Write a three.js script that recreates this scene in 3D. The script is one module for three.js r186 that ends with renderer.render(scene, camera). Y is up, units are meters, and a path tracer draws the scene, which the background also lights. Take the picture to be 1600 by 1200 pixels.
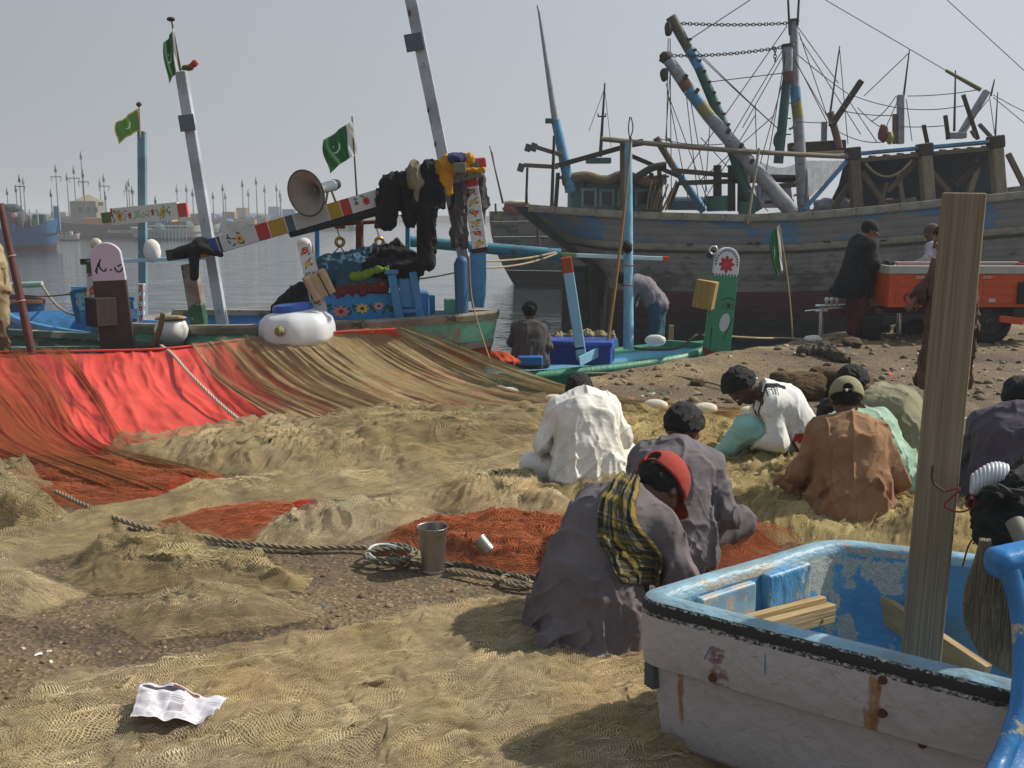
import * as THREE from 'three';
import { mergeGeometries, mergeVertices } from 'three/addons/utils/BufferGeometryUtils.js';
import { RoundedBoxGeometry } from 'three/addons/geometries/RoundedBoxGeometry.js';

// ------------------------------------------------------------------ camera, sky, sun, exposure
const scene = new THREE.Scene();
const EYE = 1.8, FOCAL = 1600, HORIZON = 337, PITCH = Math.atan((600 - HORIZON) / FOCAL);
const camera = new THREE.PerspectiveCamera(2 * Math.atan(600 / FOCAL) * 180 / Math.PI, 4 / 3, 0.1, 6000);
camera.position.set(0, EYE, 0);
camera.rotation.x = -PITCH;
const renderer = new THREE.WebGLRenderer({ antialias: true });
renderer.toneMapping = THREE.LinearToneMapping;
renderer.toneMappingExposure = 0.97;
renderer.shadowMap.enabled = true;
const SUN = new THREE.Vector3(0.93, 0, -0.3).normalize().multiplyScalar(Math.cos(0.74)).setY(Math.sin(0.74));
{
  const W = 512, H = 256, data = new Float32Array(W * H * 4);
  for (let r = 0; r < H; r++) for (let c = 0; c < W; c++) {
    const el = ((r + 0.5) / H - 0.5) * Math.PI, az = ((c + 0.5) / W - 0.5) * 2 * Math.PI;
    const d = new THREE.Vector3(Math.cos(az) * Math.cos(el), Math.sin(el), Math.sin(az) * Math.cos(el));
    const g = d.dot(SUN), up = Math.max(0, d.y);
    let L = 0.5 * Math.exp(0.7 * g) + 0.5 * Math.pow(Math.max(0, g), 24);
    const t = Math.pow(up, 0.55);
    const col = [0.94 - 0.46 * t, 0.97 - 0.38 * t, 1.0 - 0.26 * t];
    if (d.y < 0) L *= 0.55;
    for (let k = 0; k < 3; k++) data[(r * W + c) * 4 + k] = L * col[k];
    data[(r * W + c) * 4 + 3] = 1;
  }
  const sky = new THREE.DataTexture(data, W, H, THREE.RGBAFormat, THREE.FloatType);
  sky.mapping = THREE.EquirectangularReflectionMapping; sky.magFilter = THREE.LinearFilter; sky.needsUpdate = true;
  scene.background = sky; scene.environment = sky;
}
const sun = new THREE.DirectionalLight(new THREE.Color(1, 0.93, 0.82), 5);
sun.position.copy(SUN).multiplyScalar(60).add(new THREE.Vector3(0, 0, -10));
sun.target.position.set(0, 0, -10);
sun.castShadow = true; sun.shadow.radius = 2; sun.shadow.mapSize.set(4096, 4096);
Object.assign(sun.shadow.camera, { left: -45, right: 45, top: 40, bottom: -40, near: 1, far: 200 });
scene.add(sun, sun.target);
scene.fog = new THREE.FogExp2(0xd6dade, 0.0015);

// ------------------------------------------------------------------ numbers and noise
const V = (x, y, z) => new THREE.Vector3(x, y, z);
const { lerp, clamp, smoothstep } = THREE.MathUtils;
const sst = (x, a, b) => smoothstep(x, a, b);
function rng(seed) { let s = seed * 7919 + 13; return () => { s = (s + 0x6d2b79f5) | 0; let t = Math.imul(s ^ (s >>> 15), 1 | s); t = (t + Math.imul(t ^ (t >>> 7), 61 | t)) ^ t; return ((t ^ (t >>> 14)) >>> 0) / 4294967296; }; }
const hash = (x, y, z) => { let h = (Math.imul(x, 374761393) + Math.imul(y, 668265263) + Math.imul(z, 1274126177)) | 0; h = Math.imul(h ^ (h >>> 13), 1103515245); h = Math.imul(h ^ (h >>> 15), 461845907); return ((h ^ (h >>> 16)) >>> 0) / 4294967296; };
const fade = (t) => t * t * t * (t * (t * 6 - 15) + 10);
function n2(x, y, s = 0) {
  const i = Math.floor(x), j = Math.floor(y), u = fade(x - i), v = fade(y - j);
  const a = hash(i, j, s), b = hash(i + 1, j, s), c = hash(i, j + 1, s), d = hash(i + 1, j + 1, s);
  return a + (b - a) * u + (c - a) * v + (a - b - c + d) * u * v;
}
function n3(x, y, z) {
  const i = Math.floor(x), j = Math.floor(y), k = Math.floor(z), u = fade(x - i), v = fade(y - j), w = fade(z - k);
  const l = (p, q, t) => p + (q - p) * t;
  return l(l(l(hash(i, j, k), hash(i + 1, j, k), u), l(hash(i, j + 1, k), hash(i + 1, j + 1, k), u), v),
    l(l(hash(i, j, k + 1), hash(i + 1, j, k + 1), u), l(hash(i, j + 1, k + 1), hash(i + 1, j + 1, k + 1), u), v), w);
}
const fbm = (x, y, o = 4, s = 0) => { let a = 0, m = 0.5, t = 0; for (let i = 0; i < o; i++) { a += m * n2(x, y, s + i * 17); t += m; x = x * 2.03 + 3.1; y = y * 2.03 + 1.7; m *= 0.5; } return a / t; };
const ridge = (x, y, s = 0) => { const n = n2(x, y, s); return 1 - Math.abs(2 * n - 1); };
// periodic noise for textures that tile
const pn = (x, y, p, s = 0, py = p) => {
  const i = Math.floor(x), j = Math.floor(y), u = fade(x - i), v = fade(y - j), m = (k) => ((k % p) + p) % p, my = (k) => ((k % py) + py) % py;
  const a = hash(m(i), my(j), s), b = hash(m(i + 1), my(j), s), c = hash(m(i), my(j + 1), s), d = hash(m(i + 1), my(j + 1), s);
  return a + (b - a) * u + (c - a) * v + (a - b - c + d) * u * v;
};
const pfbm = (u, v, p, o, s = 0, sy = 1) => { let a = 0, m = 0.5, t = 0; for (let i = 0; i < o; i++) { const q = p << i; a += m * pn(u * q, v * q * sy, q, s + i * 31); t += m; m *= 0.55; } return a / t; };

// ------------------------------------------------------------------ a pixel of the photograph gives a direction; the depth d (metres ahead) or the height h of what it touches gives the point
const CP = Math.cos(PITCH), SP = Math.sin(PITCH);
function dirOf(px, py) { const x = (px - 800) / FOCAL, y = (600 - py) / FOCAL; return [x, y * CP - SP, -y * SP - CP]; }
function P(px, py, d) { const r = dirOf(px, py), t = d / -r[2]; return V(r[0] * t, EYE + r[1] * t, -d); }
function G(px, py, h = 0) { const r = dirOf(px, py), t = (h - EYE) / r[1]; return V(r[0] * t, h, r[2] * t); }

// ------------------------------------------------------------------ textures
function tex(w, h, fn, srgb = true) {
  const d = new Uint8Array(w * h * 4);
  for (let y = 0; y < h; y++) for (let x = 0; x < w; x++) { const c = fn((x + 0.5) / w, (y + 0.5) / h, x, y), o = (y * w + x) * 4; for (let k = 0; k < 3; k++) d[o + k] = clamp((c.length ? c[k] : c) * 255, 0, 255); d[o + 3] = 255; }
  const t = new THREE.DataTexture(d, w, h); t.wrapS = t.wrapT = THREE.RepeatWrapping; t.magFilter = THREE.LinearFilter; t.minFilter = THREE.LinearMipmapLinearFilter; t.generateMipmaps = true;
  if (srgb) t.colorSpace = THREE.SRGBColorSpace; t.needsUpdate = true; return t;
}
const rep = (t, a, b = a) => { const c = t.clone(); c.repeat.set(a, b); c.needsUpdate = true; return c; };
function canvasTex(w, h, draw) {
  const c = document.createElement('canvas'); c.width = w; c.height = h; draw(c.getContext('2d'), w, h);
  const t = new THREE.CanvasTexture(c); t.colorSpace = THREE.SRGBColorSpace; t.wrapS = t.wrapT = THREE.RepeatWrapping; return t;
}
const mixc = (a, b, t) => [a[0] + (b[0] - a[0]) * t, a[1] + (b[1] - a[1]) * t, a[2] + (b[2] - a[2]) * t];
const hex = (h) => [(h >> 16 & 255) / 255, (h >> 8 & 255) / 255, (h & 255) / 255];
const T = {};
T.dirt = tex(1024, 1024, (u, v) => {
  const big = pfbm(u, v, 4, 5, 1), fine = pn(u * 180, v * 180, 180, 5), grit = pn(u * 340, v * 340, 340, 9), gr = pn(u * 90, v * 90, 90, 13);
  let c = mixc(hex(0x5f4f38), hex(0x857253), big * 1.5 - 0.3); const k = 0.72 + 0.34 * fine + 0.2 * grit - 0.1;
  c = c.map((x) => x * k); if (gr > 0.83) c = mixc(c, hex(0x4c4034), (gr - 0.83) * 5); if (grit > 0.9 && fine > 0.55) c = mixc(c, hex(0xc9bda5), 0.7); return c;
});
T.dirtB = tex(1024, 1024, (u, v) => 0.4 * pfbm(u, v, 8, 5, 21) + 0.35 * pn(u * 180, v * 180, 180, 5) + 0.25 * pn(u * 90, v * 90, 90, 13), false);
T.noise = tex(512, 512, (u, v) => pfbm(u, v, 6, 6, 41), false);
T.fine = tex(512, 512, (u, v) => 0.5 * pn(u * 128, v * 128, 128, 3) + 0.5 * pfbm(u, v, 16, 4, 51), false);
// knotted mesh: diamonds of twine, 8 x 8 to the tile
const lattice = (u, v, w) => { const a = (u + v) * 8, b = (u - v) * 8, f = (x) => Math.abs(x - Math.round(x)); const d = Math.min(f(a), f(b)); const k = Math.max(0, 1 - Math.hypot(f(a), f(b)) / 0.24); return Math.max(sst(w - d, -0.07, 0.07), k); };
// 64 meshes to a tile of 0.6 m, drawn unevenly, with gathered streaks running along v
const netCell = (u, v, n, w, s) => { const j = pfbm(u, v, 6, 4, s) - 0.5, k = pfbm(u, v, 7, 4, s + 9) - 0.5; return lattice((u + 0.03 * j) * n / 8, (v + 0.03 * k) * n / 8, w + 0.1 * (pfbm(u, v, 9, 3, s + 5) - 0.4)); };
const streakAt = (u, v) => pn(u * 48, v * 4, 48, 81, 4) * 0.42 + pn(u * 110, v * 6, 110, 83, 6) * 0.33 + pfbm(u, v, 5, 4, 85) * 0.25;
const netTexs = (n, w, s, dark, low) => { const L = new Float32Array(1024 * 1024); for (let y = 0; y < 1024; y++) for (let x = 0; x < 1024; x++) L[y * 1024 + x] = netCell((x + 0.5) / 1024, (y + 0.5) / 1024, n, w, s); const at2 = (x, y) => L[y * 1024 + x]; return {
  map: tex(1024, 1024, (u, v, x, y) => { const q = streakAt(u, v), t = pfbm(u, v, 3, 3, 87), k = (0.74 + 0.52 * q) * (dark + (1 - dark) * at2(x, y)); return [k * (0.99 + 0.05 * t), k * (0.98 + 0.02 * t), k * (1.0 - 0.12 * t)]; }),
  alpha: tex(1024, 1024, (u, v, x, y) => low + (1 - low) * at2(x, y), false), bump: tex(1024, 1024, (u, v, x, y) => 0.45 * at2(x, y) + 0.55 * streakAt(u, v), false) }; };
T.netFine = netTexs(64, 0.17, 61, 0.78, 0.14); T.netWide = netTexs(40, 0.14, 71, 0.65, 0.05);
T.mesh = T.netFine.alpha; T.meshWide = T.netWide.alpha; T.streak = T.netFine.map; T.streakB = T.netFine.bump;
T.grain = tex(512, 512, (u, v) => { const w = pfbm(u, v, 3, 3, 91) * 3, s = pn(u * 40 + w, v * 3, 40, 93, 3), f = pn(u * 160, v * 8, 160, 95, 8); const k = 0.8 + 0.2 * s + 0.14 * f - 0.1 * pfbm(u, v, 6, 3, 97); return [k, k * 0.97, k * 0.93]; });
T.grainB = tex(512, 512, (u, v) => { const w = pfbm(u, v, 3, 3, 91) * 3; return 0.5 * pn(u * 40 + w, v * 3, 40, 93, 3) + 0.5 * pn(u * 160, v * 8, 160, 95, 8); }, false);
T.weave = tex(128, 128, (u, v) => 0.5 + 0.25 * Math.sin(u * 2 * Math.PI * 32) + 0.25 * Math.sin(v * 2 * Math.PI * 32), false);
// paint over wood: colour a, flaking to b, grimed with c
function paintTex(a, b, c, flake, size = 512, seed = 1, streakY = 1) {
  const A = hex(a), B = hex(b), C = hex(c);
  return tex(size, size, (u, v) => {
    const n = pfbm(u, v, 6, 6, 100 + seed, streakY), m = pfbm(u, v, 3, 5, 150 + seed), f = pn(u * 128, v * 128, 128, seed);
    let k = A.map((x) => x * (0.86 + 0.24 * m + 0.08 * f)); k = mixc(k, C, clamp((pfbm(u, v, 5, 5, 170 + seed) - 0.5) * 2.4, 0, 0.6));
    return mixc(k, B.map((x) => x * (0.85 + 0.2 * f)), sst(n + 0.06 * f, 1 - flake - 0.03, 1 - flake + 0.03));
  });
}

// ------------------------------------------------------------------ materials
const mats = {};
function mat(color, o = {}) {
  const { rough = 0.75, metal = 0, ...rest } = o;
  const key = JSON.stringify([color, Object.entries(o).map(([k, v]) => [k, v && v.isTexture ? v.uuid : v])]);
  return mats[key] ??= new (o.sheen || o.transmission || o.clearcoat ? THREE.MeshPhysicalMaterial : THREE.MeshStandardMaterial)({ color, roughness: rough, metalness: metal, side: THREE.DoubleSide, ...rest });
}
const wood = (c, o = {}) => mat(c, { map: T.grain, bumpMap: T.grainB, bumpScale: 0.004, rough: 0.85, ...o });
T.noiseC = tex(512, 512, (u, v) => { const k = 0.78 + 0.3 * pfbm(u, v, 4, 6, 43) + 0.06 * pn(u * 128, v * 128, 128, 47); return [k, k, k * 0.985]; });
const painted = (c, o = {}) => mat(c, { map: T.noiseC, bumpMap: T.fine, bumpScale: 0.002, rough: 0.55, ...o });
const cloth = (c, o = {}) => mat(c, { bumpMap: T.weave, bumpScale: 0.0006, rough: 0.95, map: T.noiseC, ...o });
const ropeM = mat(0x9a8c70, { rough: 0.95, bumpMap: T.fine, bumpScale: 0.003, map: T.noiseC });
const darkRope = mat(0x5a5044, { rough: 0.95 });
const wireM = mat(0x3c3a38, { rough: 0.7 });

// ------------------------------------------------------------------ objects
const taken = {};
const numbered = (n) => { const k = taken[n] = (taken[n] ?? -1) + 1; return k ? n + '_' + String(k).padStart(3, '0') : n; };
function tag(o, label, category, group, kind) { if (label) o.userData.label = label; if (category) o.userData.category = category; if (group) o.userData.group = group; if (kind) o.userData.kind = kind; return o; }
function thing(name, label, category, base, group) { const g = new THREE.Group(); g.name = numbered(name); g.position.copy(base); g.B = base.clone(); scene.add(g); return tag(g, label, category, group); }
const flat = (g) => Array.isArray(g) ? mergeGeometries(g.map((x) => { const y = x.index ? x.toNonIndexed() : x; for (const k of Object.keys(y.attributes)) if (!['position', 'normal', 'uv'].includes(k)) y.deleteAttribute(k); return y; })) : g;
// a part: geometry in world coordinates, hung under its thing (or under a part of it)
function part(t, name, geo, m, label) { const g = flat(geo); g.translate(-t.B.x, -t.B.y, -t.B.z); const o = new THREE.Mesh(g, m); o.name = name; o.B = t.B; t.add(o); if (label) o.userData.label = label; return o; }
function single(name, label, category, geo, m, group, kind) {
  const g = flat(geo); g.computeBoundingBox(); const c = g.boundingBox.getCenter(V(0, 0, 0)); c.y = g.boundingBox.min.y; g.translate(-c.x, -c.y, -c.z);
  const o = new THREE.Mesh(g, m); o.name = numbered(name); o.position.copy(c); scene.add(o); return tag(o, label, category, group, kind);
}
function structure(name, geo, m) { const o = new THREE.Mesh(flat(geo), m); o.name = numbered(name); o.userData.kind = 'structure'; scene.add(o); return o; }

// ------------------------------------------------------------------ shapes
const UP = V(0, 1, 0);
function cyl(a, b, r0, r1 = r0, seg = 8, bend = 0) {
  const L = a.distanceTo(b), g = new THREE.CylinderGeometry(r1, r0, L, seg, bend ? 8 : 1), p = g.attributes.position;
  if (bend) for (let i = 0; i < p.count; i++) { const t = p.getY(i) / L + 0.5; p.setX(i, p.getX(i) + bend * Math.sin(t * Math.PI)); }
  if (bend) g.computeVertexNormals();
  const u = g.attributes.uv; for (let i = 0; i < u.count; i++) u.setXY(i, u.getX(i) * 6 * r0, u.getY(i) * L);
  g.applyQuaternion(new THREE.Quaternion().setFromUnitVectors(UP, b.clone().sub(a).normalize())); g.translate((a.x + b.x) / 2, (a.y + b.y) / 2, (a.z + b.z) / 2); return g;
}
const tube = (pts, r, seg = 6, n = 0, closed = false) => { const c = new THREE.CatmullRomCurve3(pts, closed); const k = n || Math.max(8, pts.length * 5); const g = new THREE.TubeGeometry(c, k, r, seg, closed), u = g.attributes.uv, L = c.getLength(); for (let i = 0; i < u.count; i++) u.setXY(i, u.getY(i) * 6 * r, u.getX(i) * L); return g; };
function sagLine(a, b, sag, n = 8) { const o = []; for (let i = 0; i <= n; i++) { const t = i / n, p = a.clone().lerp(b, t); p.y -= sag * 4 * t * (1 - t); o.push(p); } return o; }
function uvBox(g) { // uv in metres from the face's own plane
  g = g.index ? g.toNonIndexed() : g; const p = g.attributes.position, uv = new Float32Array(p.count * 2), a = V(0, 0, 0), b = V(0, 0, 0), c = V(0, 0, 0);
  for (let i = 0; i < p.count; i += 3) {
    a.fromBufferAttribute(p, i); b.fromBufferAttribute(p, i + 1); c.fromBufferAttribute(p, i + 2); const n = b.clone().sub(a).cross(c.clone().sub(a)); const X = Math.abs(n.x), Y = Math.abs(n.y), Z = Math.abs(n.z);
    [a, b, c].forEach((q, k) => { const [s, t] = X >= Y && X >= Z ? [q.z, q.y] : Z >= Y ? [q.x, q.y] : [q.x, q.z]; uv[(i + k) * 2] = s; uv[(i + k) * 2 + 1] = t; });
  }
  g.setAttribute('uv', new THREE.BufferAttribute(uv, 2)); return g;
}
// a squared timber from a to b, w wide, h deep; grain runs along it
function beam(a, b, w, h = w, roll = 0, round = 0.12) {
  const L = a.distanceTo(b), g = uvBox(new RoundedBoxGeometry(w, L, h, 1, Math.min(w, h) * round));
  const d = b.clone().sub(a).normalize(); const side = Math.abs(d.y) > 0.98 ? V(1, 0, 0) : V(0, 1, 0).cross(d).normalize(); const x = Math.abs(d.y) > 0.98 ? side : side; const z = x.clone().cross(d).normalize(); const X = d.clone().cross(z).normalize();
  const m = new THREE.Matrix4().makeBasis(X, d, z); if (roll) g.rotateY(roll); g.applyMatrix4(m); g.translate((a.x + b.x) / 2, (a.y + b.y) / 2, (a.z + b.z) / 2); return g;
}
const box = (c, w, h, d, ry = 0, round = 0.1, rx = 0, rz = 0) => { const g = uvBox(new RoundedBoxGeometry(w, h, d, 1, Math.min(w, h, d) * round)); if (rz) g.rotateZ(rz); if (rx) g.rotateX(rx); if (ry) g.rotateY(ry); g.translate(c.x, c.y, c.z); return g; };
// rows of points -> sheet
function loft(rows, uvs, close = false) {
  const n = rows.length, m = rows[0].length, pos = [], uv = [], idx = [];
  for (let i = 0; i < n; i++) for (let j = 0; j < m; j++) { const p = rows[i][j]; pos.push(p.x, p.y, p.z); if (uvs) uv.push(...uvs(i, j, p)); else uv.push(i / (n - 1), j / (m - 1)); }
  for (let i = 0; i < n - 1; i++) for (let j = 0; j < m - 1; j++) { const a = i * m + j, b = a + 1, c = a + m, d = c + 1; idx.push(a, c, b, b, c, d); }
  const g = new THREE.BufferGeometry(); g.setAttribute('position', new THREE.Float32BufferAttribute(pos, 3)); g.setAttribute('uv', new THREE.Float32BufferAttribute(uv, 2)); g.setIndex(idx); g.computeVertexNormals(); return g;
}
const metricUV = (rows, s = 1) => { const L = rows.map((r) => { let a = 0; return r.map((p, j) => (a += j ? p.distanceTo(r[j - 1]) : 0)); }); const mid = rows[0].length >> 1; let b = 0; const B = rows.map((r, i) => (b += i ? r[mid].distanceTo(rows[i - 1][mid]) : 0)); return (i, j) => [B[i] * s, L[i][j] * s]; };
const sheet = (rows, s = 1) => loft(rows, metricUV(rows, s));
// laid rope: three strands twisted round a path
function laidRope(pts, r, n = 120, pitch = 9) {
  const c = new THREE.CatmullRomCurve3(pts), L = c.getLength(), N = Math.max(20, Math.min(900, Math.round(L / r / 1.1))), f = c.computeFrenetFrames(N), q = []; const P0 = c.getSpacedPoints(N);
  for (let s = 0; s < 3; s++) { const line = []; for (let i = 0; i <= N; i++) { const a = (i / N) * L / (r * pitch) * 2 * Math.PI + s * 2.0944; line.push(P0[i].clone().addScaledVector(f.normals[i], Math.cos(a) * r * 0.55).addScaledVector(f.binormals[i], Math.sin(a) * r * 0.55)); } q.push(new THREE.TubeGeometry(new THREE.CatmullRomCurve3(line), N, r * 0.52, 5)); }
  return q;
}
function lathe(profile, seg = 24) { return new THREE.LatheGeometry(profile.map(([r, y]) => new THREE.Vector2(r, y)), seg); }
function lump(rx, ry, rz, amp, seed, det = 3, fr = 2) {
  let g = mergeVertices(new THREE.IcosahedronGeometry(1, det).deleteAttribute('uv').deleteAttribute('normal')); const p = g.attributes.position;
  for (let i = 0; i < p.count; i++) { const x = p.getX(i), y = p.getY(i), z = p.getZ(i), k = 1 + amp * (2 * (0.6 * n3(x * fr + seed, y * fr + 5, z * fr) + 0.4 * n3(x * fr * 2.3, y * fr * 2.3 + seed, z * fr * 2.3)) - 1); p.setXYZ(i, x * rx * k, y * ry * k, z * rz * k); }
  g.computeVertexNormals(); return uvBoxSmooth(g);
}
function uvBoxSmooth(g) { const p = g.attributes.position, uv = new Float32Array(p.count * 2); for (let i = 0; i < p.count; i++) { uv[2 * i] = p.getX(i) + p.getZ(i) * 0.7; uv[2 * i + 1] = p.getY(i) + p.getZ(i) * 0.35; } g.setAttribute('uv', new THREE.BufferAttribute(uv, 2)); return g; }
const at = (g, v, ry = 0) => { if (ry) g.rotateY(ry); g.translate(v.x, v.y, v.z); return g; };
// ------------------------------------------------------------------ the place: ground, quay edge, water
const WATER = -1.25;
const edgePts = [[-70, 9.0], [-6, 9.0], [-2, 9.2], ...[[800, 622], [870, 603], [960, 583], [1100, 561], [1180, 547], [1230, 536], [1290, 526], [1400, 512], [1600, 503]].map(([x, y]) => { const g = G(x, y); return [g.x, -g.z]; }), [30, 19], [70, 20]];
function edgeD(x) { let i = 0; while (i < edgePts.length - 2 && edgePts[i + 1][0] < x) i++; const [a, d] = edgePts[i], [b, e] = edgePts[i + 1]; return lerp(d, e, clamp((x - a) / (b - a), 0, 1)) + 0.14 * (fbm(x * 2.2, 3.3, 4, 7) - 0.5) + 0.05 * (n2(x * 14, 1, 3) - 0.5); }
const gh = (x, z) => 0.04 * (fbm(x * 0.9, z * 0.9, 3, 3) - 0.5) + 0.014 * (fbm(x * 5, z * 5, 3, 8) - 0.5) + 0.1 * sst(-z - x * 0.55, 8.6, 11) * sst(x, 0, 2.2) * fbm(x * 1.3, z * 1.3, 3, 12);
{
  const xs = []; for (let x = -70; x < -8; x += 2.5) xs.push(x); for (let x = -8; x < 11; x += 0.06) xs.push(x); for (let x = 11; x <= 70; x += 2.5) xs.push(x);
  const N = 210, rows = xs.map((x) => { const e = edgeD(x), r = []; for (let j = 0; j <= N; j++) { const d = -5 + (e + 5) * Math.pow(j / N, 0.85); r.push(V(x, gh(x, -d) - 0.05 * sst(d, e - 0.12, e), -d)); } return r; });
  const g = loft(rows, (i, j, p) => [p.x / 2.6, p.z / 2.6]); const c = new Float32Array(g.attributes.position.count * 3), pos = g.attributes.position;
  for (let i = 0; i < pos.count; i++) {
    const x = pos.getX(i), z = pos.getZ(i), m = fbm(x * 0.7, z * 0.7, 4, 30), q = fbm(x * 2.6, z * 2.6, 4, 33), bank = sst(-z, edgeD(x) - 2.3, edgeD(x) - 0.3) * sst(x, -1, 1.2);
    const k = 0.74 + 0.5 * m, damp = sst(q, 0.58, 0.75) * 0.35; let col = [k * (1 - damp), k * (1 - damp), k * (1 - damp * 0.9)];
    const pale = bank * sst(q + 0.25 * m, 0.28, 0.6); col = [col[0] + pale * 0.42, col[1] + pale * 0.42, col[2] + pale * 0.4]; c.set(col, i * 3);
  }
  g.setAttribute('color', new THREE.BufferAttribute(c, 3));
  const groundM = mat(0xffffff, { map: T.dirt, bumpMap: T.dirtB, bumpScale: 0.018, rough: 0.95, vertexColors: true });
  structure('ground', g, groundM);
  const wall = xs.filter((x, i) => i % 2 === 0 || Math.abs(x) > 8).map((x) => { const e = edgeD(x), r = []; for (let j = 0; j <= 8; j++) { const t = j / 8; r.push(V(x, gh(x, -e) - 0.05 - t * 2.2, -e - 0.0 + (j ? -0.06 - 0.25 * t + 0.1 * (fbm(x * 1.7, j * 0.8, 3, 77) - 0.5) : 0))); } return r; });
  structure('quay_wall', loft(wall, (i, j, p) => [p.x / 2.6, p.y / 2.6]), mat(0x8a8072, { map: T.dirt, bumpMap: T.dirtB, bumpScale: 0.03, rough: 0.9 }));
}
{
  T.wave = tex(1024, 1024, (u, v) => { const w = pfbm(u, v, 4, 3, 209) * 0.35; return 0.5 * pfbm(u, v, 5, 4, 201) + 0.35 * (0.5 + 0.5 * Math.sin(2 * Math.PI * (v * 17 + u * 3 + w * 5))) * pfbm(u, v, 6, 2, 211) + 0.3 * pfbm(u, v, 14, 4, 207); }, false);
  const w = new THREE.PlaneGeometry(1600, 1600, 8, 8); w.rotateX(-Math.PI / 2); w.translate(0, WATER, -700); const p = w.attributes.position, uv = w.attributes.uv; for (let i = 0; i < p.count; i++) uv.setXY(i, p.getX(i) / 7, p.getZ(i) / 5);
  structure('harbour_water', w, mat(new THREE.Color(0.03, 0.038, 0.038), { rough: 0.06, bumpMap: T.wave, bumpScale: 0.045 }));
}
// loose stones and litter in the dirt
{
  const R = rng(5), stone = lump(1, 0.62, 0.85, 0.25, 3, 1, 1.6), M = [], C = [], q = new THREE.Quaternion(), e = new THREE.Euler();
  const put = (x, z, s) => { e.set(R() * 0.8 - 0.4, R() * 6.3, R() * 0.8 - 0.4); M.push(new THREE.Matrix4().compose(V(x, gh(x, z) + s * 0.2, z), q.clone().setFromEuler(e), V(s, s * (0.6 + R() * 0.5), s))); const k = 0.5 + R() * 0.7; C.push(new THREE.Color(k * (0.95 + R() * 0.1), k * 0.93, k * 0.85)); };
  for (let i = 0; i < 9000; i++) { const d = 2.8 + 7 * Math.pow(R(), 1.4), x = (R() - 0.56) * d * 1.1; const cl = fbm(x * 1.5, -d * 1.5, 3, 90); if (R() < cl * 1.5 - 0.35) put(x, -d, 0.003 + 0.011 * Math.pow(R(), 4)); }
  for (let i = 0; i < 130; i++) { const d = 3 + 4 * R(), x = (R() - 0.6) * d; put(x, -d, 0.012 + 0.016 * R() * R()); }
  for (let i = 0; i < 6500; i++) { const x = 0.2 + R() * 8.5, d = 8.2 + R() * 7.5; if (d < edgeD(x) - 0.25 && R() < fbm(x * 1.2, d * 1.2, 3, 91) * 1.6 - 0.4) put(x, -d, 0.007 + 0.05 * Math.pow(R(), 5)); }
  const im = new THREE.InstancedMesh(stone, mat(0x857560, { rough: 0.95, map: T.noiseC }), M.length); im.name = 'gravel'; M.forEach((m, i) => { im.setMatrixAt(i, m); im.setColorAt(i, C[i]); });
  scene.add(tag(im, 'loose brown gravel and small stones scattered over the dirt', 'gravel', null, 'stuff'));
  const flake = loft([[V(-1, 0, -0.6), V(-1, 0.12, 0.6)], [V(0, 0.35, -0.7), V(0.1, 0.25, 0.5)], [V(1, 0.05, -0.4), V(0.9, 0, 0.7)]]), M2 = [], C2 = [];
  const pal = [0xd9d5c8, 0xcfcabb, 0x8f6a4a, 0xb9b0a0, 0x5f7a86, 0xd0b070, 0x3b372f, 0xc25a40, 0xe8e6e0, 0x56683f];
  for (let i = 0; i < 900; i++) {
    const near = R() < 0.3, d = near ? 3 + 3.4 * R() : 8.6 + R() * 6.5, x = near ? (R() - 0.62) * d * 0.95 : 0.6 + R() * 6.5; if (d > edgeD(x) - 0.2 || (!near && R() > fbm(x * 1.1, d * 1.1, 3, 95) * 2 - 0.45)) continue;
    const s = near ? 0.004 + 0.013 * R() * R() : 0.008 + 0.045 * Math.pow(R(), 3); e.set(R() * 0.5, R() * 6.3, R() * 0.5); M2.push(new THREE.Matrix4().compose(V(x, gh(x, -d) + s * 0.2, -d), q.clone().setFromEuler(e), V(s, s, s))); C2.push(new THREE.Color(pal[Math.floor(R() * pal.length)]));
  }
  const li = new THREE.InstancedMesh(flake, mat(0xffffff, { rough: 0.9 }), M2.length); li.name = 'litter'; M2.forEach((m, i) => { li.setMatrixAt(i, m); li.setColorAt(i, C2[i]); });
  scene.add(tag(li, 'scraps of paper, shell and plastic littering the quay dirt', 'litter', null, 'stuff'));
}
// ------------------------------------------------------------------ fishing nets
const NETC = { beige: 0xd2bd92, pale: 0xdac7a0, olive: 0xc2af82, yellow: 0xd6c088, orange: 0xb05a2c, rust: 0xa4602f };
const netMat = (c, wide, tile = 0.6, veil) => { const s = wide ? T.netWide : T.netFine; return mat(c, { map: rep(s.map, 1 / tile), alphaMap: rep(s.alpha, 1 / tile), bumpMap: rep(s.bump, 1 / tile), bumpScale: 0.016, rough: 0.9, transparent: true, vertexColors: true, transmission: veil ? 0.4 : 0.12, thickness: 0, specularIntensity: 0.3 }); };
function segDist(x, z, a, b) { const dx = b.x - a.x, dz = b.z - a.z, t = clamp(((x - a.x) * dx + (z - a.z) * dz) / (dx * dx + dz * dz), 0, 1); return Math.hypot(x - a.x - dx * t, z - a.z - dz * t); }
function inside(x, z, p) { let c = false; for (let i = 0, j = p.length - 1; i < p.length; j = i++) if ((p[i].z > z) !== (p[j].z > z) && x < (p[j].x - p[i].x) * (z - p[i].z) / (p[j].z - p[i].z) + p[i].x) c = !c; return c; }
const sdPoly = (x, z, p) => { let d = 1e9; for (let i = 0, j = p.length - 1; i < p.length; j = i++) d = Math.min(d, segDist(x, z, p[j], p[i])); return inside(x, z, p) ? d : -d; };
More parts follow.
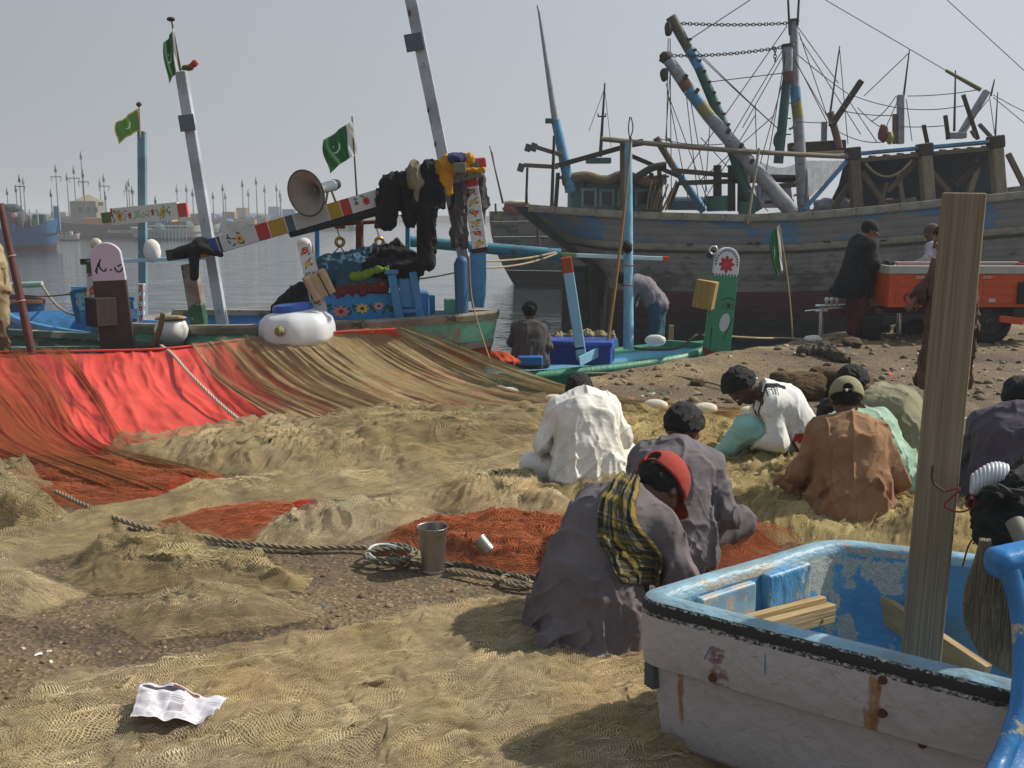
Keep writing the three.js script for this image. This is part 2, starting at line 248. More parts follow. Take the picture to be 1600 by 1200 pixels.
// a net lying on the ground: o.poly in photo pixels on the ground, o.H bulk, o.edge slope width, o.dir fold direction [pixel, pixel], o.fold width, o.amp of folds, o.crump of crumples
function groundNetGeo(o, layer) {
  const poly = o.world, lo = V(1e9, 0, 1e9), hi = V(-1e9, 0, -1e9); poly.forEach((p) => { lo.min(p); hi.max(p); });
  const mg = layer ? (o.veil ?? 0.05) : 0, cell = o.cell ?? 0.018, s = o.seed * 13 + layer * 101, [da, db] = o.dirW, L = Math.hypot(db.x - da.x, db.z - da.z), ux = (db.x - da.x) / L, uz = (db.z - da.z) / L;
  const nx = Math.ceil((hi.x - lo.x + 2 * mg + 0.2) / cell), nz = Math.ceil((hi.z - lo.z + 2 * mg + 0.2) / cell), x0 = lo.x - mg - 0.1, z0 = lo.z - mg - 0.1;
  const id = new Int32Array((nx + 1) * (nz + 1)).fill(-1), pos = [], uv = [], col = [], idx = [];
  for (let i = 0; i <= nx; i++) for (let k = 0; k <= nz; k++) {
    const x = x0 + i * cell, z = z0 + k * cell; let sd = sdPoly(x, z, poly); if (sd < -0.25) continue;
    sd += mg + (o.rag ?? 0.17) * (fbm(x * 3.1, z * 3.1, 4, s + 3) - 0.5) * 2 + 0.025 * (n2(x * 24, z * 24, s) - 0.5); if (sd < 0) continue;
    const wx = 0.22 * (fbm(x * 1.6, z * 1.6, 3, s + 5) - 0.5), wz = 0.22 * (fbm(x * 1.6, z * 1.6, 3, s + 9) - 0.5);
    const al = (x + wx) * ux + (z + wz) * uz, cr = -(x + wx) * uz + (z + wz) * ux, fw = o.fold ?? 0.12;
    const f1 = Math.pow(ridge(cr / fw, al / (fw * (o.len ?? 6)), s + 11), 1.6), f2 = Math.pow(ridge(cr / (fw * 0.4), al / (fw * 2.6), s + 15), 1.6), f3 = Math.pow(ridge(cr / (fw * 0.18), al / (fw * 1.4), s + 17), 1.5);
    const bil = (q) => Math.pow(1 - q, 0.6), c1 = bil(ridge(x * 4.2 + wx * 7, z * 4.2 + wz * 7, s + 19)), c2 = bil(ridge(x * 9 + wx * 16, z * 9 + wz * 16, s + 21)), c3 = Math.pow(ridge(x * 22 + c2 * 0.8, z * 22 + wz * 30, s + 23), 2.4), c4 = ridge(x * 44 + c3, z * 44, s + 25);
    const rise = Math.pow(sst(sd, 0, (o.edge ?? 0.16) * (0.8 + 1.6 * n2(x * 3, z * 3, s + 71))), 0.8), amp = o.amp ?? 0.025, cu = o.crump ?? 0.03;
    let y = 0.6 * (o.H ?? 0.08) * (0.45 + 0.9 * fbm(x * 2, z * 2, 3, o.seed + 41)) + amp * (f1 * 0.7 + f2 * 0.7 + f3 * 0.5) + cu * (c1 * 1.0 + c2 * 0.85 + c3 * 0.75 + c4 * 0.24);
    y = rise * y * (o.low ?? 1) + (layer ? 0.008 + 0.024 * fbm(x * 7, z * 7, 2, s) : 0.004);
    if (o.under) y += o.under(x, z);
    const sh = (cu * 1.5 + amp * 0.5) * rise, X = x + sh * (n2(x * 6, z * 6, s + 31) - 0.5) * 2, Z = z + sh * (n2(x * 6, z * 6, s + 37) - 0.5) * 2;
    id[i * (nz + 1) + k] = pos.length / 3; pos.push(X, gh(X, Z) + y, Z); uv.push(cr + 0.03 * f1, al);
    const tone = 0.93 + 0.3 * (fbm(x * 2.4, z * 2.4, 3, s + 51) - 0.5) + 0.16 * (n2(cr * 40, al * 5, s + 53) - 0.3), ye = 0.16 * (fbm(x * 1.1, z * 1.1, 2, o.seed + 55) - 0.5);
    const a = layer ? 0.25 + 0.7 * sst(sd, 0, 0.25) * sst(fbm(x * 3, z * 3, 3, s + 61), 0.3, 0.65) + 0.25 * f2 : (o.thin ?? 1) * (0.55 + 2.6 * sst(sd, 0.0, o.solid ?? 0.13));
    col.push(tone * (1 + ye), tone, tone * (1 - ye * 1.4), a);
  }
  for (let i = 0; i < nx; i++) for (let k = 0; k < nz; k++) { const a = id[i * (nz + 1) + k], b = id[i * (nz + 1) + k + 1], c = id[(i + 1) * (nz + 1) + k], d = id[(i + 1) * (nz + 1) + k + 1]; if (a >= 0 && b >= 0 && c >= 0) idx.push(a, b, c); if (b >= 0 && d >= 0 && c >= 0) idx.push(b, d, c); }
  const g = new THREE.BufferGeometry(); g.setAttribute('position', new THREE.Float32BufferAttribute(pos, 3)); g.setAttribute('uv', new THREE.Float32BufferAttribute(uv, 2)); g.setAttribute('color', new THREE.Float32BufferAttribute(col, 4)); g.setIndex(idx); g.computeVertexNormals();
  const pts = []; for (let i = 0; i < pos.length; i += 3) pts.push(pos[i], pos[i + 2]);
  g.F = { pts, at: (x, z) => { const i = Math.round((x - x0) / cell), k = Math.round((z - z0) / cell); if (i < 0 || k < 0 || i > nx || k > nz) return null; const v = id[i * (nz + 1) + k]; return v < 0 ? null : pos[v * 3 + 1]; } };
  return g;
}
let netSeed = 1;
// twine: strands of the gathered net lying along its folds, and a few that stand off it
function strands(o, g, count) {
  const R = rng(o.seed + 77), F = g.F, pos = [], idx = [], col = [], [da, db] = o.dirW, L = Math.hypot(db.x - da.x, db.z - da.z), ux = (db.x - da.x) / L, uz = (db.z - da.z) / L, w = o.twine ?? 0.0007;
  for (let i = 0; i < count; i++) {
    const k = Math.floor(R() * F.pts.length / 2); let x = F.pts[2 * k], z = F.pts[2 * k + 1], turn = (R() - 0.5) * (o.stray ?? 1.0), h = 0.002 + 0.004 * R(); const loose = R() < 0.03, n = 7, sl = (0.07 + 0.2 * R() * R()) / n, tone = 0.85 + 0.22 * R(), base = pos.length / 3, cv = (R() - 0.5) * (loose ? 0.9 : 0.25); let ok = 0;
    for (let j = 0; j <= n; j++) { const y = F.at(x, z); if (y === null) break; const a = turn, dx = ux * Math.cos(a) - uz * Math.sin(a), dz = ux * Math.sin(a) + uz * Math.cos(a), q = y + h + (loose ? 0.02 * Math.sin(j / n * Math.PI) : 0); pos.push(x - dz * w, q, z + dx * w, x + dz * w, q + w * 0.6, z - dx * w); col.push(tone, tone, tone * 0.96, tone, tone, tone * 0.96); x += dx * sl; z += dz * sl; turn += cv + 0.5 * (n2(x * 9, z * 9, o.seed) - 0.5); ok++; }
    if (ok < 3) { pos.length = base * 3; col.length = base * 3; continue; }
    for (let j = 0; j < ok - 1; j++) { const a = base + j * 2; idx.push(a, a + 1, a + 2, a + 1, a + 3, a + 2); }
  }
  const q = new THREE.BufferGeometry(); q.setAttribute('position', new THREE.Float32BufferAttribute(pos, 3)); q.setAttribute('color', new THREE.Float32BufferAttribute(col, 3)); q.setIndex(idx); q.computeVertexNormals(); return q;
}
function groundNet(name, label, color, o) {
  o.seed = netSeed++; o.world = o.poly.map(([x, y]) => G(x, y, 0)); o.dirW = o.dir.map(([x, y]) => G(x, y, 0));
  const c = V(0, 0, 0); o.world.forEach((p) => c.addScaledVector(p, 1 / o.world.length)); const t = thing(name, label, 'fishing net', c);
  const g0 = groundNetGeo(o, 0), area = g0.F.pts.length / 2 * (o.cell ?? 0.018) ** 2, fz = strands(o, g0, Math.round((o.strands ?? 1) * Math.min(9000, area * 1700)));
  part(t, 'net_bulk', g0, netMat(color, o.wide, o.tile)); if (o.veil !== 0) part(t, 'net_veil', groundNetGeo(o, 1), netMat(color, o.wide, o.tile, true));
  part(t, 'loose_thread', fz, mat(color, { rough: 0.9, vertexColors: true, transmission: 0.2, thickness: 0 })).userData.kind = 'stuff';
  return t;
}
// a sheet hanging from a boat's side to the ground; keys: lines down the cloth, each [px,py,depth] then [px,py,height]...
function drapeGeo(keys, o) {
  const NV = o.nv ?? 90, NU = o.nu ?? 220, lines = keys.map((k) => { const pts = k.map((q, i) => i ? G(q[0], q[1], q[2] ?? 0) : P(q[0], q[1], q[2])); return new THREE.CatmullRomCurve3(pts, false, 'centripetal').getSpacedPoints(NV); });
  const cross = []; for (let j = 0; j <= NV; j++) cross.push(new THREE.CatmullRomCurve3(lines.map((l) => l[j]), false, 'centripetal').getPoints(NU));
  const rows = [], col = []; const W = o.width;
  for (let i = 0; i <= NU; i++) {
    const r = []; const u = i / NU;
    for (let j = 0; j <= NV; j++) {
      const v = j / NV, p = cross[j][i].clone(), s = o.seed, wob = 0.05 * (fbm(u * 3 + 9, v * 2, 2, s + 5) - 0.5) + 0.02 * (fbm(u * 9, v * 4, 2, s + 6) - 0.5), U = (u + wob) * W;
      const f1 = Math.pow(ridge(U / 0.3, v * 0.7 + 3, s), 1.5), f2 = Math.pow(ridge(U / 0.13, v * 1.1, s + 2), 1.4), f3 = ridge(U / 0.055, v * 2, s + 3), f4 = o.crease ? ridge(U / 0.09 + v * 3, v * 6, s + 8) * ridge(U / 0.16, v * 5, s + 9) : 0;
      const body = 0.25 + 0.75 * sst(v, 0, 0.2); const disp = o.amp * body * (f1 + 0.5 * f2 + 0.2 * f3) + (o.crease ?? 0) * f4;
      p.y += disp * 0.75 + (o.lift ?? 0) - o.amp * 0.3 * body; p.z += disp * 0.55; p.y = Math.max(p.y, v > 0.5 ? gh(p.x, p.z) + 0.006 + (o.lift ?? 0) * 0.5 : -2);
      r.push(p); const tn = 0.95 + 0.3 * (fbm(u * W * 2, v * 4, 3, s + 20) - 0.5); let a = 1;
      if (o.alpha) a = o.alpha(u, v, f1, f2, f3, U);
      col.push(tn, tn * (1 + 0.02 * f2), tn * 0.98, a);
    }
    rows.push(r);
  }
  const m = metricUV(rows); const g = loft(rows, m); g.setAttribute('color', new THREE.Float32BufferAttribute(col, 4)); return g;
}
{
  const tarpK = [[[-260, 556, 9.6], [-250, 620, 0.28], [-240, 690, 0.08], [-200, 745]], [[-130, 554, 9.65], [-120, 620, 0.28], [-90, 685, 0.08], [-20, 738]], [[0, 552, 9.7], [20, 618, 0.28], [65, 680, 0.08], [150, 724]], [[130, 550, 9.75], [142, 610, 0.28], [165, 668, 0.08], [205, 708]], [[260, 546, 9.85], [285, 595, 0.28], [330, 640, 0.08], [395, 672]], [[400, 530, 10.25], [450, 597, 0.18], [540, 643, 0.03], [640, 690]], [[520, 521, 10.4], [590, 585, 0.16], [690, 638, 0.02], [820, 676]], [[618, 516, 10.5], [690, 572, 0.2], [800, 628, 0.02], [960, 652]]];
  const tarp = thing('tarpaulin', 'red tarpaulin sheet hanging from the boat sides down to the quay', 'tarpaulin', G(250, 690));
  const tm = mat(0xd8483c, { map: rep(T.noiseC, 1.3), bumpMap: rep(T.fine, 4), bumpScale: 0.003, rough: 0.5, vertexColors: true });
  part(tarp, 'cloth', drapeGeo(tarpK, { width: 6, amp: 0.055, crease: 0.03, seed: 301, nu: 420, nv: 110, lift: -0.02 }), tm);
  const hem = tarpK.map((k) => P(...k[0]).add(V(0, 0.012, 0.012))); part(tarp, 'hem', tube(hem, 0.012, 6, 60), tm);
  const beigeK = [[[300, 541, 9.95], [340, 600, 0.24], [400, 640, 0.1], [470, 690]], [[370, 531, 10.15], [440, 600, 0.24], [530, 645, 0.09], [660, 694]], [[460, 523, 10.35], [540, 592, 0.25], [650, 640, 0.09], [860, 682]], [[550, 518, 10.45], [640, 578, 0.24], [780, 628, 0.07], [1010, 668]], [[618, 514, 10.55], [690, 560, 0.32], [800, 608, 0.12], [1120, 662]], [[640, 514, 10.6], [715, 548, 0.38], [800, 583, 0.2], [960, 632, 0.02], [1230, 652]]];
  const net = thing('draped_net', 'beige fishing net draped over the red tarpaulin from the boat down to the float line', 'fishing net', G(620, 660));
  const al = (seed) => (u, v, f1, f2, f3, U) => { const b = fbm(U / 0.42 + 0.4 * v, v * 1.2, 3, seed); const open = sst(b, 0.34, 0.56), air = 1 - 0.45 * sst(u, 0.86, 0.95) * sst(0.75 - v, 0, 0.4); return (0.34 + 2.5 * open * (0.35 + 0.65 * Math.max(f1, f2))) * air; };
  part(net, 'net_bulk', drapeGeo(beigeK, { width: 5.2, amp: 0.09, seed: 331, nu: 440, nv: 130, lift: 0.012, alpha: al(340) }), netMat(NETC.beige));
  part(net, 'net_veil', drapeGeo(beigeK, { width: 5.2, amp: 0.1, seed: 361, nu: 300, nv: 90, lift: 0.03, alpha: (u, v, f1, f2) => 0.12 + 0.5 * f2 * f1 }), netMat(NETC.olive, false, 0.6, true));
  part(net, 'edge_rope', laidRope([P(625, 513, 10.55), G(712, 546, 0.385), G(800, 581, 0.21), G(880, 608, 0.03), G(960, 630, 0.03)], 0.011), ropeM);
  const oK = [[[-260, 556, 9.6], [-140, 650, 0.24], [-60, 705, 0.08], [120, 768]], [[-120, 553, 9.65], [-30, 645, 0.25], [30, 700, 0.08], [220, 778]], [[-20, 551, 9.7], [40, 625, 0.3], [95, 690, 0.08], [300, 770]], [[50, 550, 9.72], [95, 615, 0.3], [140, 690, 0.08], [330, 745]]];
  const on = thing('orange_net', 'sheer orange brown net hanging over the tarpaulin beside the dark wooden pole', 'fishing net', G(60, 730));
  part(on, 'net_bulk', drapeGeo(oK, { width: 2.4, amp: 0.06, seed: 401, nu: 240, nv: 110, lift: 0.02, alpha: (u, v, f1, f2, f3, U) => 0.4 + 1.5 * v * v + 0.9 * f1 * sst(fbm(U * 2, v, 2, 407), 0.35, 0.6) }), netMat(NETC.rust, true));
  const oK2 = [[[62, 549, 9.72], [120, 600, 0.36], [160, 660, 0.12], [178, 716]], [[105, 549, 9.74], [140, 600, 0.36], [175, 655, 0.12], [212, 712]]];
  const o2 = thing('gathered_net', 'narrow gathered band of brown net running down the red tarpaulin', 'fishing net', G(190, 715));
  part(o2, 'net_bulk', drapeGeo(oK2, { width: 0.5, amp: 0.04, seed: 431, nu: 50, nv: 90, lift: 0.03, alpha: (u, v, f1, f2) => 0.5 + 0.9 * f2 }), netMat(NETC.rust, true));
  single('mooring_rope', 'thick pale rope slanting across the red tarpaulin', 'rope', laidRope([P(252, 540, 10.0), P(268, 552, 9.75), G(300, 588, 0.35), G(345, 632, 0.16), G(390, 668, 0.06), G(420, 690, 0.08)], 0.017), mat(0xb8ae9c, { rough: 0.9 }));
}
groundNet('foreground_net', 'wide pale beige net spread over the dirt under the newspaper', NETC.pale, { low: 0.75, poly: [[-80, 1150], [60, 1085], [190, 1060], [330, 1035], [480, 1010], [640, 965], [760, 940], [850, 938], [1000, 990], [1090, 1060], [1120, 1200], [1100, 1330], [500, 1330], [-120, 1330]], dir: [[150, 1100], [820, 960]], H: 0.05, edge: 0.1, amp: 0.034, fold: 0.1, len: 7, crump: 0.02, cell: 0.01, rag: 0.05, veil: 0.03, strands: 0.5, twine: 0.0005 });
groundNet('net_clump', 'small thin beige net clump lying alone on the bare dirt', NETC.beige, { rag: 0.04, poly: [[168, 968], [240, 938], [330, 926], [430, 936], [490, 966], [400, 986], [300, 996], [236, 1004], [196, 988]], dir: [[180, 975], [470, 955]], H: 0.05, amp: 0.03, fold: 0.12, crump: 0.03, cell: 0.011, thin: 0.6, solid: 0.4, strands: 0.4 });
groundNet('net_clump', 'rumpled beige net strip with a hanging corner beside the thin clump', NETC.olive, { low: 0.76, rag: 0.07, poly: [[105, 905], [130, 868], [170, 845], [260, 848], [322, 838], [330, 868], [400, 882], [482, 905], [470, 930], [360, 928], [250, 930], [140, 926]], dir: [[120, 910], [470, 880]], H: 0.07, amp: 0.035, fold: 0.1, crump: 0.05, cell: 0.012 });
groundNet('net_sheet', 'pale folded net layers ending at the dirt under the long net bundle', NETC.pale, { low: 0.76, rag: 0.06, poly: [[-80, 872], [30, 878], [70, 905], [146, 926], [100, 948], [40, 966], [-80, 960]], dir: [[-40, 900], [140, 930]], H: 0.05, amp: 0.045, fold: 0.09, crump: 0.02, cell: 0.012 });
groundNet('orange_net', 'orange brown net spread flat over red cloth under the long net bundle', NETC.orange, { rag: 0.06, poly: [[-60, 712], [60, 712], [150, 714], [260, 722], [345, 742], [400, 765], [330, 790], [230, 812], [120, 800], [-60, 770]], dir: [[0, 740], [350, 775]], H: 0.03, amp: 0.03, fold: 0.16, crump: 0.012, cell: 0.016, wide: true, thin: 0.8, veil: 0 });
groundNet('orange_net', 'orange net strip edged with rope along the bare dirt', NETC.orange, { rag: 0.05, poly: [[205, 818], [300, 800], [420, 783], [510, 782], [540, 800], [440, 830], [410, 852], [300, 838]], dir: [[220, 820], [500, 790]], H: 0.03, amp: 0.02, fold: 0.14, crump: 0.01, cell: 0.014, wide: true, thin: 0.8, veil: 0 });
groundNet('orange_net', 'orange net patch behind the steel bucket and cup', NETC.orange, { rag: 0.06, poly: [[570, 862], [600, 838], [660, 812], [760, 806], [880, 812], [960, 830], [960, 910], [800, 896], [690, 884], [620, 876]], dir: [[600, 850], [900, 850]], H: 0.05, amp: 0.03, fold: 0.12, crump: 0.025, cell: 0.012, wide: true, thin: 0.9, veil: 0 });
groundNet('red_cloth', 'flat red cloth patch showing through the orange net', 0xd0392c, { poly: [[190, 765], [250, 748], [330, 752], [350, 768], [290, 785], [225, 784]], dir: [[200, 775], [330, 760]], H: 0.02, amp: 0.03, fold: 0.12, crump: 0.01, cell: 0.016, solid: 0.02, veil: 0, strands: 0.05 });
groundNet('red_cloth', 'narrow red cloth strip at the lower edge of the long net bundle', 0xd0392c, { poly: [[350, 805], [420, 796], [512, 786], [500, 800], [420, 815], [370, 816]], dir: [[360, 812], [500, 792]], H: 0.02, amp: 0.03, fold: 0.1, crump: 0.01, cell: 0.016, solid: 0.02, veil: 0, strands: 0.05 });
groundNet('net_heap', 'crumpled beige net heap at the foot of the red tarpaulin', NETC.beige, { low: 0.76, poly: [[140, 720], [180, 698], [280, 686], [390, 668], [470, 664], [560, 680], [650, 700], [640, 728], [520, 742], [420, 748], [330, 738], [250, 728]], dir: [[300, 735], [420, 672]], H: 0.12, amp: 0.065, fold: 0.14, len: 4, crump: 0.035, cell: 0.015, edge: 0.3 });
groundNet('net_heap', 'broad soft swell of olive net where the drape meets the ground', NETC.olive, { poly: [[420, 700], [470, 668], [600, 652], [760, 648], [880, 652], [900, 700], [760, 715], [560, 730]], dir: [[450, 690], [880, 670]], H: 0.12, amp: 0.075, fold: 0.14, len: 10, crump: 0.015, cell: 0.02, edge: 0.3 });
groundNet('net_bundle', 'long twisted beige net bundle stretched across the quay', NETC.beige, { low: 0.82, rag: 0.09, poly: [[-80, 858], [60, 828], [160, 800], [240, 785], [360, 762], [520, 744], [700, 724], [880, 698], [890, 730], [720, 756], [560, 780], [430, 796], [320, 814], [220, 832], [110, 866], [-80, 915]], dir: [[0, 868], [870, 715]], H: 0.15, amp: 0.05, fold: 0.085, len: 14, crump: 0.012, cell: 0.014, edge: 0.28, veil: 0.02 });
groundNet('net_heap', 'tangled pale net pile heaped on the end of the long bundle', NETC.olive, { low: 0.76, poly: [[-80, 738], [20, 734], [80, 765], [86, 800], [130, 830], [60, 856], [-80, 850]], dir: [[-40, 780], [90, 820]], H: 0.2, amp: 0.07, fold: 0.1, crump: 0.045, cell: 0.015, edge: 0.2 });
groundNet('net_heap', 'frothy crumpled net heap behind the steel bucket', NETC.pale, { low: 0.76, poly: [[392, 852], [420, 820], [500, 800], [590, 786], [650, 770], [720, 752], [800, 742], [870, 760], [900, 790], [880, 816], [760, 812], [690, 806], [620, 832], [560, 850], [480, 858]], dir: [[520, 850], [680, 770]], H: 0.12, amp: 0.065, fold: 0.13, len: 4, crump: 0.04, cell: 0.013, edge: 0.3 });
groundNet('net_field', 'wide yellowish net field that the seated men mend', NETC.yellow, { low: 0.82, poly: [[860, 690], [900, 660], [980, 648], [1080, 660], [1200, 665], [1300, 680], [1440, 695], [1600, 705], [1800, 750], [1800, 930], [1520, 900], [1380, 862], [1260, 848], [1100, 842], [1000, 820], [900, 812], [850, 785]], dir: [[1050, 830], [1250, 680]], H: 0.1, amp: 0.06, fold: 0.15, len: 4, crump: 0.035, cell: 0.015, edge: 0.35 });
groundNet('orange_heap', 'bundled orange net heap beside the blue and white skiff', NETC.orange, { low: 0.82, poly: [[1060, 850], [1085, 826], [1130, 815], [1200, 828], [1236, 852], [1190, 880], [1100, 905]], dir: [[1070, 850], [1220, 850]], H: 0.19, amp: 0.05, fold: 0.12, crump: 0.05, cell: 0.013, edge: 0.22, wide: true });
groundNet('net_heap', 'yellow net bulge piled at the knees of the man in the white jersey', NETC.yellow, { poly: [[1140, 712], [1180, 694], [1230, 690], [1262, 702], [1250, 722], [1190, 732]], dir: [[1150, 715], [1255, 705]], H: 0.16, amp: 0.03, fold: 0.1, crump: 0.03, cell: 0.018, edge: 0.25 });
// ------------------------------------------------------------------ people: bodies from joints, meshed as one skin
function surfaceNets(f, lo, hi, h) {
  const n = [0, 1, 2].map((k) => Math.ceil((hi[k] - lo[k]) / h) + 1), [nx, ny, nz] = n, F = new Float32Array(nx * ny * nz), B = 4, id = (i, j, k) => (i * ny + j) * nz + k;
  for (let bi = 0; bi < nx; bi += B) for (let bj = 0; bj < ny; bj += B) for (let bk = 0; bk < nz; bk += B) {
    const c = f(lo[0] + (bi + 1.5) * h, lo[1] + (bj + 1.5) * h, lo[2] + (bk + 1.5) * h), far = Math.abs(c) > h * 5;
    for (let i = bi; i < Math.min(nx, bi + B); i++) for (let j = bj; j < Math.min(ny, bj + B); j++) for (let k = bk; k < Math.min(nz, bk + B); k++) F[id(i, j, k)] = far ? c : f(lo[0] + i * h, lo[1] + j * h, lo[2] + k * h);
  }
  const vid = new Int32Array(nx * ny * nz).fill(-1), pos = [], idx = [];
  for (let i = 0; i < nx - 1; i++) for (let j = 0; j < ny - 1; j++) for (let k = 0; k < nz - 1; k++) {
    let c = 0, x = 0, y = 0, z = 0; const v = []; for (let q = 0; q < 8; q++) v.push(F[id(i + (q & 1), j + (q >> 1 & 1), k + (q >> 2))]);
    const s = v.filter((e) => e < 0).length; if (!s || s === 8) continue;
    for (let a = 0; a < 8; a++) for (const ax of [1, 2, 4]) { if (a & ax) continue; const b = a | ax; if ((v[a] < 0) === (v[b] < 0)) continue; const t = v[a] / (v[a] - v[b]); x += (a & 1) + (ax === 1 ? t : 0); y += (a >> 1 & 1) + (ax === 2 ? t : 0); z += (a >> 2) + (ax === 4 ? t : 0); c++; }
    vid[id(i, j, k)] = pos.length / 3; pos.push(lo[0] + (i + x / c) * h, lo[1] + (j + y / c) * h, lo[2] + (k + z / c) * h);
  }
  const quad = (a, b, c, d, flip) => { if (a < 0 || b < 0 || c < 0 || d < 0) return; flip ? idx.push(a, c, b, b, c, d) : idx.push(a, b, c, b, d, c); };
  for (let i = 1; i < nx - 1; i++) for (let j = 1; j < ny - 1; j++) for (let k = 1; k < nz - 1; k++) {
    const o = F[id(i, j, k)] < 0;
    if (o !== F[id(i + 1, j, k)] < 0) quad(vid[id(i, j - 1, k - 1)], vid[id(i, j, k - 1)], vid[id(i, j - 1, k)], vid[id(i, j, k)], !o);
    if (o !== F[id(i, j + 1, k)] < 0) quad(vid[id(i - 1, j, k - 1)], vid[id(i, j, k - 1)], vid[id(i - 1, j, k)], vid[id(i, j, k)], o);
    if (o !== F[id(i, j, k + 1)] < 0) quad(vid[id(i - 1, j - 1, k)], vid[id(i, j - 1, k)], vid[id(i - 1, j, k)], vid[id(i, j, k)], !o);
  }
  const g = new THREE.BufferGeometry(); g.setAttribute('position', new THREE.Float32BufferAttribute(pos, 3)); g.setIndex(idx); g.computeVertexNormals(); return uvBoxSmooth(g);
}
const smin = (a, b, k) => { const h = Math.max(k - Math.abs(a - b), 0) / k; return Math.min(a, b) - h * h * k * 0.25; };
function cap(x, y, z, c) { // tapered capsule c = [ax,ay,az, bx,by,bz, r0, r1]
  const bx = c[3] - c[0], by = c[4] - c[1], bz = c[5] - c[2], px = x - c[0], py = y - c[1], pz = z - c[2], t = clamp((px * bx + py * by + pz * bz) / (bx * bx + by * by + bz * bz + 1e-9), 0, 1);
  const dx = px - bx * t, dy = py - by * t, dz = pz - bz * t; return Math.sqrt(dx * dx + dy * dy + dz * dz) - (c[6] + (c[7] - c[6]) * t);
}
const ell = (x, y, z, cx, cy, cz, a, b, c) => { const X = (x - cx) / a, Y = (y - cy) / b, Z = (z - cz) / c, k = Math.sqrt(X * X + Y * Y + Z * Z); return (k - 1) * Math.min(a, b, c); };
const bone = (a, b, r0, r1 = r0) => [a.x, a.y, a.z, b.x, b.y, b.z, r0, r1];
const unite = (bones, k) => (x, y, z) => { let d = 1e3; for (const b of bones) d = smin(d, cap(x, y, z, b), k); return d; };
function bounds(bones, m) { const lo = [1e9, 1e9, 1e9], hi = [-1e9, -1e9, -1e9]; for (const b of bones) for (let k = 0; k < 3; k++) { lo[k] = Math.min(lo[k], b[k] - b[6] - m, b[3 + k] - b[7] - m); hi[k] = Math.max(hi[k], b[k] + b[6] + m, b[3 + k] + b[7] + m); } return [lo, hi]; }
const headField = (x, y, z) => {
  const ax = Math.abs(x); let d = ell(x, y, z, 0, 0.03, -0.012, 0.076, 0.088, 0.096); d = smin(d, ell(x, y, z, 0, -0.045, 0.022, 0.056, 0.066, 0.066), 0.05); d = smin(d, ell(x, y, z, 0, -0.088, 0.06, 0.025, 0.02, 0.025), 0.03);
  d = smin(d, ell(ax, y, z, 0.045, -0.02, 0.055, 0.024, 0.02, 0.024), 0.03); d = smin(d, cap(x, y, z, [0, 0.012, 0.086, 0, -0.024, 0.108, 0.009, 0.014]), 0.018); d = smin(d, ell(ax, y, z, 0.014, -0.028, 0.092, 0.01, 0.008, 0.011), 0.01);
  d = smin(d, ell(ax, y, z, 0.03, 0.027, 0.077, 0.03, 0.009, 0.015), 0.02); d = Math.max(d, -ell(ax, y, z, 0.031, 0.006, 0.094, 0.017, 0.011, 0.014)); d = smin(d, ell(x, y, z, 0, -0.053, 0.086, 0.023, 0.006, 0.011), 0.008); d = smin(d, ell(x, y, z, 0, -0.065, 0.083, 0.02, 0.007, 0.011), 0.008);
  return smin(d, ell(ax, y, z, 0.079, -0.004, -0.006, 0.01, 0.031, 0.018), 0.012);
};
const cranium = (x, y, z, g) => ell(x, y, z, 0, 0.03, -0.012, 0.076 + g, 0.088 + g, 0.096 + g);
function handGeo(w, dir, palm, side, curl, h = 0.004) { // w wrist, dir along the hand, palm normal
  const d = dir.clone().normalize(), n = palm.clone().addScaledVector(d, -palm.dot(d)).normalize(), s = d.clone().cross(n).multiplyScalar(side), q = (a, b, c) => w.clone().addScaledVector(d, a).addScaledVector(s, b).addScaledVector(n, c), bn = [];
  for (const k of [-1, -0.33, 0.33, 1]) bn.push(bone(q(0.0, k * 0.012, 0), q(0.085 - Math.abs(k) * 0.006, k * 0.03, 0), 0.018, 0.0125));
  [[-1, 0.066], [-0.33, 0.078], [0.33, 0.074], [1, 0.058]].forEach(([k, L]) => { let p = q(0.083 - Math.abs(k) * 0.006, k * 0.031, 0), a = curl * 0.6; for (const [t, r] of [[0.45, 0.0095], [0.3, 0.0085], [0.25, 0.0075]]) { const e = p.clone().addScaledVector(d, Math.cos(a) * L * t).addScaledVector(n, Math.sin(a) * L * t); bn.push(bone(p, e, r, r * 0.92)); p = e; a += curl * 0.75; } });
  let p = q(0.022, -0.026, 0.004); for (const [a, b, c, r] of [[0.03, -0.022, 0.014, 0.013], [0.03, -0.006, 0.012, 0.0105], [0.022, 0.002, 0.008, 0.009]]) { const e = p.clone().addScaledVector(d, a).addScaledVector(s, b).addScaledVector(n, c + curl * 0.006); bn.push(bone(p, e, r, r * 0.9)); p = e; }
  const [lo, hi] = bounds(bn, 0.012); return surfaceNets(unite(bn, 0.008), lo, hi, h);
}
const joinGeo = (list) => flat(list);
const SKIN = { dark: 0x5a3d2c, mid: 0x6d4a34, light: 0x8a6248 };
let personSeed = 0;
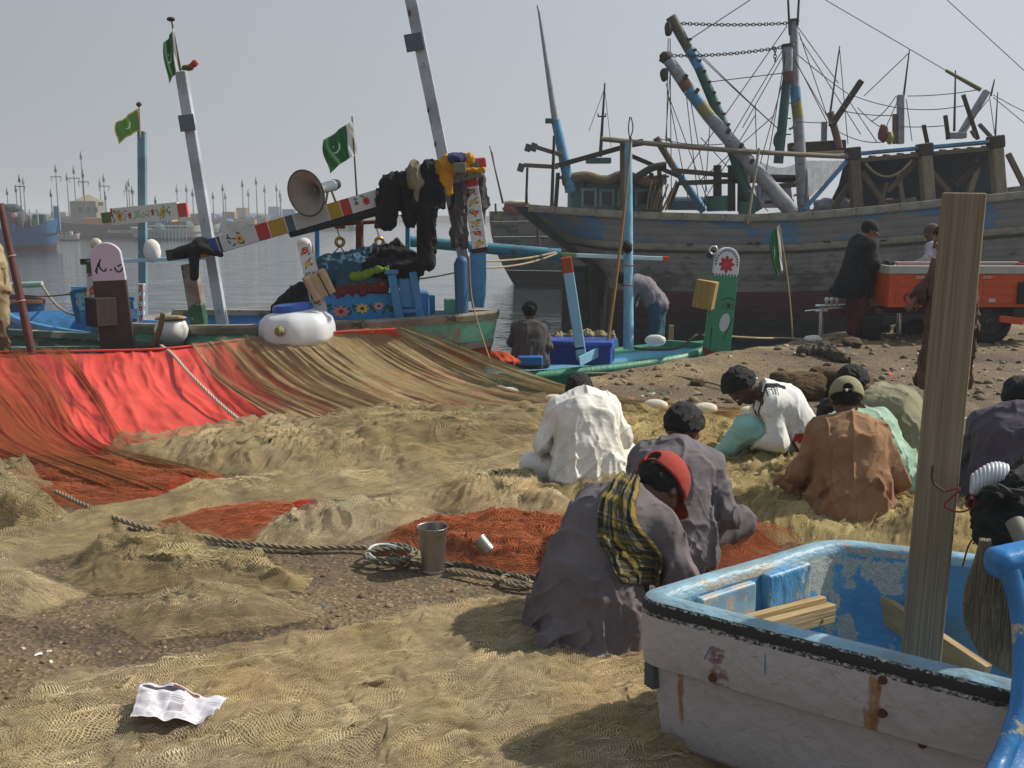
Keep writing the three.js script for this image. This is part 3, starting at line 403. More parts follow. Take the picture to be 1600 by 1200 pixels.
function person(o) {
  const S = ++personSeed * 7.3, sit = !o.stand, A = o.lean ?? 0.6, hy = o.hip ?? (sit ? 0.1 : 0.93), J = {}, sc = o.size ?? 1;
  const step = (p, L, a, r = 0) => V(p.x + L * Math.sin(r), p.y + L * Math.cos(a) * Math.cos(r), p.z + L * Math.sin(a)), rl = o.roll ?? 0;
  J.pelvis = V(0, hy, 0); J.waist = step(J.pelvis, 0.19, A * (o.bend ?? 0.35), rl * 0.6); J.chest = step(J.waist, 0.19, A * 0.85, rl); J.neck = step(J.chest, 0.15, A * 1.2, rl); J.head = step(J.neck, 0.165, A * 1.2 + (o.nod ?? 0.2), rl * 1.3 + (o.tip ?? 0));
  const sw = o.shoulder ?? 0.175, up = J.neck.clone().lerp(J.chest, 0.28), arm = (s, k) => { const a = (o.arms ?? {})[k] ?? []; J['sh' + k] = V(up.x + s * sw, up.y - 0.03, up.z + 0.015 + (a[2] ?? 0)); J['el' + k] = a[0] ? V(...a[0]) : V(up.x + s * 0.26, up.y - 0.24, up.z + 0.1); J['wr' + k] = a[1] ? V(...a[1]) : V(up.x + s * 0.1, Math.max(0.17, up.y - 0.34), up.z + 0.27); }; arm(1, 'L'); arm(-1, 'R');
  const leg = (s, k) => { const l = (o.legs ?? {})[k] ?? []; J['hp' + k] = V(s * 0.085, hy - 0.01, 0.02); J['kn' + k] = l[0] ? V(...l[0]) : sit ? V(s * 0.33, 0.14, 0.3) : V(s * 0.1, 0.5, 0.03); J['an' + k] = l[1] ? V(...l[1]) : sit ? V(-s * 0.06, 0.06, 0.36) : V(s * 0.1, 0.09, 0); J['to' + k] = l[2] ? V(...l[2]) : J['an' + k].clone().add(sit ? V(-s * 0.14, -0.01, 0.04) : V(s * 0.03, -0.05, 0.15)); }; leg(1, 'L'); leg(-1, 'R');
  const sx = (p, d) => p.clone().add(V(d, 0, 0)), body = [], torso = [], sleeves = [], legs = [];
  for (const s of [-1, 1]) { torso.push(bone(sx(J.pelvis, s * 0.065), sx(J.waist, s * 0.05), 0.105, 0.09), bone(sx(J.waist, s * 0.05), sx(J.chest, s * 0.065), 0.09, 0.1), bone(sx(J.chest, s * 0.065), sx(J.neck, s * 0.055).add(V(0, -0.03, -0.015)), 0.1, 0.055)); }
  torso.push(bone(J.shL, J.shR, 0.05, 0.05), bone(J.shL, J.neck, 0.05, 0.045), bone(J.shR, J.neck, 0.05, 0.045));
  for (const k of ['L', 'R']) { sleeves.push(bone(J['sh' + k], J['el' + k], 0.052, 0.042), bone(J['el' + k], J['wr' + k], 0.041, 0.028)); legs.push(bone(J['hp' + k], J['kn' + k], 0.088, 0.058), bone(J['kn' + k], J['an' + k], 0.056, 0.036)); }
  body.push(...torso, ...sleeves, ...legs, bone(J.neck, J.head, 0.056, 0.05)); for (const k of ['L', 'R']) body.push(bone(J['an' + k], J['to' + k], 0.034, 0.028));
  const t = thing('person', o.label, 'person', o.at, o.group); t.rotation.y = Math.PI - (o.facing ?? 0); t.scale.setScalar(sc); t.B = V(0, 0, 0);
  const cell = o.cell ?? 0.014, hq = new THREE.Quaternion().setFromEuler(new THREE.Euler(A * 1.0 + (o.nod ?? 0.2) + (o.pitch ?? 0), o.yaw ?? 0, o.tip ?? 0, 'YXZ')), HM = new THREE.Matrix4().compose(J.head, hq, V(1, 1, 1).multiplyScalar(o.headSize ?? 1.08)), hc = o.headCell ?? 0.005;
  const place = (g) => { g.applyMatrix4(HM); return g; };
  // skin: body, head and hands in one mesh
  { const [lo, hi] = bounds(body, 0.03); const geos = [surfaceNets(unite(body, 0.035), lo, hi, cell), place(surfaceNets(headField, [-0.11, -0.14, -0.14], [0.11, 0.15, 0.14], hc))];
    for (const k of ['L', 'R']) { const d = J['wr' + k].clone().sub(J['el' + k]); const hd = (o.hands ?? {})[k] ?? {}; geos.push(handGeo(J['wr' + k], hd.dir ? V(...hd.dir) : d.clone().normalize().add(V(0, -0.3, 0.1)), hd.palm ? V(...hd.palm) : V(0, -1, 0), k === 'L' ? 1 : -1, hd.curl ?? 0.7, o.handCell ?? 0.005)); }
    part(t, 'body', geos, mat(o.skin ?? SKIN.dark, { rough: 0.55, bumpMap: T.fine, bumpScale: 0.0006 })); }
  if (o.eyes) for (const s of [-1, 1]) part(t, 'eye', place(at(new THREE.SphereGeometry(0.0125, 12, 10), V(s * 0.031, 0.006, 0.081))), mat(0xd8d2c8, { rough: 0.2 }));
  // hair
  const hm = mat(o.hairColor ?? 0x0b0908, { rough: 0.75, bumpMap: rep(T.fine, 10), bumpScale: 0.006 });
  if (o.hair !== 0) { const th = o.hair ?? 0.018, line = o.hairLine ?? 0.03; part(t, 'hair', place(surfaceNets((x, y, z) => { const n = th * (0.75 + 0.5 * n3(x * 30 + S, y * 30, z * 30)) + 0.007 * (n3(x * 110, y * 40 + S, z * 110) - 0.5) + 0.007 * Math.pow(n3(x * 40 + S, y * 40, z * 40), 2), d = cranium(x, y, z, n); const cut = -(0.62 * (y - 0.03) - 0.78 * z + line + 0.012 * (n3(x * 60, y * 60, z * 60) - 0.5)), low = -(y + 0.062 + 0.3 * Math.max(0, z)); return Math.max(d, cut, low); }, [-0.13, -0.13, -0.15], [0.13, 0.17, 0.14], hc), ), hm); }
  if (o.cap) {
    const cm = cloth(o.cap.color); const tilt = o.cap.tilt ?? 0; const ct = new THREE.Matrix4().makeRotationX(tilt);
    const cg = surfaceNets((x, y, z) => { const d = cranium(x, y, z, 0.024 + 0.002 * n3(x * 40, y * 40, z * 40)), low = -(y - 0.012 - 0.25 * Math.max(0, z)), hole = -ell(x, y, z, 0, 0.03, -0.13, 0.03, 0.034, 0.06); return Math.max(d, low, hole, -cranium(x, y, z, 0.012)); }, [-0.12, -0.02, -0.15], [0.12, 0.16, 0.14], 0.005).applyMatrix4(ct);
    const brim = []; for (let i = 0; i <= 14; i++) { const a = (i / 14 - 0.5) * 2.3, r = []; for (let j = 0; j <= 5; j++) { const e = j / 5, R = 0.1 + e * 0.07 * Math.cos(a * 0.62); r.push(V(Math.sin(a) * R * 0.86, 0.034 - e * 0.02 - 0.05 * Math.sin(a) ** 2 * (0.4 + e * 0.5), Math.cos(a) * R - 0.004)); } brim.push(r); }
    const c = part(t, 'cap', place(cg), cm); part(c, 'brim', place(loft(brim).applyMatrix4(ct)), cm); part(c, 'strap', place(tube([V(-0.04, 0.032, -0.106), V(0, 0.028, -0.118), V(0.04, 0.032, -0.106)], 0.005, 6, 16).applyMatrix4(ct)), cm);
    part(c, 'button', place(at(new THREE.SphereGeometry(0.008, 10, 8), V(0, 0.144, -0.012)).applyMatrix4(ct)), cm);
    if (o.cap.toggle) part(c, 'toggle', place(at(new THREE.SphereGeometry(0.009, 10, 8), V(0.005, 0.02, -0.122)).applyMatrix4(ct)), mat(0xe0dcd0, { rough: 0.4 }));
  }
  // clothes
  const wr = (sc2, k) => (x, y, z) => { // wrinkles: long soft pulls and short creases
    const rd = (q) => 1 - Math.abs(2 * q - 1), a = rd(n3(x * 9 + S, y * 2.4 + z * 2, z * 9)), b = rd(n3(x * 21 + y * 9, y * 6 + S, z * 21 - y * 7)), c = rd(n3(x * 42 - y * 22, y * 20, z * 42 + S)), dg = rd(n3((x + y) * 10 + S, (y - x) * 3.5, z * 8 + 4));
    return sc2 * (0.6 * a * a * a + 0.2 * b * b * b + 0.07 * c * c + 0.45 * dg * dg * dg * dg - 0.3) * k(x, y, z) + 0.35 * sc2 * (Math.exp(-(((n3(x * 6.5 + S + 9, y * 2.2 + x * 2, z * 6.5) - 0.5) / 0.05) ** 2)) + 0.35 * Math.exp(-(((n3(x * 9 - y * 4, y * 3.5 + S, z * 9 + 3) - 0.5) / 0.05) ** 2)) - 0.3);
  };
  const shirt = o.shirt; if (shirt) {
    const inf = shirt.loose ?? 0.022, bs = [...torso.map((b) => { const c = [...b]; c[6] += inf; c[7] += inf; return c; })];
    const hang = shirt.hang === 0 ? [] : sit ? [1, -1].map((q) => bone(V(J.chest.x + q * 0.075, J.chest.y + 0.02, J.chest.z - 0.015), V(q * 0.12, 0.1, -0.045), 0.108, 0.125)) : [1, -1].map((q) => bone(V(J.chest.x + q * 0.075, J.chest.y, J.chest.z), V(q * 0.08, 0.75, 0), 0.115, 0.135));
    const sl = sleeves.map((b, i) => { const c = [...b]; c[6] += inf * 0.8; c[7] += inf * 0.85; if (i % 2) { const f = shirt.sleeve ?? 0.92; for (let k = 0; k < 3; k++) c[3 + k] = c[k] + (c[3 + k] - c[k]) * f; c[7] += 0.012; } return c; }).filter((b, i) => !(shirt.short && i % 2));
    const sk = (shirt.skirt ?? (sit ? [[0, 0.2, -0.03, 0.13, 0, 0.06, -0.07, 0.16], [0.1, 0.16, 0, 0.12, 0.15, 0.05, -0.02, 0.12], [-0.1, 0.16, 0, 0.12, -0.15, 0.05, -0.02, 0.12], [0, 0.12, 0.1, 0.1, 0, 0.1, 0.22, 0.1]] : [[0.05, 0.95, 0, 0.13, 0.07, 0.55, 0, 0.14], [-0.05, 0.95, 0, 0.13, -0.07, 0.55, 0, 0.14]])).map((s) => [s[0], s[1], s[2], s[4], s[5], s[6], s[3], s[7]]);
    const w = wr((shirt.wrinkle ?? 0.022) * 1.5, (x, y) => 0.5 + 0.75 * sst(0.45 + (sit ? 0 : 0.8) - y, -0.1, 0.35)), uT = unite([...bs, ...sk, ...hang], 0.09), uS = unite(sl, 0.03), nk = J.neck, hd = J.head.clone().sub(nk).normalize();
    const f = (x, y, z) => { const d = smin(uT(x, y, z), uS(x, y, z), 0.035) - w(x, y, z); const e = (x - nk.x) * hd.x + (y - nk.y) * hd.y + (z - nk.z) * hd.z - (shirt.collar ?? 0.035); return Math.max(d, e, sit ? -(y - 0.004) : -(y - (shirt.hem ?? 0.45)), ...sl.filter((_, i) => shirt.short || i % 2).map((c) => { const L = Math.hypot(c[3] - c[0], c[4] - c[1], c[5] - c[2]), q = ((x - c[3]) * (c[3] - c[0]) + (y - c[4]) * (c[4] - c[1]) + (z - c[5]) * (c[5] - c[2])) / L, rr = Math.hypot(x - c[3], y - c[4], z - c[5]); return rr < 0.09 ? q : -1; })); };
    t.F = f; const [lo, hi] = bounds([...bs, ...sk, ...sl, ...hang], 0.04); lo[1] = Math.max(lo[1], -0.02); const g = surfaceNets(f, lo, hi, shirt.cell ?? 0.009);
    if (shirt.paint) { const p = g.attributes.position, c = new Float32Array(p.count * 3); for (let i = 0; i < p.count; i++) { const k = new THREE.Color(shirt.paint(p.getX(i), p.getY(i), p.getZ(i), J)); c.set([k.r, k.g, k.b], i * 3); } g.setAttribute('color', new THREE.BufferAttribute(c, 3)); }
    const sp = new THREE.Mesh(g, cloth(shirt.paint ? 0xffffff : shirt.color, { vertexColors: !!shirt.paint, map: rep(T.noiseC, 2) })); sp.name = shirt.name ?? 'shirt'; sp.B = t.B; t.add(sp);
    if (shirt.stand) { const c0 = nk.clone().addScaledVector(hd, 0.012), q = new THREE.Quaternion().setFromUnitVectors(UP, hd), ring = lathe([[0.07, -0.02], [0.068, 0.0], [0.066, 0.022], [0.07, 0.026], [0.074, 0.02], [0.076, -0.02]], 26); ring.scale(1.02, 1, 1.02); ring.applyQuaternion(q); ring.translate(c0.x, c0.y, c0.z); part(sp, 'collar', ring, cloth(shirt.collarColor ?? shirt.color)); }
  }
  if (o.pants) { const pb = legs.map((b, i) => { const c = [...b]; const l = o.pants.loose ?? 0.03; c[6] += l; c[7] += l * (i % 2 ? 0.9 : 1); if (i % 2) for (let k = 0; k < 3; k++) c[3 + k] = c[k] + (c[3 + k] - c[k]) * 0.93; return c; }); pb.push(bone(sx(J.pelvis, 0.06), sx(J.pelvis, -0.06), 0.125, 0.125)); const u = unite(pb, 0.05), w = wr(0.022, () => 1); const [lo, hi] = bounds(pb, 0.03); lo[1] = Math.max(lo[1], -0.02); part(t, 'trousers', surfaceNets((x, y, z) => Math.max(u(x, y, z) - w(x, y, z), -(y - 0.004)), lo, hi, 0.014), cloth(o.pants.color)); }
  return { t, J, HM, place, field: t.F };
}
const seatAt = (px, py) => { const p = G(px, py); p.y = gh(p.x, p.z) + 0.02; return p; };
// the man in the red cap, bent over in the foreground
{
  const r = person({ label: 'man in red cap and grey tunic with a plaid scarf on his shoulder, sitting hunched', headSize: 1.16, at: seatAt(925, 1005), facing: 0.85, size: 1.0, lean: 0.66, bend: 0.15, nod: 0.5, tip: -0.15, yaw: -0.1, hair: 0.014, cap: { color: 0x9c3a30, tilt: -0.1 }, headCell: 0.004, handCell: 0.004, shoulder: 0.19, arms: { L: [[0.3, 0.27, 0.17], [0.1, 0.2, 0.42]], R: [[-0.3, 0.3, 0.2], [-0.1, 0.22, 0.44]] },
    shirt: { name: 'tunic', color: 0x6e6568, loose: 0.03, cell: 0.0078, wrinkle: 0.022, stand: true, skirt: [[0, 0.3, -0.01, 0.15, 0, 0.08, -0.06, 0.17], [0.09, 0.22, -0.02, 0.13, 0.16, 0.05, -0.03, 0.13], [-0.09, 0.22, -0.02, 0.13, -0.16, 0.05, -0.03, 0.13], [0, 0.02, -0.1, 0.1, 0, 0.015, -0.24, 0.07], [-0.1, 0.02, -0.1, 0.08, -0.18, 0.015, -0.2, 0.05], [0, 0.12, 0.1, 0.1, 0, 0.1, 0.22, 0.1]] }, pants: { color: 0x625a5c } });
  const plaid = canvasTex(256, 256, (c, w, h) => { c.fillStyle = '#4c4a40'; c.fillRect(0, 0, w, h); const S = [['#b59a3c', 8, 22], ['#8d8a80', 42, 10], ['#2b2b28', 60, 16], ['#b59a3c', 92, 8], ['#c4c2b8', 112, 5], ['#5d5a48', 128, 22], ['#b59a3c', 168, 26], ['#2b2b28', 204, 14], ['#a5a396', 236, 8]]; c.globalAlpha = 0.75; for (const [k, x, d] of S) { c.fillStyle = k; c.fillRect(x, 0, d, h); } c.globalAlpha = 0.5; for (const [k, x, d] of S) { c.fillStyle = k; c.fillRect(0, x, w, d); } });
  const rows = [], J = r.J, line = new THREE.CatmullRomCurve3([V(0.05, J.neck.y - 0.02, J.neck.z + 0.12), V(0.02, J.neck.y + 0.05, J.neck.z + 0.03), V(-0.05, J.neck.y, J.neck.z - 0.04), V(-0.14, J.chest.y + 0.05, J.chest.z), V(-0.2, J.chest.y - 0.03, J.chest.z), V(-0.235, J.waist.y + 0.09, J.waist.z), V(-0.25, J.waist.y + 0.02, J.waist.z)]);
  for (let i = 0; i <= 70; i++) {
    const e = i / 70, p = line.getPoint(e), out = V(0, lerp(1.6, 0.25, sst(e, 0.15, 0.6)), lerp(0.2, -1, sst(e, 0.1, 0.45))).normalize(), wd = 0.045 + 0.04 * Math.sin(Math.PI * clamp(e * 1.1 - 0.05, 0, 1)) - 0.02 * sst(e, 0.85, 1), row = [];
    for (let j = 0; j <= 30; j++) { const q = j / 30 - 0.5, a = p.clone().add(V(q * 2 * wd, 0, q * 0.03)); let d = 0.35; for (let n = 0; n < 40; n++) { const w = a.clone().addScaledVector(out, d), f = r.field(w.x, w.y, w.z); if (f < 0.006) break; d -= Math.max(0.002, f * 0.7); if (d < -0.1) break; } row.push(a.addScaledVector(out, d + 0.012 + 0.011 * Math.abs(Math.sin(q * 13 + e * 2)) + 0.006 * Math.sin(q * 34 + e * 7))); }
    rows.push(row);
  }
  const sg = loft(rows, (i, j) => [j / 30 * 1.3, i / 70 * 3.2]); const m = part(r.t, 'scarf', sg, mat(0xd8d2c0, { map: plaid, rough: 0.95, bumpMap: T.weave, bumpScale: 0.001 }));
}
person({ label: 'man in white tunic sitting with his back turned and head bowed', at: seatAt(918, 762), facing: -0.1, lean: 0.55, bend: 0.1, nod: 0.75, yaw: 0.15, size: 0.95, shoulder: 0.17, hair: 0.016, arms: { L: [[0.3, 0.28, 0.12], [0.14, 0.2, 0.3]], R: [[-0.29, 0.3, 0.16], [-0.12, 0.24, 0.34]] }, shirt: { name: 'tunic', color: 0xe4e0d8, loose: 0.026, wrinkle: 0.024, stand: true }, pants: { color: 0xdedbd4 }, legs: { L: [[0.36, 0.1, 0.22]] } });
person({ label: 'man in grey shirt with thick black hair sitting behind the red capped man', at: seatAt(1042, 880), facing: 0.35, lean: 0.6, bend: 0.15, nod: 0.3, yaw: -0.35, size: 0.96, shoulder: 0.175, hair: 0.026, hairLine: 0.012, arms: { R: [[-0.3, 0.26, 0.1], [-0.12, 0.2, 0.3]] }, legs: { R: [[-0.34, 0.15, 0.34]] }, shirt: { color: 0x6b6468, wrinkle: 0.024, stand: true }, pants: { color: 0x5f595c } });
person({ label: 'young man in white sports jersey and aqua trousers, bowed over his net', size: 1.0, at: seatAt(1250, 732), facing: -1.5, lean: 0.75, bend: 0.3, nod: 0.45, pitch: 0.05, yaw: 0.0, hair: 0.028, hairLine: 0.014, eyes: true, skin: 0x4a3226, headCell: 0.004, handCell: 0.004, legs: { L: [[0.18, 0.3, 0.42], [0.1, 0.06, 0.6]], R: [[-0.36, 0.12, 0.3], [0.0, 0.07, 0.42]] }, arms: { L: [[0.27, 0.23, 0.22], [0.13, 0.2, 0.47]], R: [[-0.28, 0.22, 0.3], [-0.02, 0.17, 0.46]] },
  shirt: { name: 'jersey', short: false, sleeve: 0.9, collar: 0.03, stand: true, collarColor: 0xe8e6e2, wrinkle: 0.014, color: 0xe6e4e0, cell: 0.009, skirt: [[0, 0.16, 0, 0.1, 0, 0.1, -0.04, 0.13]], paint: (x, y, z, J) => { const up = J.shL.y; if (x > 0.09 && y < up - 0.19 && y > up - 0.33 && z < J.chest.z - 0.06 - (up - 0.19 - y) * -0.2 && z > J.waist.z - 0.16 && Math.abs(x) < 0.24) return 0xb01c1c; const q = Math.abs(x) - 0.115; if (Math.abs(q) < 0.03 && z > J.neck.z - 0.12 && y > up - 0.2) return 0x17171a; if (x > 0.14 && x < 0.23 && Math.abs(((z - J.shL.z) * 60) % 1) < 0.4 && y > up + 0.01 && Math.abs(z - J.shL.z) < 0.04) return 0x1c1c20; return 0xe6e4e0; } }, pants: { color: 0x9cccc6 } });
person({ label: 'man in tan tunic and khaki cap sitting on the net with his back turned', at: seatAt(1325, 816), facing: 0.12, lean: 0.42, bend: 0.1, nod: 0.2, yaw: -0.15, size: 0.94, shoulder: 0.165, hair: 0.012, cap: { color: 0x8f8a6c, toggle: true, tilt: -0.12 }, headCell: 0.004, arms: { L: [[0.3, 0.28, 0.06], [0.22, 0.14, 0.22]], R: [[-0.29, 0.26, 0.04], [-0.2, 0.1, 0.2]] }, shirt: { name: 'tunic', color: 0x946f50, wrinkle: 0.028, stand: true, skirt: [[0, 0.22, -0.03, 0.13, 0, 0.06, -0.08, 0.17], [0.1, 0.16, 0, 0.12, 0.2, 0.04, -0.04, 0.12], [-0.1, 0.16, 0, 0.12, -0.17, 0.05, -0.04, 0.12], [0.1, 0.03, -0.05, 0.1, 0.26, 0.015, -0.1, 0.06]] }, pants: { color: 0x8a6440 } });
person({ label: 'man in pale mint tunic bowed low beside the khaki capped man', at: seatAt(1376, 790), facing: -0.35, lean: 0.95, bend: 0.3, nod: 0.5, size: 0.98, shirt: { name: 'tunic', color: 0x9cb8a2, wrinkle: 0.024, skirt: [[0, 0.24, -0.03, 0.15, 0, 0.06, -0.07, 0.19], [-0.1, 0.2, 0, 0.13, -0.2, 0.05, -0.02, 0.13]] }, pants: { color: 0x86aa92 } });
person({ label: 'man in khaki shirt bending forward behind the mint tunic', at: seatAt(1432, 742), facing: -0.85, lean: 0.85, bend: 0.4, nod: 0.2, yaw: 0.1, size: 1.02, hair: 0.02, shirt: { color: 0x8a866c, wrinkle: 0.022 }, pants: { color: 0x807c5c } });
person({ label: 'man in slate purple tunic sitting beyond the wooden post', at: seatAt(1575, 812), facing: 0.5, lean: 0.5, bend: 0.1, nod: 0.5, size: 1.0, shoulder: 0.175, hair: 0.02, arms: { R: [[-0.3, 0.26, 0.08], [-0.14, 0.2, 0.24]] }, shirt: { name: 'tunic', color: 0x4d4654, wrinkle: 0.022, stand: true }, pants: { color: 0x49424f } });
// ------------------------------------------------------------------ boats
const flowerPaint = (c, x, y, r, petal, core, n = 8) => { c.fillStyle = petal; for (let i = 0; i < n; i++) { const a = i / n * 6.283; c.beginPath(); c.ellipse(x + Math.cos(a) * r * 0.62, y + Math.sin(a) * r * 0.62, r * 0.42, r * 0.24, a, 0, 7); c.fill(); } c.fillStyle = core; c.beginPath(); c.arc(x, y, r * 0.34, 0, 7); c.fill(); };
const leafPaint = (c, x, y, r, a, col) => { c.fillStyle = col; c.beginPath(); c.ellipse(x, y, r, r * 0.34, a, 0, 7); c.fill(); };
const script = (c, x, y, s, col, pts) => { c.strokeStyle = col; c.fillStyle = col; c.lineWidth = s * 0.09; c.lineCap = 'round'; for (const st of pts) { if (st.length === 1) { c.beginPath(); c.arc(x + st[0][0] * s, y + st[0][1] * s, s * 0.06, 0, 7); c.fill(); continue; } c.beginPath(); c.moveTo(x + st[0][0] * s, y + st[0][1] * s); for (let i = 1; i < st.length; i++) { const p = st[i - 1], q = st[i]; c.quadraticCurveTo(x + p[0] * s, y + p[1] * s, x + (p[0] + q[0]) / 2 * s, y + (p[1] + q[1]) / 2 * s); } const e = st[st.length - 1]; c.lineTo(x + e[0] * s, y + e[1] * s); c.stroke(); } };
const vinePaint = (c, w, h, bg, o = {}) => { c.fillStyle = bg; c.fillRect(0, 0, w, h); const R = rng(o.seed ?? 4), n = o.n ?? 5; for (let i = 0; i < n; i++) { const x = o.vert ? w / 2 : (i + 0.5) / n * w, y = o.vert ? (i + 0.5) / n * h : h / 2, r = Math.min(w, h) * 0.3; for (let k = 0; k < 6; k++) leafPaint(c, x + (R() - 0.5) * r * 3.6 * (o.vert ? 0.6 : 1), y + (R() - 0.5) * r * 3 * (o.vert ? 1.2 : 0.6), r * 0.55, R() * 6, '#1f5a38'); flowerPaint(c, x, y, r, o.petals?.[i % o.petals.length] ?? '#b52a25', '#d8b23a'); } };
const postG = (a, b, w, d) => { const L = a.distanceTo(b), g = new THREE.BoxGeometry(w, L, d), q = new THREE.Quaternion().setFromUnitVectors(UP, b.clone().sub(a).normalize()); g.applyQuaternion(q); g.translate((a.x + b.x) / 2, (a.y + b.y) / 2, (a.z + b.z) / 2); return g; };
// hull of bands between stern and bow; returns a point function
function hullOn(t, o) {
  const ax = o.bow.clone().sub(o.stern).setY(0), L = ax.length(); ax.normalize(); const side = V(-ax.z, 0, ax.x), sh = o.shape ?? ((q) => Math.pow(Math.sin(Math.PI * clamp(0.28 + q * 0.72, 0, 1)), 0.75));
  const pt = (s, q, v, inset = 0) => { const along = q * L + (o.rakeBow ?? 0.5) * (1 - v) * sst(q, 0.6, 1) - (o.rakeStern ?? 0.1) * (1 - v) * sst(1 - q, 0.7, 1); const w = Math.max(0.001, o.beam / 2 * sh(q) * Math.pow(Math.max(0, 1 - v), (o.full ?? 0.38) + (o.vee ?? 0.5) * q * q) - inset); const y = lerp(o.gun(q), o.keel?.(q) ?? WATER - 0.5, v); return o.stern.clone().setY(0).addScaledVector(ax, along).addScaledVector(side, s * w).setY(y); };
  const N = o.n ?? 26;
  for (const s of [-1, 1]) for (const [v0, v1, m, name, proud = 0] of o.bands) { const rows = []; for (let i = 0; i <= N; i++) { const r = []; for (let j = 0; j <= 4; j++) r.push(pt(s, i / N, lerp(v0, v1, j / 4), -proud)); rows.push(r); } part(t, name, sheet(rows), m); }
  const inner = []; for (const s of [-1, 1]) { const rows = []; for (let i = 0; i <= N; i++) { const r = []; for (let j = 0; j <= 4; j++) r.push(pt(s, i / N, lerp(0, o.inV ?? 0.45, j / 4), 0.05)); rows.push(r); } inner.push(sheet(rows)); }
  part(t, 'inner_planking', inner, o.inside);
  { const rows = []; for (let i = 0; i <= N; i++) { const a = pt(-1, i / N, o.deckV ?? 0.4, 0.04), b = pt(1, i / N, o.deckV ?? 0.4, 0.04); rows.push([a, a.clone().lerp(b, 0.5), b]); } part(t, 'deck', sheet(rows), o.deck ?? o.inside); }
  { const st = []; for (let j = 0; j <= 6; j++) st.push([pt(-1, 0, j / 6), pt(1, 0, j / 6)]); part(t, 'transom', sheet(st), o.bands[0][2]); }
  for (const s of [-1, 1]) { const top = [], rw = o.rail ?? 0.07; for (let i = 0; i <= N; i++) { const a = pt(s, i / N, 0, -0.02), b = pt(s, i / N, 0, rw); const u = V(0, 0.03, 0); top.push([a.clone().add(V(0, -0.04, 0)), a.clone().add(u), b.clone().add(u), b.clone().add(V(0, -0.04, 0))]); } part(t, 'gunwale', sheet(top).toNonIndexed(), o.railM); }
  return { pt, ax, side };
}
function flag(t, name, a, b, fly, m, wave = 0.05, n = 14) { const rows = []; for (let i = 0; i <= n; i++) { const e = i / n, r = []; for (let j = 0; j <= 8; j++) { const q = j / 8, p = a.clone().lerp(b, q).addScaledVector(fly, e); p.add(V(0, -0.25 * e * e * fly.length(), wave * Math.sin(e * 7 + q * 2.2) * e + 0.4 * wave * Math.sin(e * 15 + q * 5))); p.x += wave * 0.5 * Math.sin(q * 5 + e * 3) * e; r.push(p); } rows.push(r); } return part(t, name, loft(rows, (i, j) => [i / n, 1 - j / 8]), m); }
const pakFlag = canvasTex(128, 96, (c, w, h) => { c.fillStyle = '#1d5a2c'; c.fillRect(0, 0, w, h); c.fillStyle = '#d9d9d0'; c.fillRect(0, 0, w * 0.25, h); c.beginPath(); c.arc(w * 0.62, h * 0.5, h * 0.15, 0, 7); c.fill(); c.fillStyle = '#1d5a2c'; c.beginPath(); c.arc(w * 0.645, h * 0.47, h * 0.14, 0, 7); c.fill(); c.fillStyle = '#d9d9d0'; c.fillRect(w * 0.68, h * 0.4, 4, 4); });
const flagM = mat(0xffffff, { map: pakFlag, rough: 0.9, transmission: 0.35, thickness: 0 }), greenFlag = mat(0x3f6d3a, { rough: 0.9, transmission: 0.35, thickness: 0 }), limeFlag = mat(0xffffff, { map: canvasTex(128, 96, (c, w, h) => { c.fillStyle = '#5f8f3e'; c.fillRect(0, 0, w, h); c.strokeStyle = '#c9a94a'; c.lineWidth = 10; c.strokeRect(2, 2, w - 4, h - 4); c.fillStyle = '#d5d2b8'; c.beginPath(); c.arc(w * 0.5, h * 0.5, 16, 0, 7); c.fill(); c.fillStyle = '#5f8f3e'; c.beginPath(); c.arc(w * 0.55, h * 0.45, 13, 0, 7); c.fill(); }), rough: 0.9, transmission: 0.3, thickness: 0 });
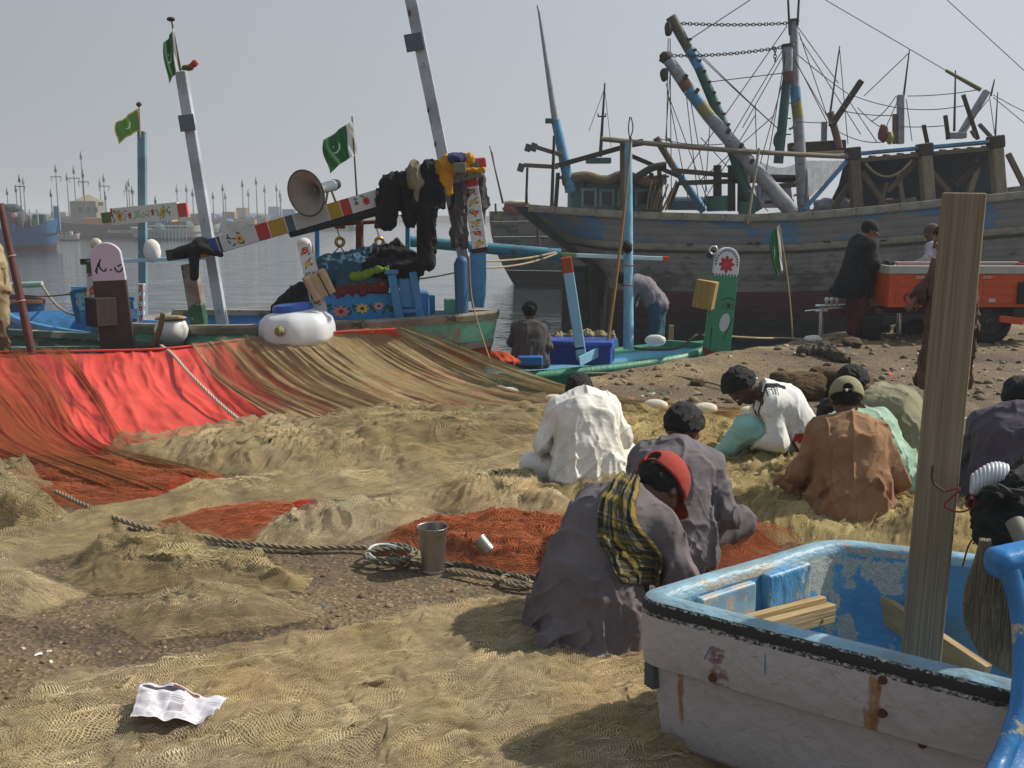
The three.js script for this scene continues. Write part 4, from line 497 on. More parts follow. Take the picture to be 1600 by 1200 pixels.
// soft goods: capsules with creases
function garment(name, label, category, caps, color, o = {}) {
  const bn = caps.map(([p, q, r0, r1]) => bone(p, q, r0, r1 ?? r0)), [lo, hi] = bounds(bn, 0.04), u = unite(bn, o.k ?? 0.04), s = ++personSeed * 3.1, fl = o.flat ?? 1, am = o.amp ?? 0.045;
  const rd = (q) => 1 - Math.abs(2 * q - 1), f = (x, y, z) => { const a = rd(n3(x * 13 + s, y * 4, z * 13)), b = rd(n3(x * 28 + y * 10, y * 12 + s, z * 28)); return u(x, y, z) - am * (a * a * 0.8 + b * b * 0.4 - 0.45); };
  const g = surfaceNets(f, lo, hi, o.cell ?? 0.014); return single(name, label, category, g, cloth(color), o.group);
}
const blueM = mat(0xffffff, { map: paintTex(0x3c78a6, 0x8a8f8c, 0x2f5a74, 0.24, 512, 3), bumpMap: T.grainB, bumpScale: 0.003, rough: 0.5 }), skyM = painted(0x86bcd6), deepBlue = painted(0x2c5c86), mintM = mat(0xffffff, { map: paintTex(0x6fb59a, 0x9a9283, 0x5a7a68, 0.26, 512, 4), bumpMap: T.grainB, bumpScale: 0.003, rough: 0.6 }), orangeM = mat(0xffffff, { map: paintTex(0xa8431f, 0x8d7f70, 0x6a3a26, 0.25, 512, 5), rough: 0.65 }), greenM = mat(0xffffff, { map: paintTex(0x2c7a5c, 0x6f7a6e, 0x20513f, 0.14, 512, 6), bumpMap: T.grainB, bumpScale: 0.003, rough: 0.5 }), weathM = mat(0xffffff, { map: paintTex(0x8d8474, 0x5c5448, 0x6a5d48, 0.3, 512, 7, 1), bumpMap: T.grainB, bumpScale: 0.006, rough: 0.85 }), mastM = mat(0xffffff, { map: paintTex(0xa4abb2, 0x6a645c, 0x7d8388, 0.16, 512, 8), bumpMap: T.grainB, bumpScale: 0.002, rough: 0.6 }), darkWood = wood(0x4a3229), brownM = wood(0x6a4030), whiteP = painted(0xd9d8d4), redM = painted(0xb03a30), tealM = mat(0xffffff, { map: paintTex(0x3d7a8c, 0x4a4a44, 0x2d5560, 0.22, 512, 9), rough: 0.7 }), blackM = mat(0x17161a, { rough: 0.8 });
// painted box: one texture along its length on every face
function paintedBeam(a, b, w, h) { const L = a.distanceTo(b), g = new THREE.BoxGeometry(L, h, w, 12, 1, 1), d = b.clone().sub(a).normalize(), z = d.clone().cross(UP).normalize(), y = z.clone().cross(d).normalize(); g.applyMatrix4(new THREE.Matrix4().makeBasis(d, y, z)); g.translate((a.x + b.x) / 2, (a.y + b.y) / 2, (a.z + b.z) / 2); return g; }

// ---- boat with the painted boom
{
  const stern = P(232, 560, 12.2).setY(0), bow = P(722, 560, 11.15).setY(0);
  const t = thing('fishing_boat', 'mint and orange fishing boat with a painted boom and hanging clothes', 'boat', stern.clone().lerp(bow, 0.5).setY(WATER));
  const gun = (q) => 0.6 + 0.17 * Math.pow(q, 2.5);
  const H = hullOn(t, { stern, bow, beam: 1.9, gun, keel: (q) => WATER - 0.4 + 0.5 * q * q, rakeBow: 0.42, bands: [[0, 0.03, weathM, 'rub_strake', 0.03], [0.03, 0.15, mintM, 'mint_strake'], [0.15, 0.19, weathM, 'rub_strake', 0.025], [0.19, 0.3, orangeM, 'orange_strake'], [0.3, 1, weathM, 'bottom_planking']], inside: blueM, railM: weathM, inV: 0.4, deckV: 0.2, rail: 0.09 });
  part(t, 'stem', sheet([[H.pt(1, 1, 0).add(V(0.02, 0.05, 0.03)), H.pt(1, 1, 0).add(V(0.02, 0.05, -0.03))], [H.pt(1, 1, 0.5).add(V(0.02, 0, 0.03)), H.pt(1, 1, 0.5).add(V(0.02, 0, -0.03))], [H.pt(1, 1, 1).add(V(0.02, 0, 0.03)), H.pt(1, 1, 1).add(V(0.02, 0, -0.03))]]), weathM);
  // masts
  const m1 = part(t, 'mast', beam(P(350, 520, 11.3), P(283, 112, 11.3), 0.115, 0.1), mastM); part(m1, 'name_plate', box(P(292, 192, 11.22), 0.16, 0.17, 0.02, 0.1, 0.1, 0, 0.12), mat(0x55636a, { rough: 0.6 }));
  part(m1, 'flagstaff', cyl(P(283, 115, 11.3), P(268, 32, 11.3), 0.012, 0.008), darkWood); part(m1, 'staff_knob', at(new THREE.SphereGeometry(0.035, 10, 8).scale(1.3, 0.7, 1), P(267, 30, 11.3)), mat(0x3a2626));
  flag(m1, 'folded_flag', P(272, 44, 11.28), P(279, 108, 11.28), V(-0.1, -0.12, 0.05), flagM, 0.03);
  const rs = part(m1, 'flower_bunch', [at(lump(0.035, 0.035, 0.035, 0.3, 9), P(304, 99, 11.2)), at(lump(0.03, 0.028, 0.03, 0.3, 5), P(299, 103, 11.2))], mat(0xa83a30)); part(rs, 'leaf', at(lump(0.06, 0.03, 0.03, 0.4, 6), P(293, 106, 11.22)), mat(0x4a5a30));
  const m2 = part(t, 'mast', beam(P(738, 470, 11.35), P(636, -30, 11.35), 0.125, 0.1), mastM); part(m2, 'name_plate', box(P(647, 66, 11.26), 0.19, 0.18, 0.02, 0.1, 0.1, 0, 0.18), mat(0x4c5a66, { rough: 0.6 }));
  for (const [x, y] of [[640, 20], [669, 172], [680, 225]]) part(m2, 'cleat', box(P(x, y, 11.27), 0.02, 0.05, 0.03), darkWood);
  // crutch posts
  const rose = mat(0xffffff, { map: canvasTex(64, 512, (c, w, h) => { vinePaint(c, w, h, '#c9cdd0', { vert: true, n: 6, petals: ['#b52a25', '#c7a23a'] }); }), rough: 0.6 });
  const cp = part(t, 'crutch_post', postG(P(750, 388, 11.1), P(736, 292, 11.1), 0.16, 0.14), rose, 'white post painted with red flowers'); part(cp, 'post_head', postG(P(736, 292, 11.1), P(730, 250, 11.1), 0.15, 0.13), redM); part(cp, 'head_block', box(P(745, 255, 11.05), 0.2, 0.1, 0.16, 0, 0.2, 0, 0.1), redM); part(cp, 'collar_band', postG(P(750.5, 394, 11.1), P(749.5, 387, 11.1), 0.175, 0.155), darkWood);
  const bl = []; for (const [y, w] of [[392, 0.085], [430, 0.09], [460, 0.085], [480, 0.065]]) { const c = P(747, y, 11.1); bl.push([V(c.x - w, c.y, c.z + 0.06), V(c.x + w, c.y, c.z + 0.06), V(c.x + w, c.y, c.z - 0.07), V(c.x - w, c.y, c.z - 0.07), V(c.x - w, c.y, c.z + 0.06)]); } part(cp, 'post_foot', sheet(bl).toNonIndexed(), blueM);
  const bp = part(t, 'mooring_post', cyl(P(722, 490, 10.95), P(720, 410, 10.95), 0.07, 0.075, 12), deepBlue); part(bp, 'post_head', at(new THREE.SphereGeometry(0.07, 14, 10), P(721, 410, 10.95)), deepBlue);
  const lp = mat(0xffffff, { map: paintTex(0x8d938f, 0x2e5a3c, 0x7a4a34, 0.42, 512, 11), rough: 0.6 }); const lpm = part(t, 'crutch_post', beam(P(314, 520, 11.1), P(296, 412, 11.1), 0.16, 0.14), lp, 'green and white post under the dark cloth'); part(lpm, 'head_block', beam(P(262, 399, 11.05), P(345, 388, 11.05), 0.13, 0.12), wood(0x3f4a36));
  // painted boom on the posts
  const boomTex = canvasTex(2048, 96, (c, w, h) => {
    c.fillStyle = '#b9c2c4'; c.fillRect(0, 0, w, h); let x = 0; const seg = (wd, col, fn) => { c.fillStyle = col; c.fillRect(x, 0, wd, h); if (fn) fn(x, wd); c.fillStyle = '#c9c9c2'; c.fillRect(x + wd - 5, 0, 5, h); x += wd; }, R = rng(8);
    const fl = (p) => (x0, wd) => { for (let k = 0; k < wd / 26; k++) leafPaint(c, x0 + 14 + R() * (wd - 28), 14 + R() * (h - 28), 15, R() * 6, '#1f5a3a'); for (let k = 0; k < p.length; k++) flowerPaint(c, x0 + (k + 0.5) / p.length * wd, h / 2, 26, p[k], '#7a1f1c'); };
    seg(66, '#a02e28'); seg(70, '#9a8420'); seg(66, '#1f4f86'); seg(24, '#4a3f36'); seg(250, '#b4bec0', fl(['#c79a2e'])); seg(90, '#a02e28'); seg(120, '#9a8420'); seg(60, '#30505a'); seg(240, '#9aa0a0'); seg(90, '#9a8420'); seg(70, '#a02e28'); seg(420, '#b4bec0', fl(['#a02e28', '#a02e28'])); seg(500, '#6e7678', fl(['#a02e28']));
  });
  const bm = part(t, 'boom', paintedBeam(P(300, 395, 11.0), P(750, 262, 11.0), 0.12, 0.17), mat(0xffffff, { map: boomTex, rough: 0.6 }), 'boom painted with flowers and coloured bands'); part(bm, 'under_spar', cyl(P(452, 361, 11.05), P(640, 315, 11.05), 0.075, 0.065, 10), mat(0x2b3340, { map: T.noiseC, rough: 0.8 }));
  // frame with pulleys
  const fr = part(t, 'pulley_frame', cyl(P(562, 410, 11.5), P(562, 320, 11.5), 0.045, 0.045, 10), brownM); part(fr, 'crossbar', cyl(P(515, 351, 11.5), P(612, 345, 11.5), 0.022), brownM);
  for (const x of [531, 593]) { const pl = part(fr, 'pulley', at(new THREE.TorusGeometry(0.045, 0.02, 8, 18), P(x, 378, 11.45), 0.5), mat(0xb08a3a, { metal: 0.8, rough: 0.35 })); part(fr, 'pulley_line', [cyl(P(x - 6, 352, 11.45), P(x, 372, 11.45), 0.006), cyl(P(x, 385, 11.45), P(x - 24, 410, 11.45), 0.006), cyl(P(x, 385, 11.45), P(x + 22, 412, 11.45), 0.006)], wireM); part(fr, 'hanger_block', box(P(x, 353, 11.45), 0.11, 0.06, 0.05), brownM); }
  for (const [x, a, b] of [[496, 352, 430], [637, 330, 430]]) part(t, 'cabin_post', beam(P(x, b, 11.6), P(x, a, 11.6), 0.05, 0.05), blueM);
  // painted seat box amidships
  const panel = canvasTex(512, 160, (c, w, h) => { c.fillStyle = '#2f7fb8'; c.fillRect(0, 0, w, h); const R = rng(3); for (let k = 0; k < 60; k++) leafPaint(c, 30 + R() * 380, h * 0.55 + (R() - 0.5) * 70 * (1 - Math.abs(R() - 0.4)), 14, R() * 6, '#1c4a3a'); flowerPaint(c, 60, 110, 26, '#c7a23a', '#5a3020'); flowerPaint(c, 150, 100, 34, '#c77a6a', '#8a1f1c'); flowerPaint(c, 240, 84, 28, '#d0b23a', '#4a2a18'); flowerPaint(c, 310, 70, 22, '#c79a8a', '#8a1f1c'); flowerPaint(c, 430, 44, 18, '#c0a070', '#9a7a4a'); });
  const seat = part(t, 'engine_box', box(P(575, 480, 11.35), 1.35, 0.34, 0.6, 0.09, 0.06), blueM); { const g = new THREE.PlaneGeometry(1.3, 0.3); g.rotateY(0.09); const c = P(572, 481, 11.02); g.translate(c.x, c.y, c.z); part(seat, 'painted_panel', g, mat(0xffffff, { map: panel, rough: 0.6 })); }
  { const sc = new THREE.Shape(); sc.moveTo(-0.62, -0.12); for (let i = 0; i <= 40; i++) { const x = -0.62 + i / 40 * 1.24; sc.lineTo(x, 0.14 + 0.11 * i / 40 + 0.07 * Math.abs(Math.sin(i / 40 * Math.PI * 5))); } sc.lineTo(0.62, -0.12); const g = new THREE.ExtrudeGeometry(sc, { depth: 0.05, bevelSize: 0.008, bevelThickness: 0.008, bevelSegments: 1 }); at(g, P(568, 432, 11.62), 0.06); part(t, 'scalloped_backboard', g, tealM); }
  const st = part(t, 'blue_trestle', beam(P(625, 500, 10.95), P(612, 428, 10.95), 0.09, 0.06), blueM); part(st, 'trestle_leg', beam(P(658, 500, 10.98), P(645, 425, 10.98), 0.08, 0.06), blueM); part(st, 'trestle_board', box(P(636, 458, 11.0), 0.16, 0.3, 0.04, 0.1), blueM); part(st, 'trestle_cap', box(P(612, 425, 10.95), 0.14, 0.04, 0.1), blueM); part(st, 'trestle_rung', beam(P(622, 487, 10.97), P(655, 485, 10.97), 0.05, 0.04), blueM);
  part(t, 'bow_box', box(P(668, 475, 11.3), 0.14, 0.2, 0.16, 0.3), blueM); part(t, 'bow_knee', box(P(706, 478, 11.2), 0.16, 0.16, 0.12, 0.2), mintM);
  const bx = part(t, 'prow_post', postG(P(503, 500, 10.6), P(476, 382, 10.6), 0.135, 0.11), rose); part(bx, 'post_head', at(new THREE.SphereGeometry(0.072, 12, 10).scale(1, 0.8, 0.8), P(475, 380, 10.6)), whiteP); part(bx, 'lamp_box', box(P(498, 445, 10.5), 0.24, 0.26, 0.16, 0.35, 0.05, 0, 0.42), wood(0xb9a58a)); part(bx, 'box_strap', [0.05, -0.06].map((k) => box(P(498 + k * 160, 445, 10.41), 0.012, 0.27, 0.012, 0.35, 0.05, 0, 0.2 + k * 5)), blackM);
  // loud hailer
  const hc = P(478, 302, 10.75), hb = P(512, 292, 11.05), ax = hb.clone().sub(hc).normalize().multiplyScalar(1), horn = lathe([[0.012, 0.3], [0.03, 0.27], [0.05, 0.2], [0.09, 0.12], [0.15, 0.05], [0.22, 0.0], [0.235, -0.006], [0.238, 0.004], [0.16, 0.06], [0.1, 0.13], [0.06, 0.21], [0.04, 0.3]], 36); horn.applyQuaternion(new THREE.Quaternion().setFromUnitVectors(UP, ax)); horn.translate(hc.x, hc.y, hc.z);
  const lh = thing('loudspeaker', 'grey horn loudspeaker mounted on the painted boom', 'loudspeaker', hc.clone()); part(lh, 'horn', horn, mat(0x8d8c82, { rough: 0.6, map: T.noiseC })); const rim = new THREE.TorusGeometry(0.237, 0.009, 8, 48); rim.rotateX(Math.PI / 2); rim.applyQuaternion(new THREE.Quaternion().setFromUnitVectors(UP, ax)); part(lh, 'rim', at(rim, hc), mat(0x2b3a34, { rough: 0.5 })); part(lh, 'driver', cyl(hc.clone().addScaledVector(ax, 0.26), hc.clone().addScaledVector(ax, 0.46), 0.055, 0.06, 16), mat(0xb9c2c2, { rough: 0.4 })); part(lh, 'driver_cap', cyl(hc.clone().addScaledVector(ax, 0.45), hc.clone().addScaledVector(ax, 0.52), 0.064, 0.05, 16), blackM); part(lh, 'centre_plug', at(new THREE.SphereGeometry(0.025, 12, 8), hc.clone().addScaledVector(ax, 0.16)), mat(0x77766c)); part(lh, 'bracket', [cyl(P(512, 300, 11), P(508, 322, 11), 0.012), cyl(P(518, 298, 11), P(526, 320, 11), 0.012)], wood(0x8a7a64));
  const fg = thing('flag', 'green and white flag flying behind the loudspeaker', 'flag', P(560, 350, 11.4)); part(fg, 'flagstaff', cyl(P(560, 345, 11.4), P(550, 182, 11.4), 0.012, 0.008), wood(0x6a5a4a)); flag(fg, 'flag_cloth', P(551, 190, 11.4), P(558, 242, 11.4), V(-0.3, -0.12, 0.1), flagM, 0.05);
  // things left on this boat
  garment('jacket', 'black jacket slung over the painted boom', 'clothes', [[P(612, 285, 10.9), P(606, 345, 10.88), 0.1, 0.09], [P(632, 280, 10.9), P(640, 340, 10.88), 0.09, 0.06], [P(600, 300, 10.9), P(596, 345, 10.88), 0.07, 0.05], [P(640, 330, 10.9), P(640, 350, 10.88), 0.05, 0.04]], 0x17161b);
  garment('trousers', 'long black trousers hanging from the painted boom', 'clothes', [[P(672, 268, 10.9), P(668, 325, 10.85), 0.11, 0.09], [P(655, 285, 10.9), P(652, 320, 10.85), 0.08, 0.07], [P(666, 325, 10.85), P(664, 415, 10.85), 0.075, 0.055], [P(683, 290, 10.85), P(690, 320, 10.85), 0.06, 0.03], [P(674, 325, 10.85), P(671, 412, 10.85), 0.07, 0.05]], 0x15151a);
  garment('work_cloth', 'olive rag draped between the black clothes on the boom', 'clothes', [[P(648, 262, 10.85), P(652, 285, 10.8), 0.06, 0.06], [P(652, 285, 10.8), P(650, 312, 10.78), 0.055, 0.02], [P(640, 268, 10.85), P(636, 290, 10.85), 0.045, 0.03]], 0x7d7460);
  garment('raincoat', 'yellow raincoat heaped over the red post head', 'clothes', [[P(668, 272, 10.9), P(700, 258, 10.88), 0.05, 0.09], [P(700, 258, 10.88), P(735, 248, 10.88), 0.085, 0.05], [P(700, 262, 10.85), P(702, 300, 10.85), 0.06, 0.025], [P(720, 265, 10.85), P(755, 266, 10.85), 0.03, 0.03], [P(690, 265, 10.9), P(694, 285, 10.85), 0.06, 0.04]], 0xb88418);
  garment('work_cloth', 'blue rag bundled on top of the yellow raincoat', 'clothes', [[P(706, 247, 10.8), P(722, 246, 10.8), 0.04, 0.035]], 0x2a3560); single('lamp_box', 'small dark floodlight beside the red post head', 'lamp', [box(P(718, 262, 10.75), 0.13, 0.1, 0.06, 0, 0.15)], mat(0x6a6a60, { rough: 0.4 }));
  garment('trousers', 'dark grey trousers hanging beside the flower painted post', 'clothes', [[P(718, 285, 11.0), P(713, 330, 11.0), 0.06, 0.06], [P(713, 330, 11.0), P(710, 382, 11.0), 0.055, 0.045], [P(724, 300, 11.02), P(724, 382, 11.02), 0.05, 0.035]], 0x4a4748);
  garment('trousers', 'slate trouser leg hanging on the far side of the flower painted post', 'clothes', [[P(748, 280, 11.2), P(755, 318, 11.2), 0.055, 0.05], [P(755, 318, 11.2), P(751, 360, 11.2), 0.05, 0.03]], 0x3f4044);
  garment('dark_cloth', 'black tarpaulin heap on the blue boat seat', 'tarpaulin', [[P(600, 400, 11.3), P(640, 408, 11.25), 0.12, 0.1], [P(580, 420, 11.2), P(650, 420, 11.1), 0.12, 0.08], [P(650, 420, 11.05), P(650, 450, 11.0), 0.06, 0.02], [P(620, 385, 11.4), P(632, 392, 11.4), 0.07, 0.06]], 0x16151a, { amp: 0.05 });
  garment('bedding', 'teal and red patterned quilt bundled on the boat seat', 'bedding', [[P(520, 430, 11.3), P(560, 420, 11.25), 0.16, 0.15], [P(540, 450, 11.15), P(600, 440, 11.15), 0.1, 0.08], [P(510, 415, 11.4), P(600, 395, 11.4), 0.1, 0.1]], 0x33566a, { amp: 0.05 });
  garment('bedding', 'maroon blanket roll under the teal quilt', 'bedding', [[P(530, 458, 11.05), P(600, 448, 11.05), 0.06, 0.06]], 0x6a2a24); garment('bedding', 'lime patterned cloth tucked into the boat bedding', 'bedding', [[P(555, 433, 11.08), P(575, 428, 11.08), 0.045, 0.04], [P(590, 422, 11.06), P(602, 420, 11.06), 0.035, 0.03]], 0x6f8f2c);
  garment('net_sack', 'black netting sack behind the white drum', 'sack', [[P(450, 488, 10.9), P(470, 465, 10.9), 0.16, 0.14]], 0x1a1816, { amp: 0.05 });
  // water drum
  const dc = P(464, 508, 10.42), dr = thing('water_drum', 'white plastic drum with a blue lid on the boat', 'drum', dc.clone()); { const b = lathe([[0.02, -0.22], [0.34, -0.2], [0.375, -0.12], [0.38, -0.02], [0.36, 0.06], [0.3, 0.115], [0.2, 0.14], [0.17, 0.15], [0.17, 0.19], [0.0, 0.19]], 36); const p = b.attributes.position; for (let i = 0; i < p.count; i++) { const a = Math.atan2(p.getZ(i), p.getX(i)), k = 1 + (p.getY(i) < 0.12 ? 0.03 * Math.cos(a * 8 + 0.8) : 0); p.setX(i, p.getX(i) * k); p.setZ(i, p.getZ(i) * k); } b.computeVertexNormals(); b.scale(1, 1.05, 1); b.rotateZ(0.06); part(dr, 'body', at(b, dc), mat(0xcfd2d4, { rough: 0.4 })); const ld = lathe([[0, 0.225], [0.18, 0.22], [0.2, 0.205], [0.205, 0.16], [0.2, 0.15]], 32); ld.rotateZ(0.1); part(dr, 'lid', at(ld, dc.clone().add(V(-0.02, 0.0, 0))), mat(0x2452a4, { rough: 0.4 })); part(dr, 'tap', at(lump(0.05, 0.05, 0.05, 0.3, 2), dc.clone().add(V(-0.09, -0.02, 0.38))), mat(0x7a7648)); }
  { const c = P(268, 517, 10.9), pt = thing('water_pot', 'round white pot with a tan lid beside the painted boat seats', 'pot', c.clone()); part(pt, 'body', at(lathe([[0.02, -0.16], [0.1, -0.15], [0.17, -0.06], [0.18, 0.02], [0.15, 0.1], [0.1, 0.13], [0.0, 0.13]], 30), c), mat(0xd8d6d0, { rough: 0.25 })); part(pt, 'lid', at(lathe([[0, 0.165], [0.11, 0.16], [0.16, 0.145], [0.165, 0.13], [0, 0.13]], 28), c), wood(0xa58f72)); }
}
// ---- green boat at the quay edge
{
  const stern = P(735, 560, 12.3).setY(0), bow = P(1120, 560, 14.0).setY(0), t = thing('green_boat', 'green boat with a pale blue deck and an eye painted on its stem', 'boat', stern.clone().lerp(bow, 0.5).setY(WATER));
  const H = hullOn(t, { stern, bow, beam: 1.15, gun: (q) => -0.08 + 0.16 * q * q, keel: () => WATER - 0.4, rakeBow: 0.05, shape: (q) => 0.72 + 0.28 * Math.sin(Math.PI * q) - 0.55 * sst(q, 0.7, 1), bands: [[0, 0.12, greenM, 'green_strake', 0.02], [0.12, 1, greenM, 'bottom_planking']], inside: skyM, deck: skyM, railM: greenM, inV: 0.4, deckV: 0.1, rail: 0.08 });
  const S = new THREE.Shape(), hw = 0.155, top = 1.3; S.moveTo(-hw - 0.05, -0.3); S.lineTo(-hw + 0.02, top - 0.16); S.absarc(0.01, top - 0.16, hw - 0.01, Math.PI, 0, true); S.lineTo(hw - 0.02, -0.3); const c = P(1120, 552, 13.4); c.y = -0.05;
  const slab = new THREE.ExtrudeGeometry(S, { depth: 0.06, bevelSize: 0.01, bevelThickness: 0.01, bevelSegments: 2, curveSegments: 20 });
  const stemTex = canvasTex(256, 1024, (k, w, h) => { // v: 0 bottom .. 1 top
    k.fillStyle = '#2c8262'; k.fillRect(0, 0, w, h); k.fillStyle = '#c5cbd2'; k.fillRect(0, 0, w, h * 0.21); k.fillStyle = '#1d2430'; for (let i = 0; i < 16; i++) { const a = Math.PI + i / 15 * Math.PI; k.fillRect(w / 2 + Math.cos(a) * w * 0.34 - 6, 130 + Math.sin(a) * 105 - 6, 13, 13); } for (let i = 0; i < 9; i++) k.fillRect(22 + i * 25, h * 0.195, 13, 15); flowerPaint(k, w / 2, 130, 62, '#a3201e', '#c0352c', 8);
    k.strokeStyle = '#16241e'; k.lineWidth = 7; k.beginPath(); k.moveTo(w * 0.42, 400); k.quadraticCurveTo(w * 0.66, 350, w * 0.92, 400); k.stroke(); k.lineWidth = 5; k.beginPath(); k.moveTo(w * 0.45, 440); k.quadraticCurveTo(w * 0.66, 395, w * 0.9, 445); k.quadraticCurveTo(w * 0.66, 470, w * 0.45, 440); k.stroke(); k.fillStyle = '#16241e'; k.beginPath(); k.arc(w * 0.68, 434, 16, 0, 7); k.fill(); k.fillStyle = '#b4bcc4'; k.beginPath(); k.ellipse(w * 0.6, 560, 40, 70, 0.2, 0, 7); k.fill(); k.strokeStyle = '#143a2c'; k.lineWidth = 10; k.beginPath(); k.moveTo(w * 0.86, 520); k.lineTo(w * 0.6, 690); k.moveTo(w * 0.2, 600); k.lineTo(w * 0.2, 780); k.stroke(); k.strokeStyle = '#8f2a22'; k.lineWidth = 40; k.beginPath(); k.moveTo(0, 770); k.quadraticCurveTo(w * 0.5, 830, w, 860); k.stroke(); });
  const u = slab.attributes.uv, p = slab.attributes.position; for (let i = 0; i < p.count; i++) u.setXY(i, (p.getX(i) + 0.2) / 0.4, (p.getY(i) + 0.3) / 1.6); slab.rotateZ(-0.06); slab.scale(1.05, 1.12, 1);
  const stem = part(t, 'stem_board', at(slab, c, 0.12), mat(0xffffff, { map: stemTex, rough: 0.5 }));
  part(stem, 'lamp_box', box(P(1102, 460, 13.2), 0.26, 0.36, 0.2, -0.4, 0.05, 0, -0.16), wood(0xa58c52)); part(stem, 'stem_lamp', [cyl(P(1106, 402, 13.35), P(1114, 390, 13.35), 0.05, 0.05, 12)], mat(0x1d1c1c, { rough: 0.3 })); part(stem, 'lamp_rim', at(new THREE.TorusGeometry(0.05, 0.012, 8, 20), P(1115, 391, 13.28)), mat(0xd0d0cc, { metal: 0.8, rough: 0.3 }));
  const mast = part(t, 'mast', cyl(P(982, 545, 13.0), P(982, 222, 13.0), 0.068, 0.045, 10), mat(0xffffff, { map: paintTex(0x7cb2cc, 0x4a5a5c, 0x5f8fa8, 0.2, 512, 12), rough: 0.55 })); part(mast, 'mast_knob', at(lump(0.06, 0.08, 0.06, 0.3, 3), P(981, 386, 12.95)), blackM);
  for (const y of [414, 445]) part(mast, 'red_ring', at(new THREE.TorusGeometry(0.066, 0.006, 6, 20).rotateX(Math.PI / 2), P(982, y, 13.0)), redM);
  part(t, 'bamboo_pole', cyl(P(950, 532, 12.85), P(986, 215, 12.85), 0.022, 0.012, 8, 0.02), wood(0x9a7c4c)); part(t, 'top_loop', tube([P(984, 218, 12.85), P(989, 200, 12.85), P(985, 182, 12.85), P(982, 200, 12.85), P(984, 218, 12.85)], 0.008), wireM);
  const cb = part(t, 'crossbar', beam(P(900, 399, 12.9), P(1035, 404, 13.1), 0.05, 0.05), mat(0xb4cdd6, { rough: 0.5 })); part(cb, 'red_tip', beam(P(1035, 404, 13.1), P(1045, 404.3, 13.1), 0.054, 0.054), mat(0xc0472c)); part(cb, 'green_tip', beam(P(879, 398, 12.87), P(900, 399, 12.9), 0.052, 0.052), mat(0x6a8a52));
  const lp = part(t, 'leaning_post', beam(P(909, 562, 12.5), P(888, 425, 12.5), 0.125, 0.11), mat(0xffffff, { map: paintTex(0x86b4cc, 0x3e4d52, 0x6a93a8, 0.14, 512, 13), rough: 0.55 })); part(lp, 'red_top', beam(P(888, 427, 12.5), P(884, 402, 12.5), 0.128, 0.113), mat(0xa8431f, { map: T.noiseC })); part(lp, 'dark_band', beam(P(905.5, 546, 12.5), P(904.8, 541, 12.5), 0.13, 0.116), blackM);
  const bb = part(t, 'fish_box', box(P(905, 548, 12.9), 0.85, 0.3, 0.5, -0.2, 0.04), mat(0x25459a, { rough: 0.45, map: T.noiseC })); part(bb, 'box_lip', box(P(905, 533, 12.9), 0.9, 0.05, 0.55, -0.2, 0.2), mat(0x2c55ae, { rough: 0.4 }));
  part(t, 'side_plank', beam(P(905, 565, 12.3), P(965, 535, 12.95), 0.02, 0.12), skyM); part(t, 'fore_rail', beam(P(1020, 535, 13.5), P(1095, 540, 13.7), 0.05, 0.09), greenM); part(t, 'white_bitt', at(lump(0.14, 0.08, 0.06, 0.1, 4), P(1024, 532, 13.5)), whiteP); part(t, 'wood_stub', beam(P(1048, 536, 13.7), P(1049, 508, 13.7), 0.06, 0.05), wood(0xa08c6c));
  part(t, 'aft_thwart', box(P(828, 562, 12.2), 0.3, 0.12, 0.3, 0, 0.2), mat(0x2c6cae, { rough: 0.5 }));
  part(t, 'stem_rope', laidRope([P(1090, 522, 13.4), P(1060, 543, 13.2), P(1010, 546, 13.1), P(985, 543, 13.05)], 0.02), darkRope);
  garment('rope_heap', 'tan rope and net tangle on the blue fish box', 'rope', [[P(870, 528, 13.2), P(900, 525, 13.2), 0.06, 0.05], [P(905, 524, 13.2), P(955, 528, 13.2), 0.055, 0.06]], 0x8f8260, { amp: 0.07 });
  garment('orange_bundle', 'orange net bundle at the stern of the green boat', 'fishing net', [[P(760, 560, 12.0), P(785, 562, 12.0), 0.07, 0.08], [P(785, 563, 12.0), P(808, 566, 12.0), 0.07, 0.04]], 0xb0451f, { amp: 0.06 }); garment('net_sack', 'pale net bundle beside the orange bundle', 'fishing net', [[P(735, 565, 11.9), P(750, 566, 11.9), 0.08, 0.07]], 0x9a9078, { amp: 0.06 });
  // men on it
  person({ label: 'man in dark grey shirt sitting at the stern of the green boat', at: V(P(829, 560, 12.3).x, -0.02, -12.3), facing: -0.15, lean: 0.15, bend: 0.1, nod: 0.1, hair: 0.02, size: 0.86, cell: 0.018, headCell: 0.007, handCell: 0.006, arms: { R: [[-0.24, 0.3, -0.05], [-0.16, 0.16, 0.0]] }, legs: { L: [[0.12, 0.15, 0.4], [0.1, 0.05, 0.5]], R: [[-0.12, 0.15, 0.4], [-0.1, 0.05, 0.5]] }, shirt: { color: 0x4a4644, wrinkle: 0.02, cell: 0.014 }, pants: { color: 0x2e2c2c } });
  person({ label: 'man in grey shirt and blue trousers bending over on the green boat', stand: true, at: V(P(1028, 540, 14.3).x, -0.3, -14.3), facing: -1.25, lean: 0.85, bend: 0.7, nod: 0.5, hair: 0.02, size: 0.92, cell: 0.02, headCell: 0.008, handCell: 0.007, arms: { L: [[0.22, 0.95, 0.42], [0.16, 0.68, 0.46]], R: [[-0.22, 0.95, 0.44], [-0.12, 0.66, 0.5]] }, shirt: { color: 0x77707a, wrinkle: 0.02, hem: 0.88, cell: 0.016, skirt: [[0, 0.98, 0.05, 0.12, 0, 0.95, 0, 0.13]], hang: 0 }, pants: { color: 0x2c4c5e, loose: 0.035 } });
}
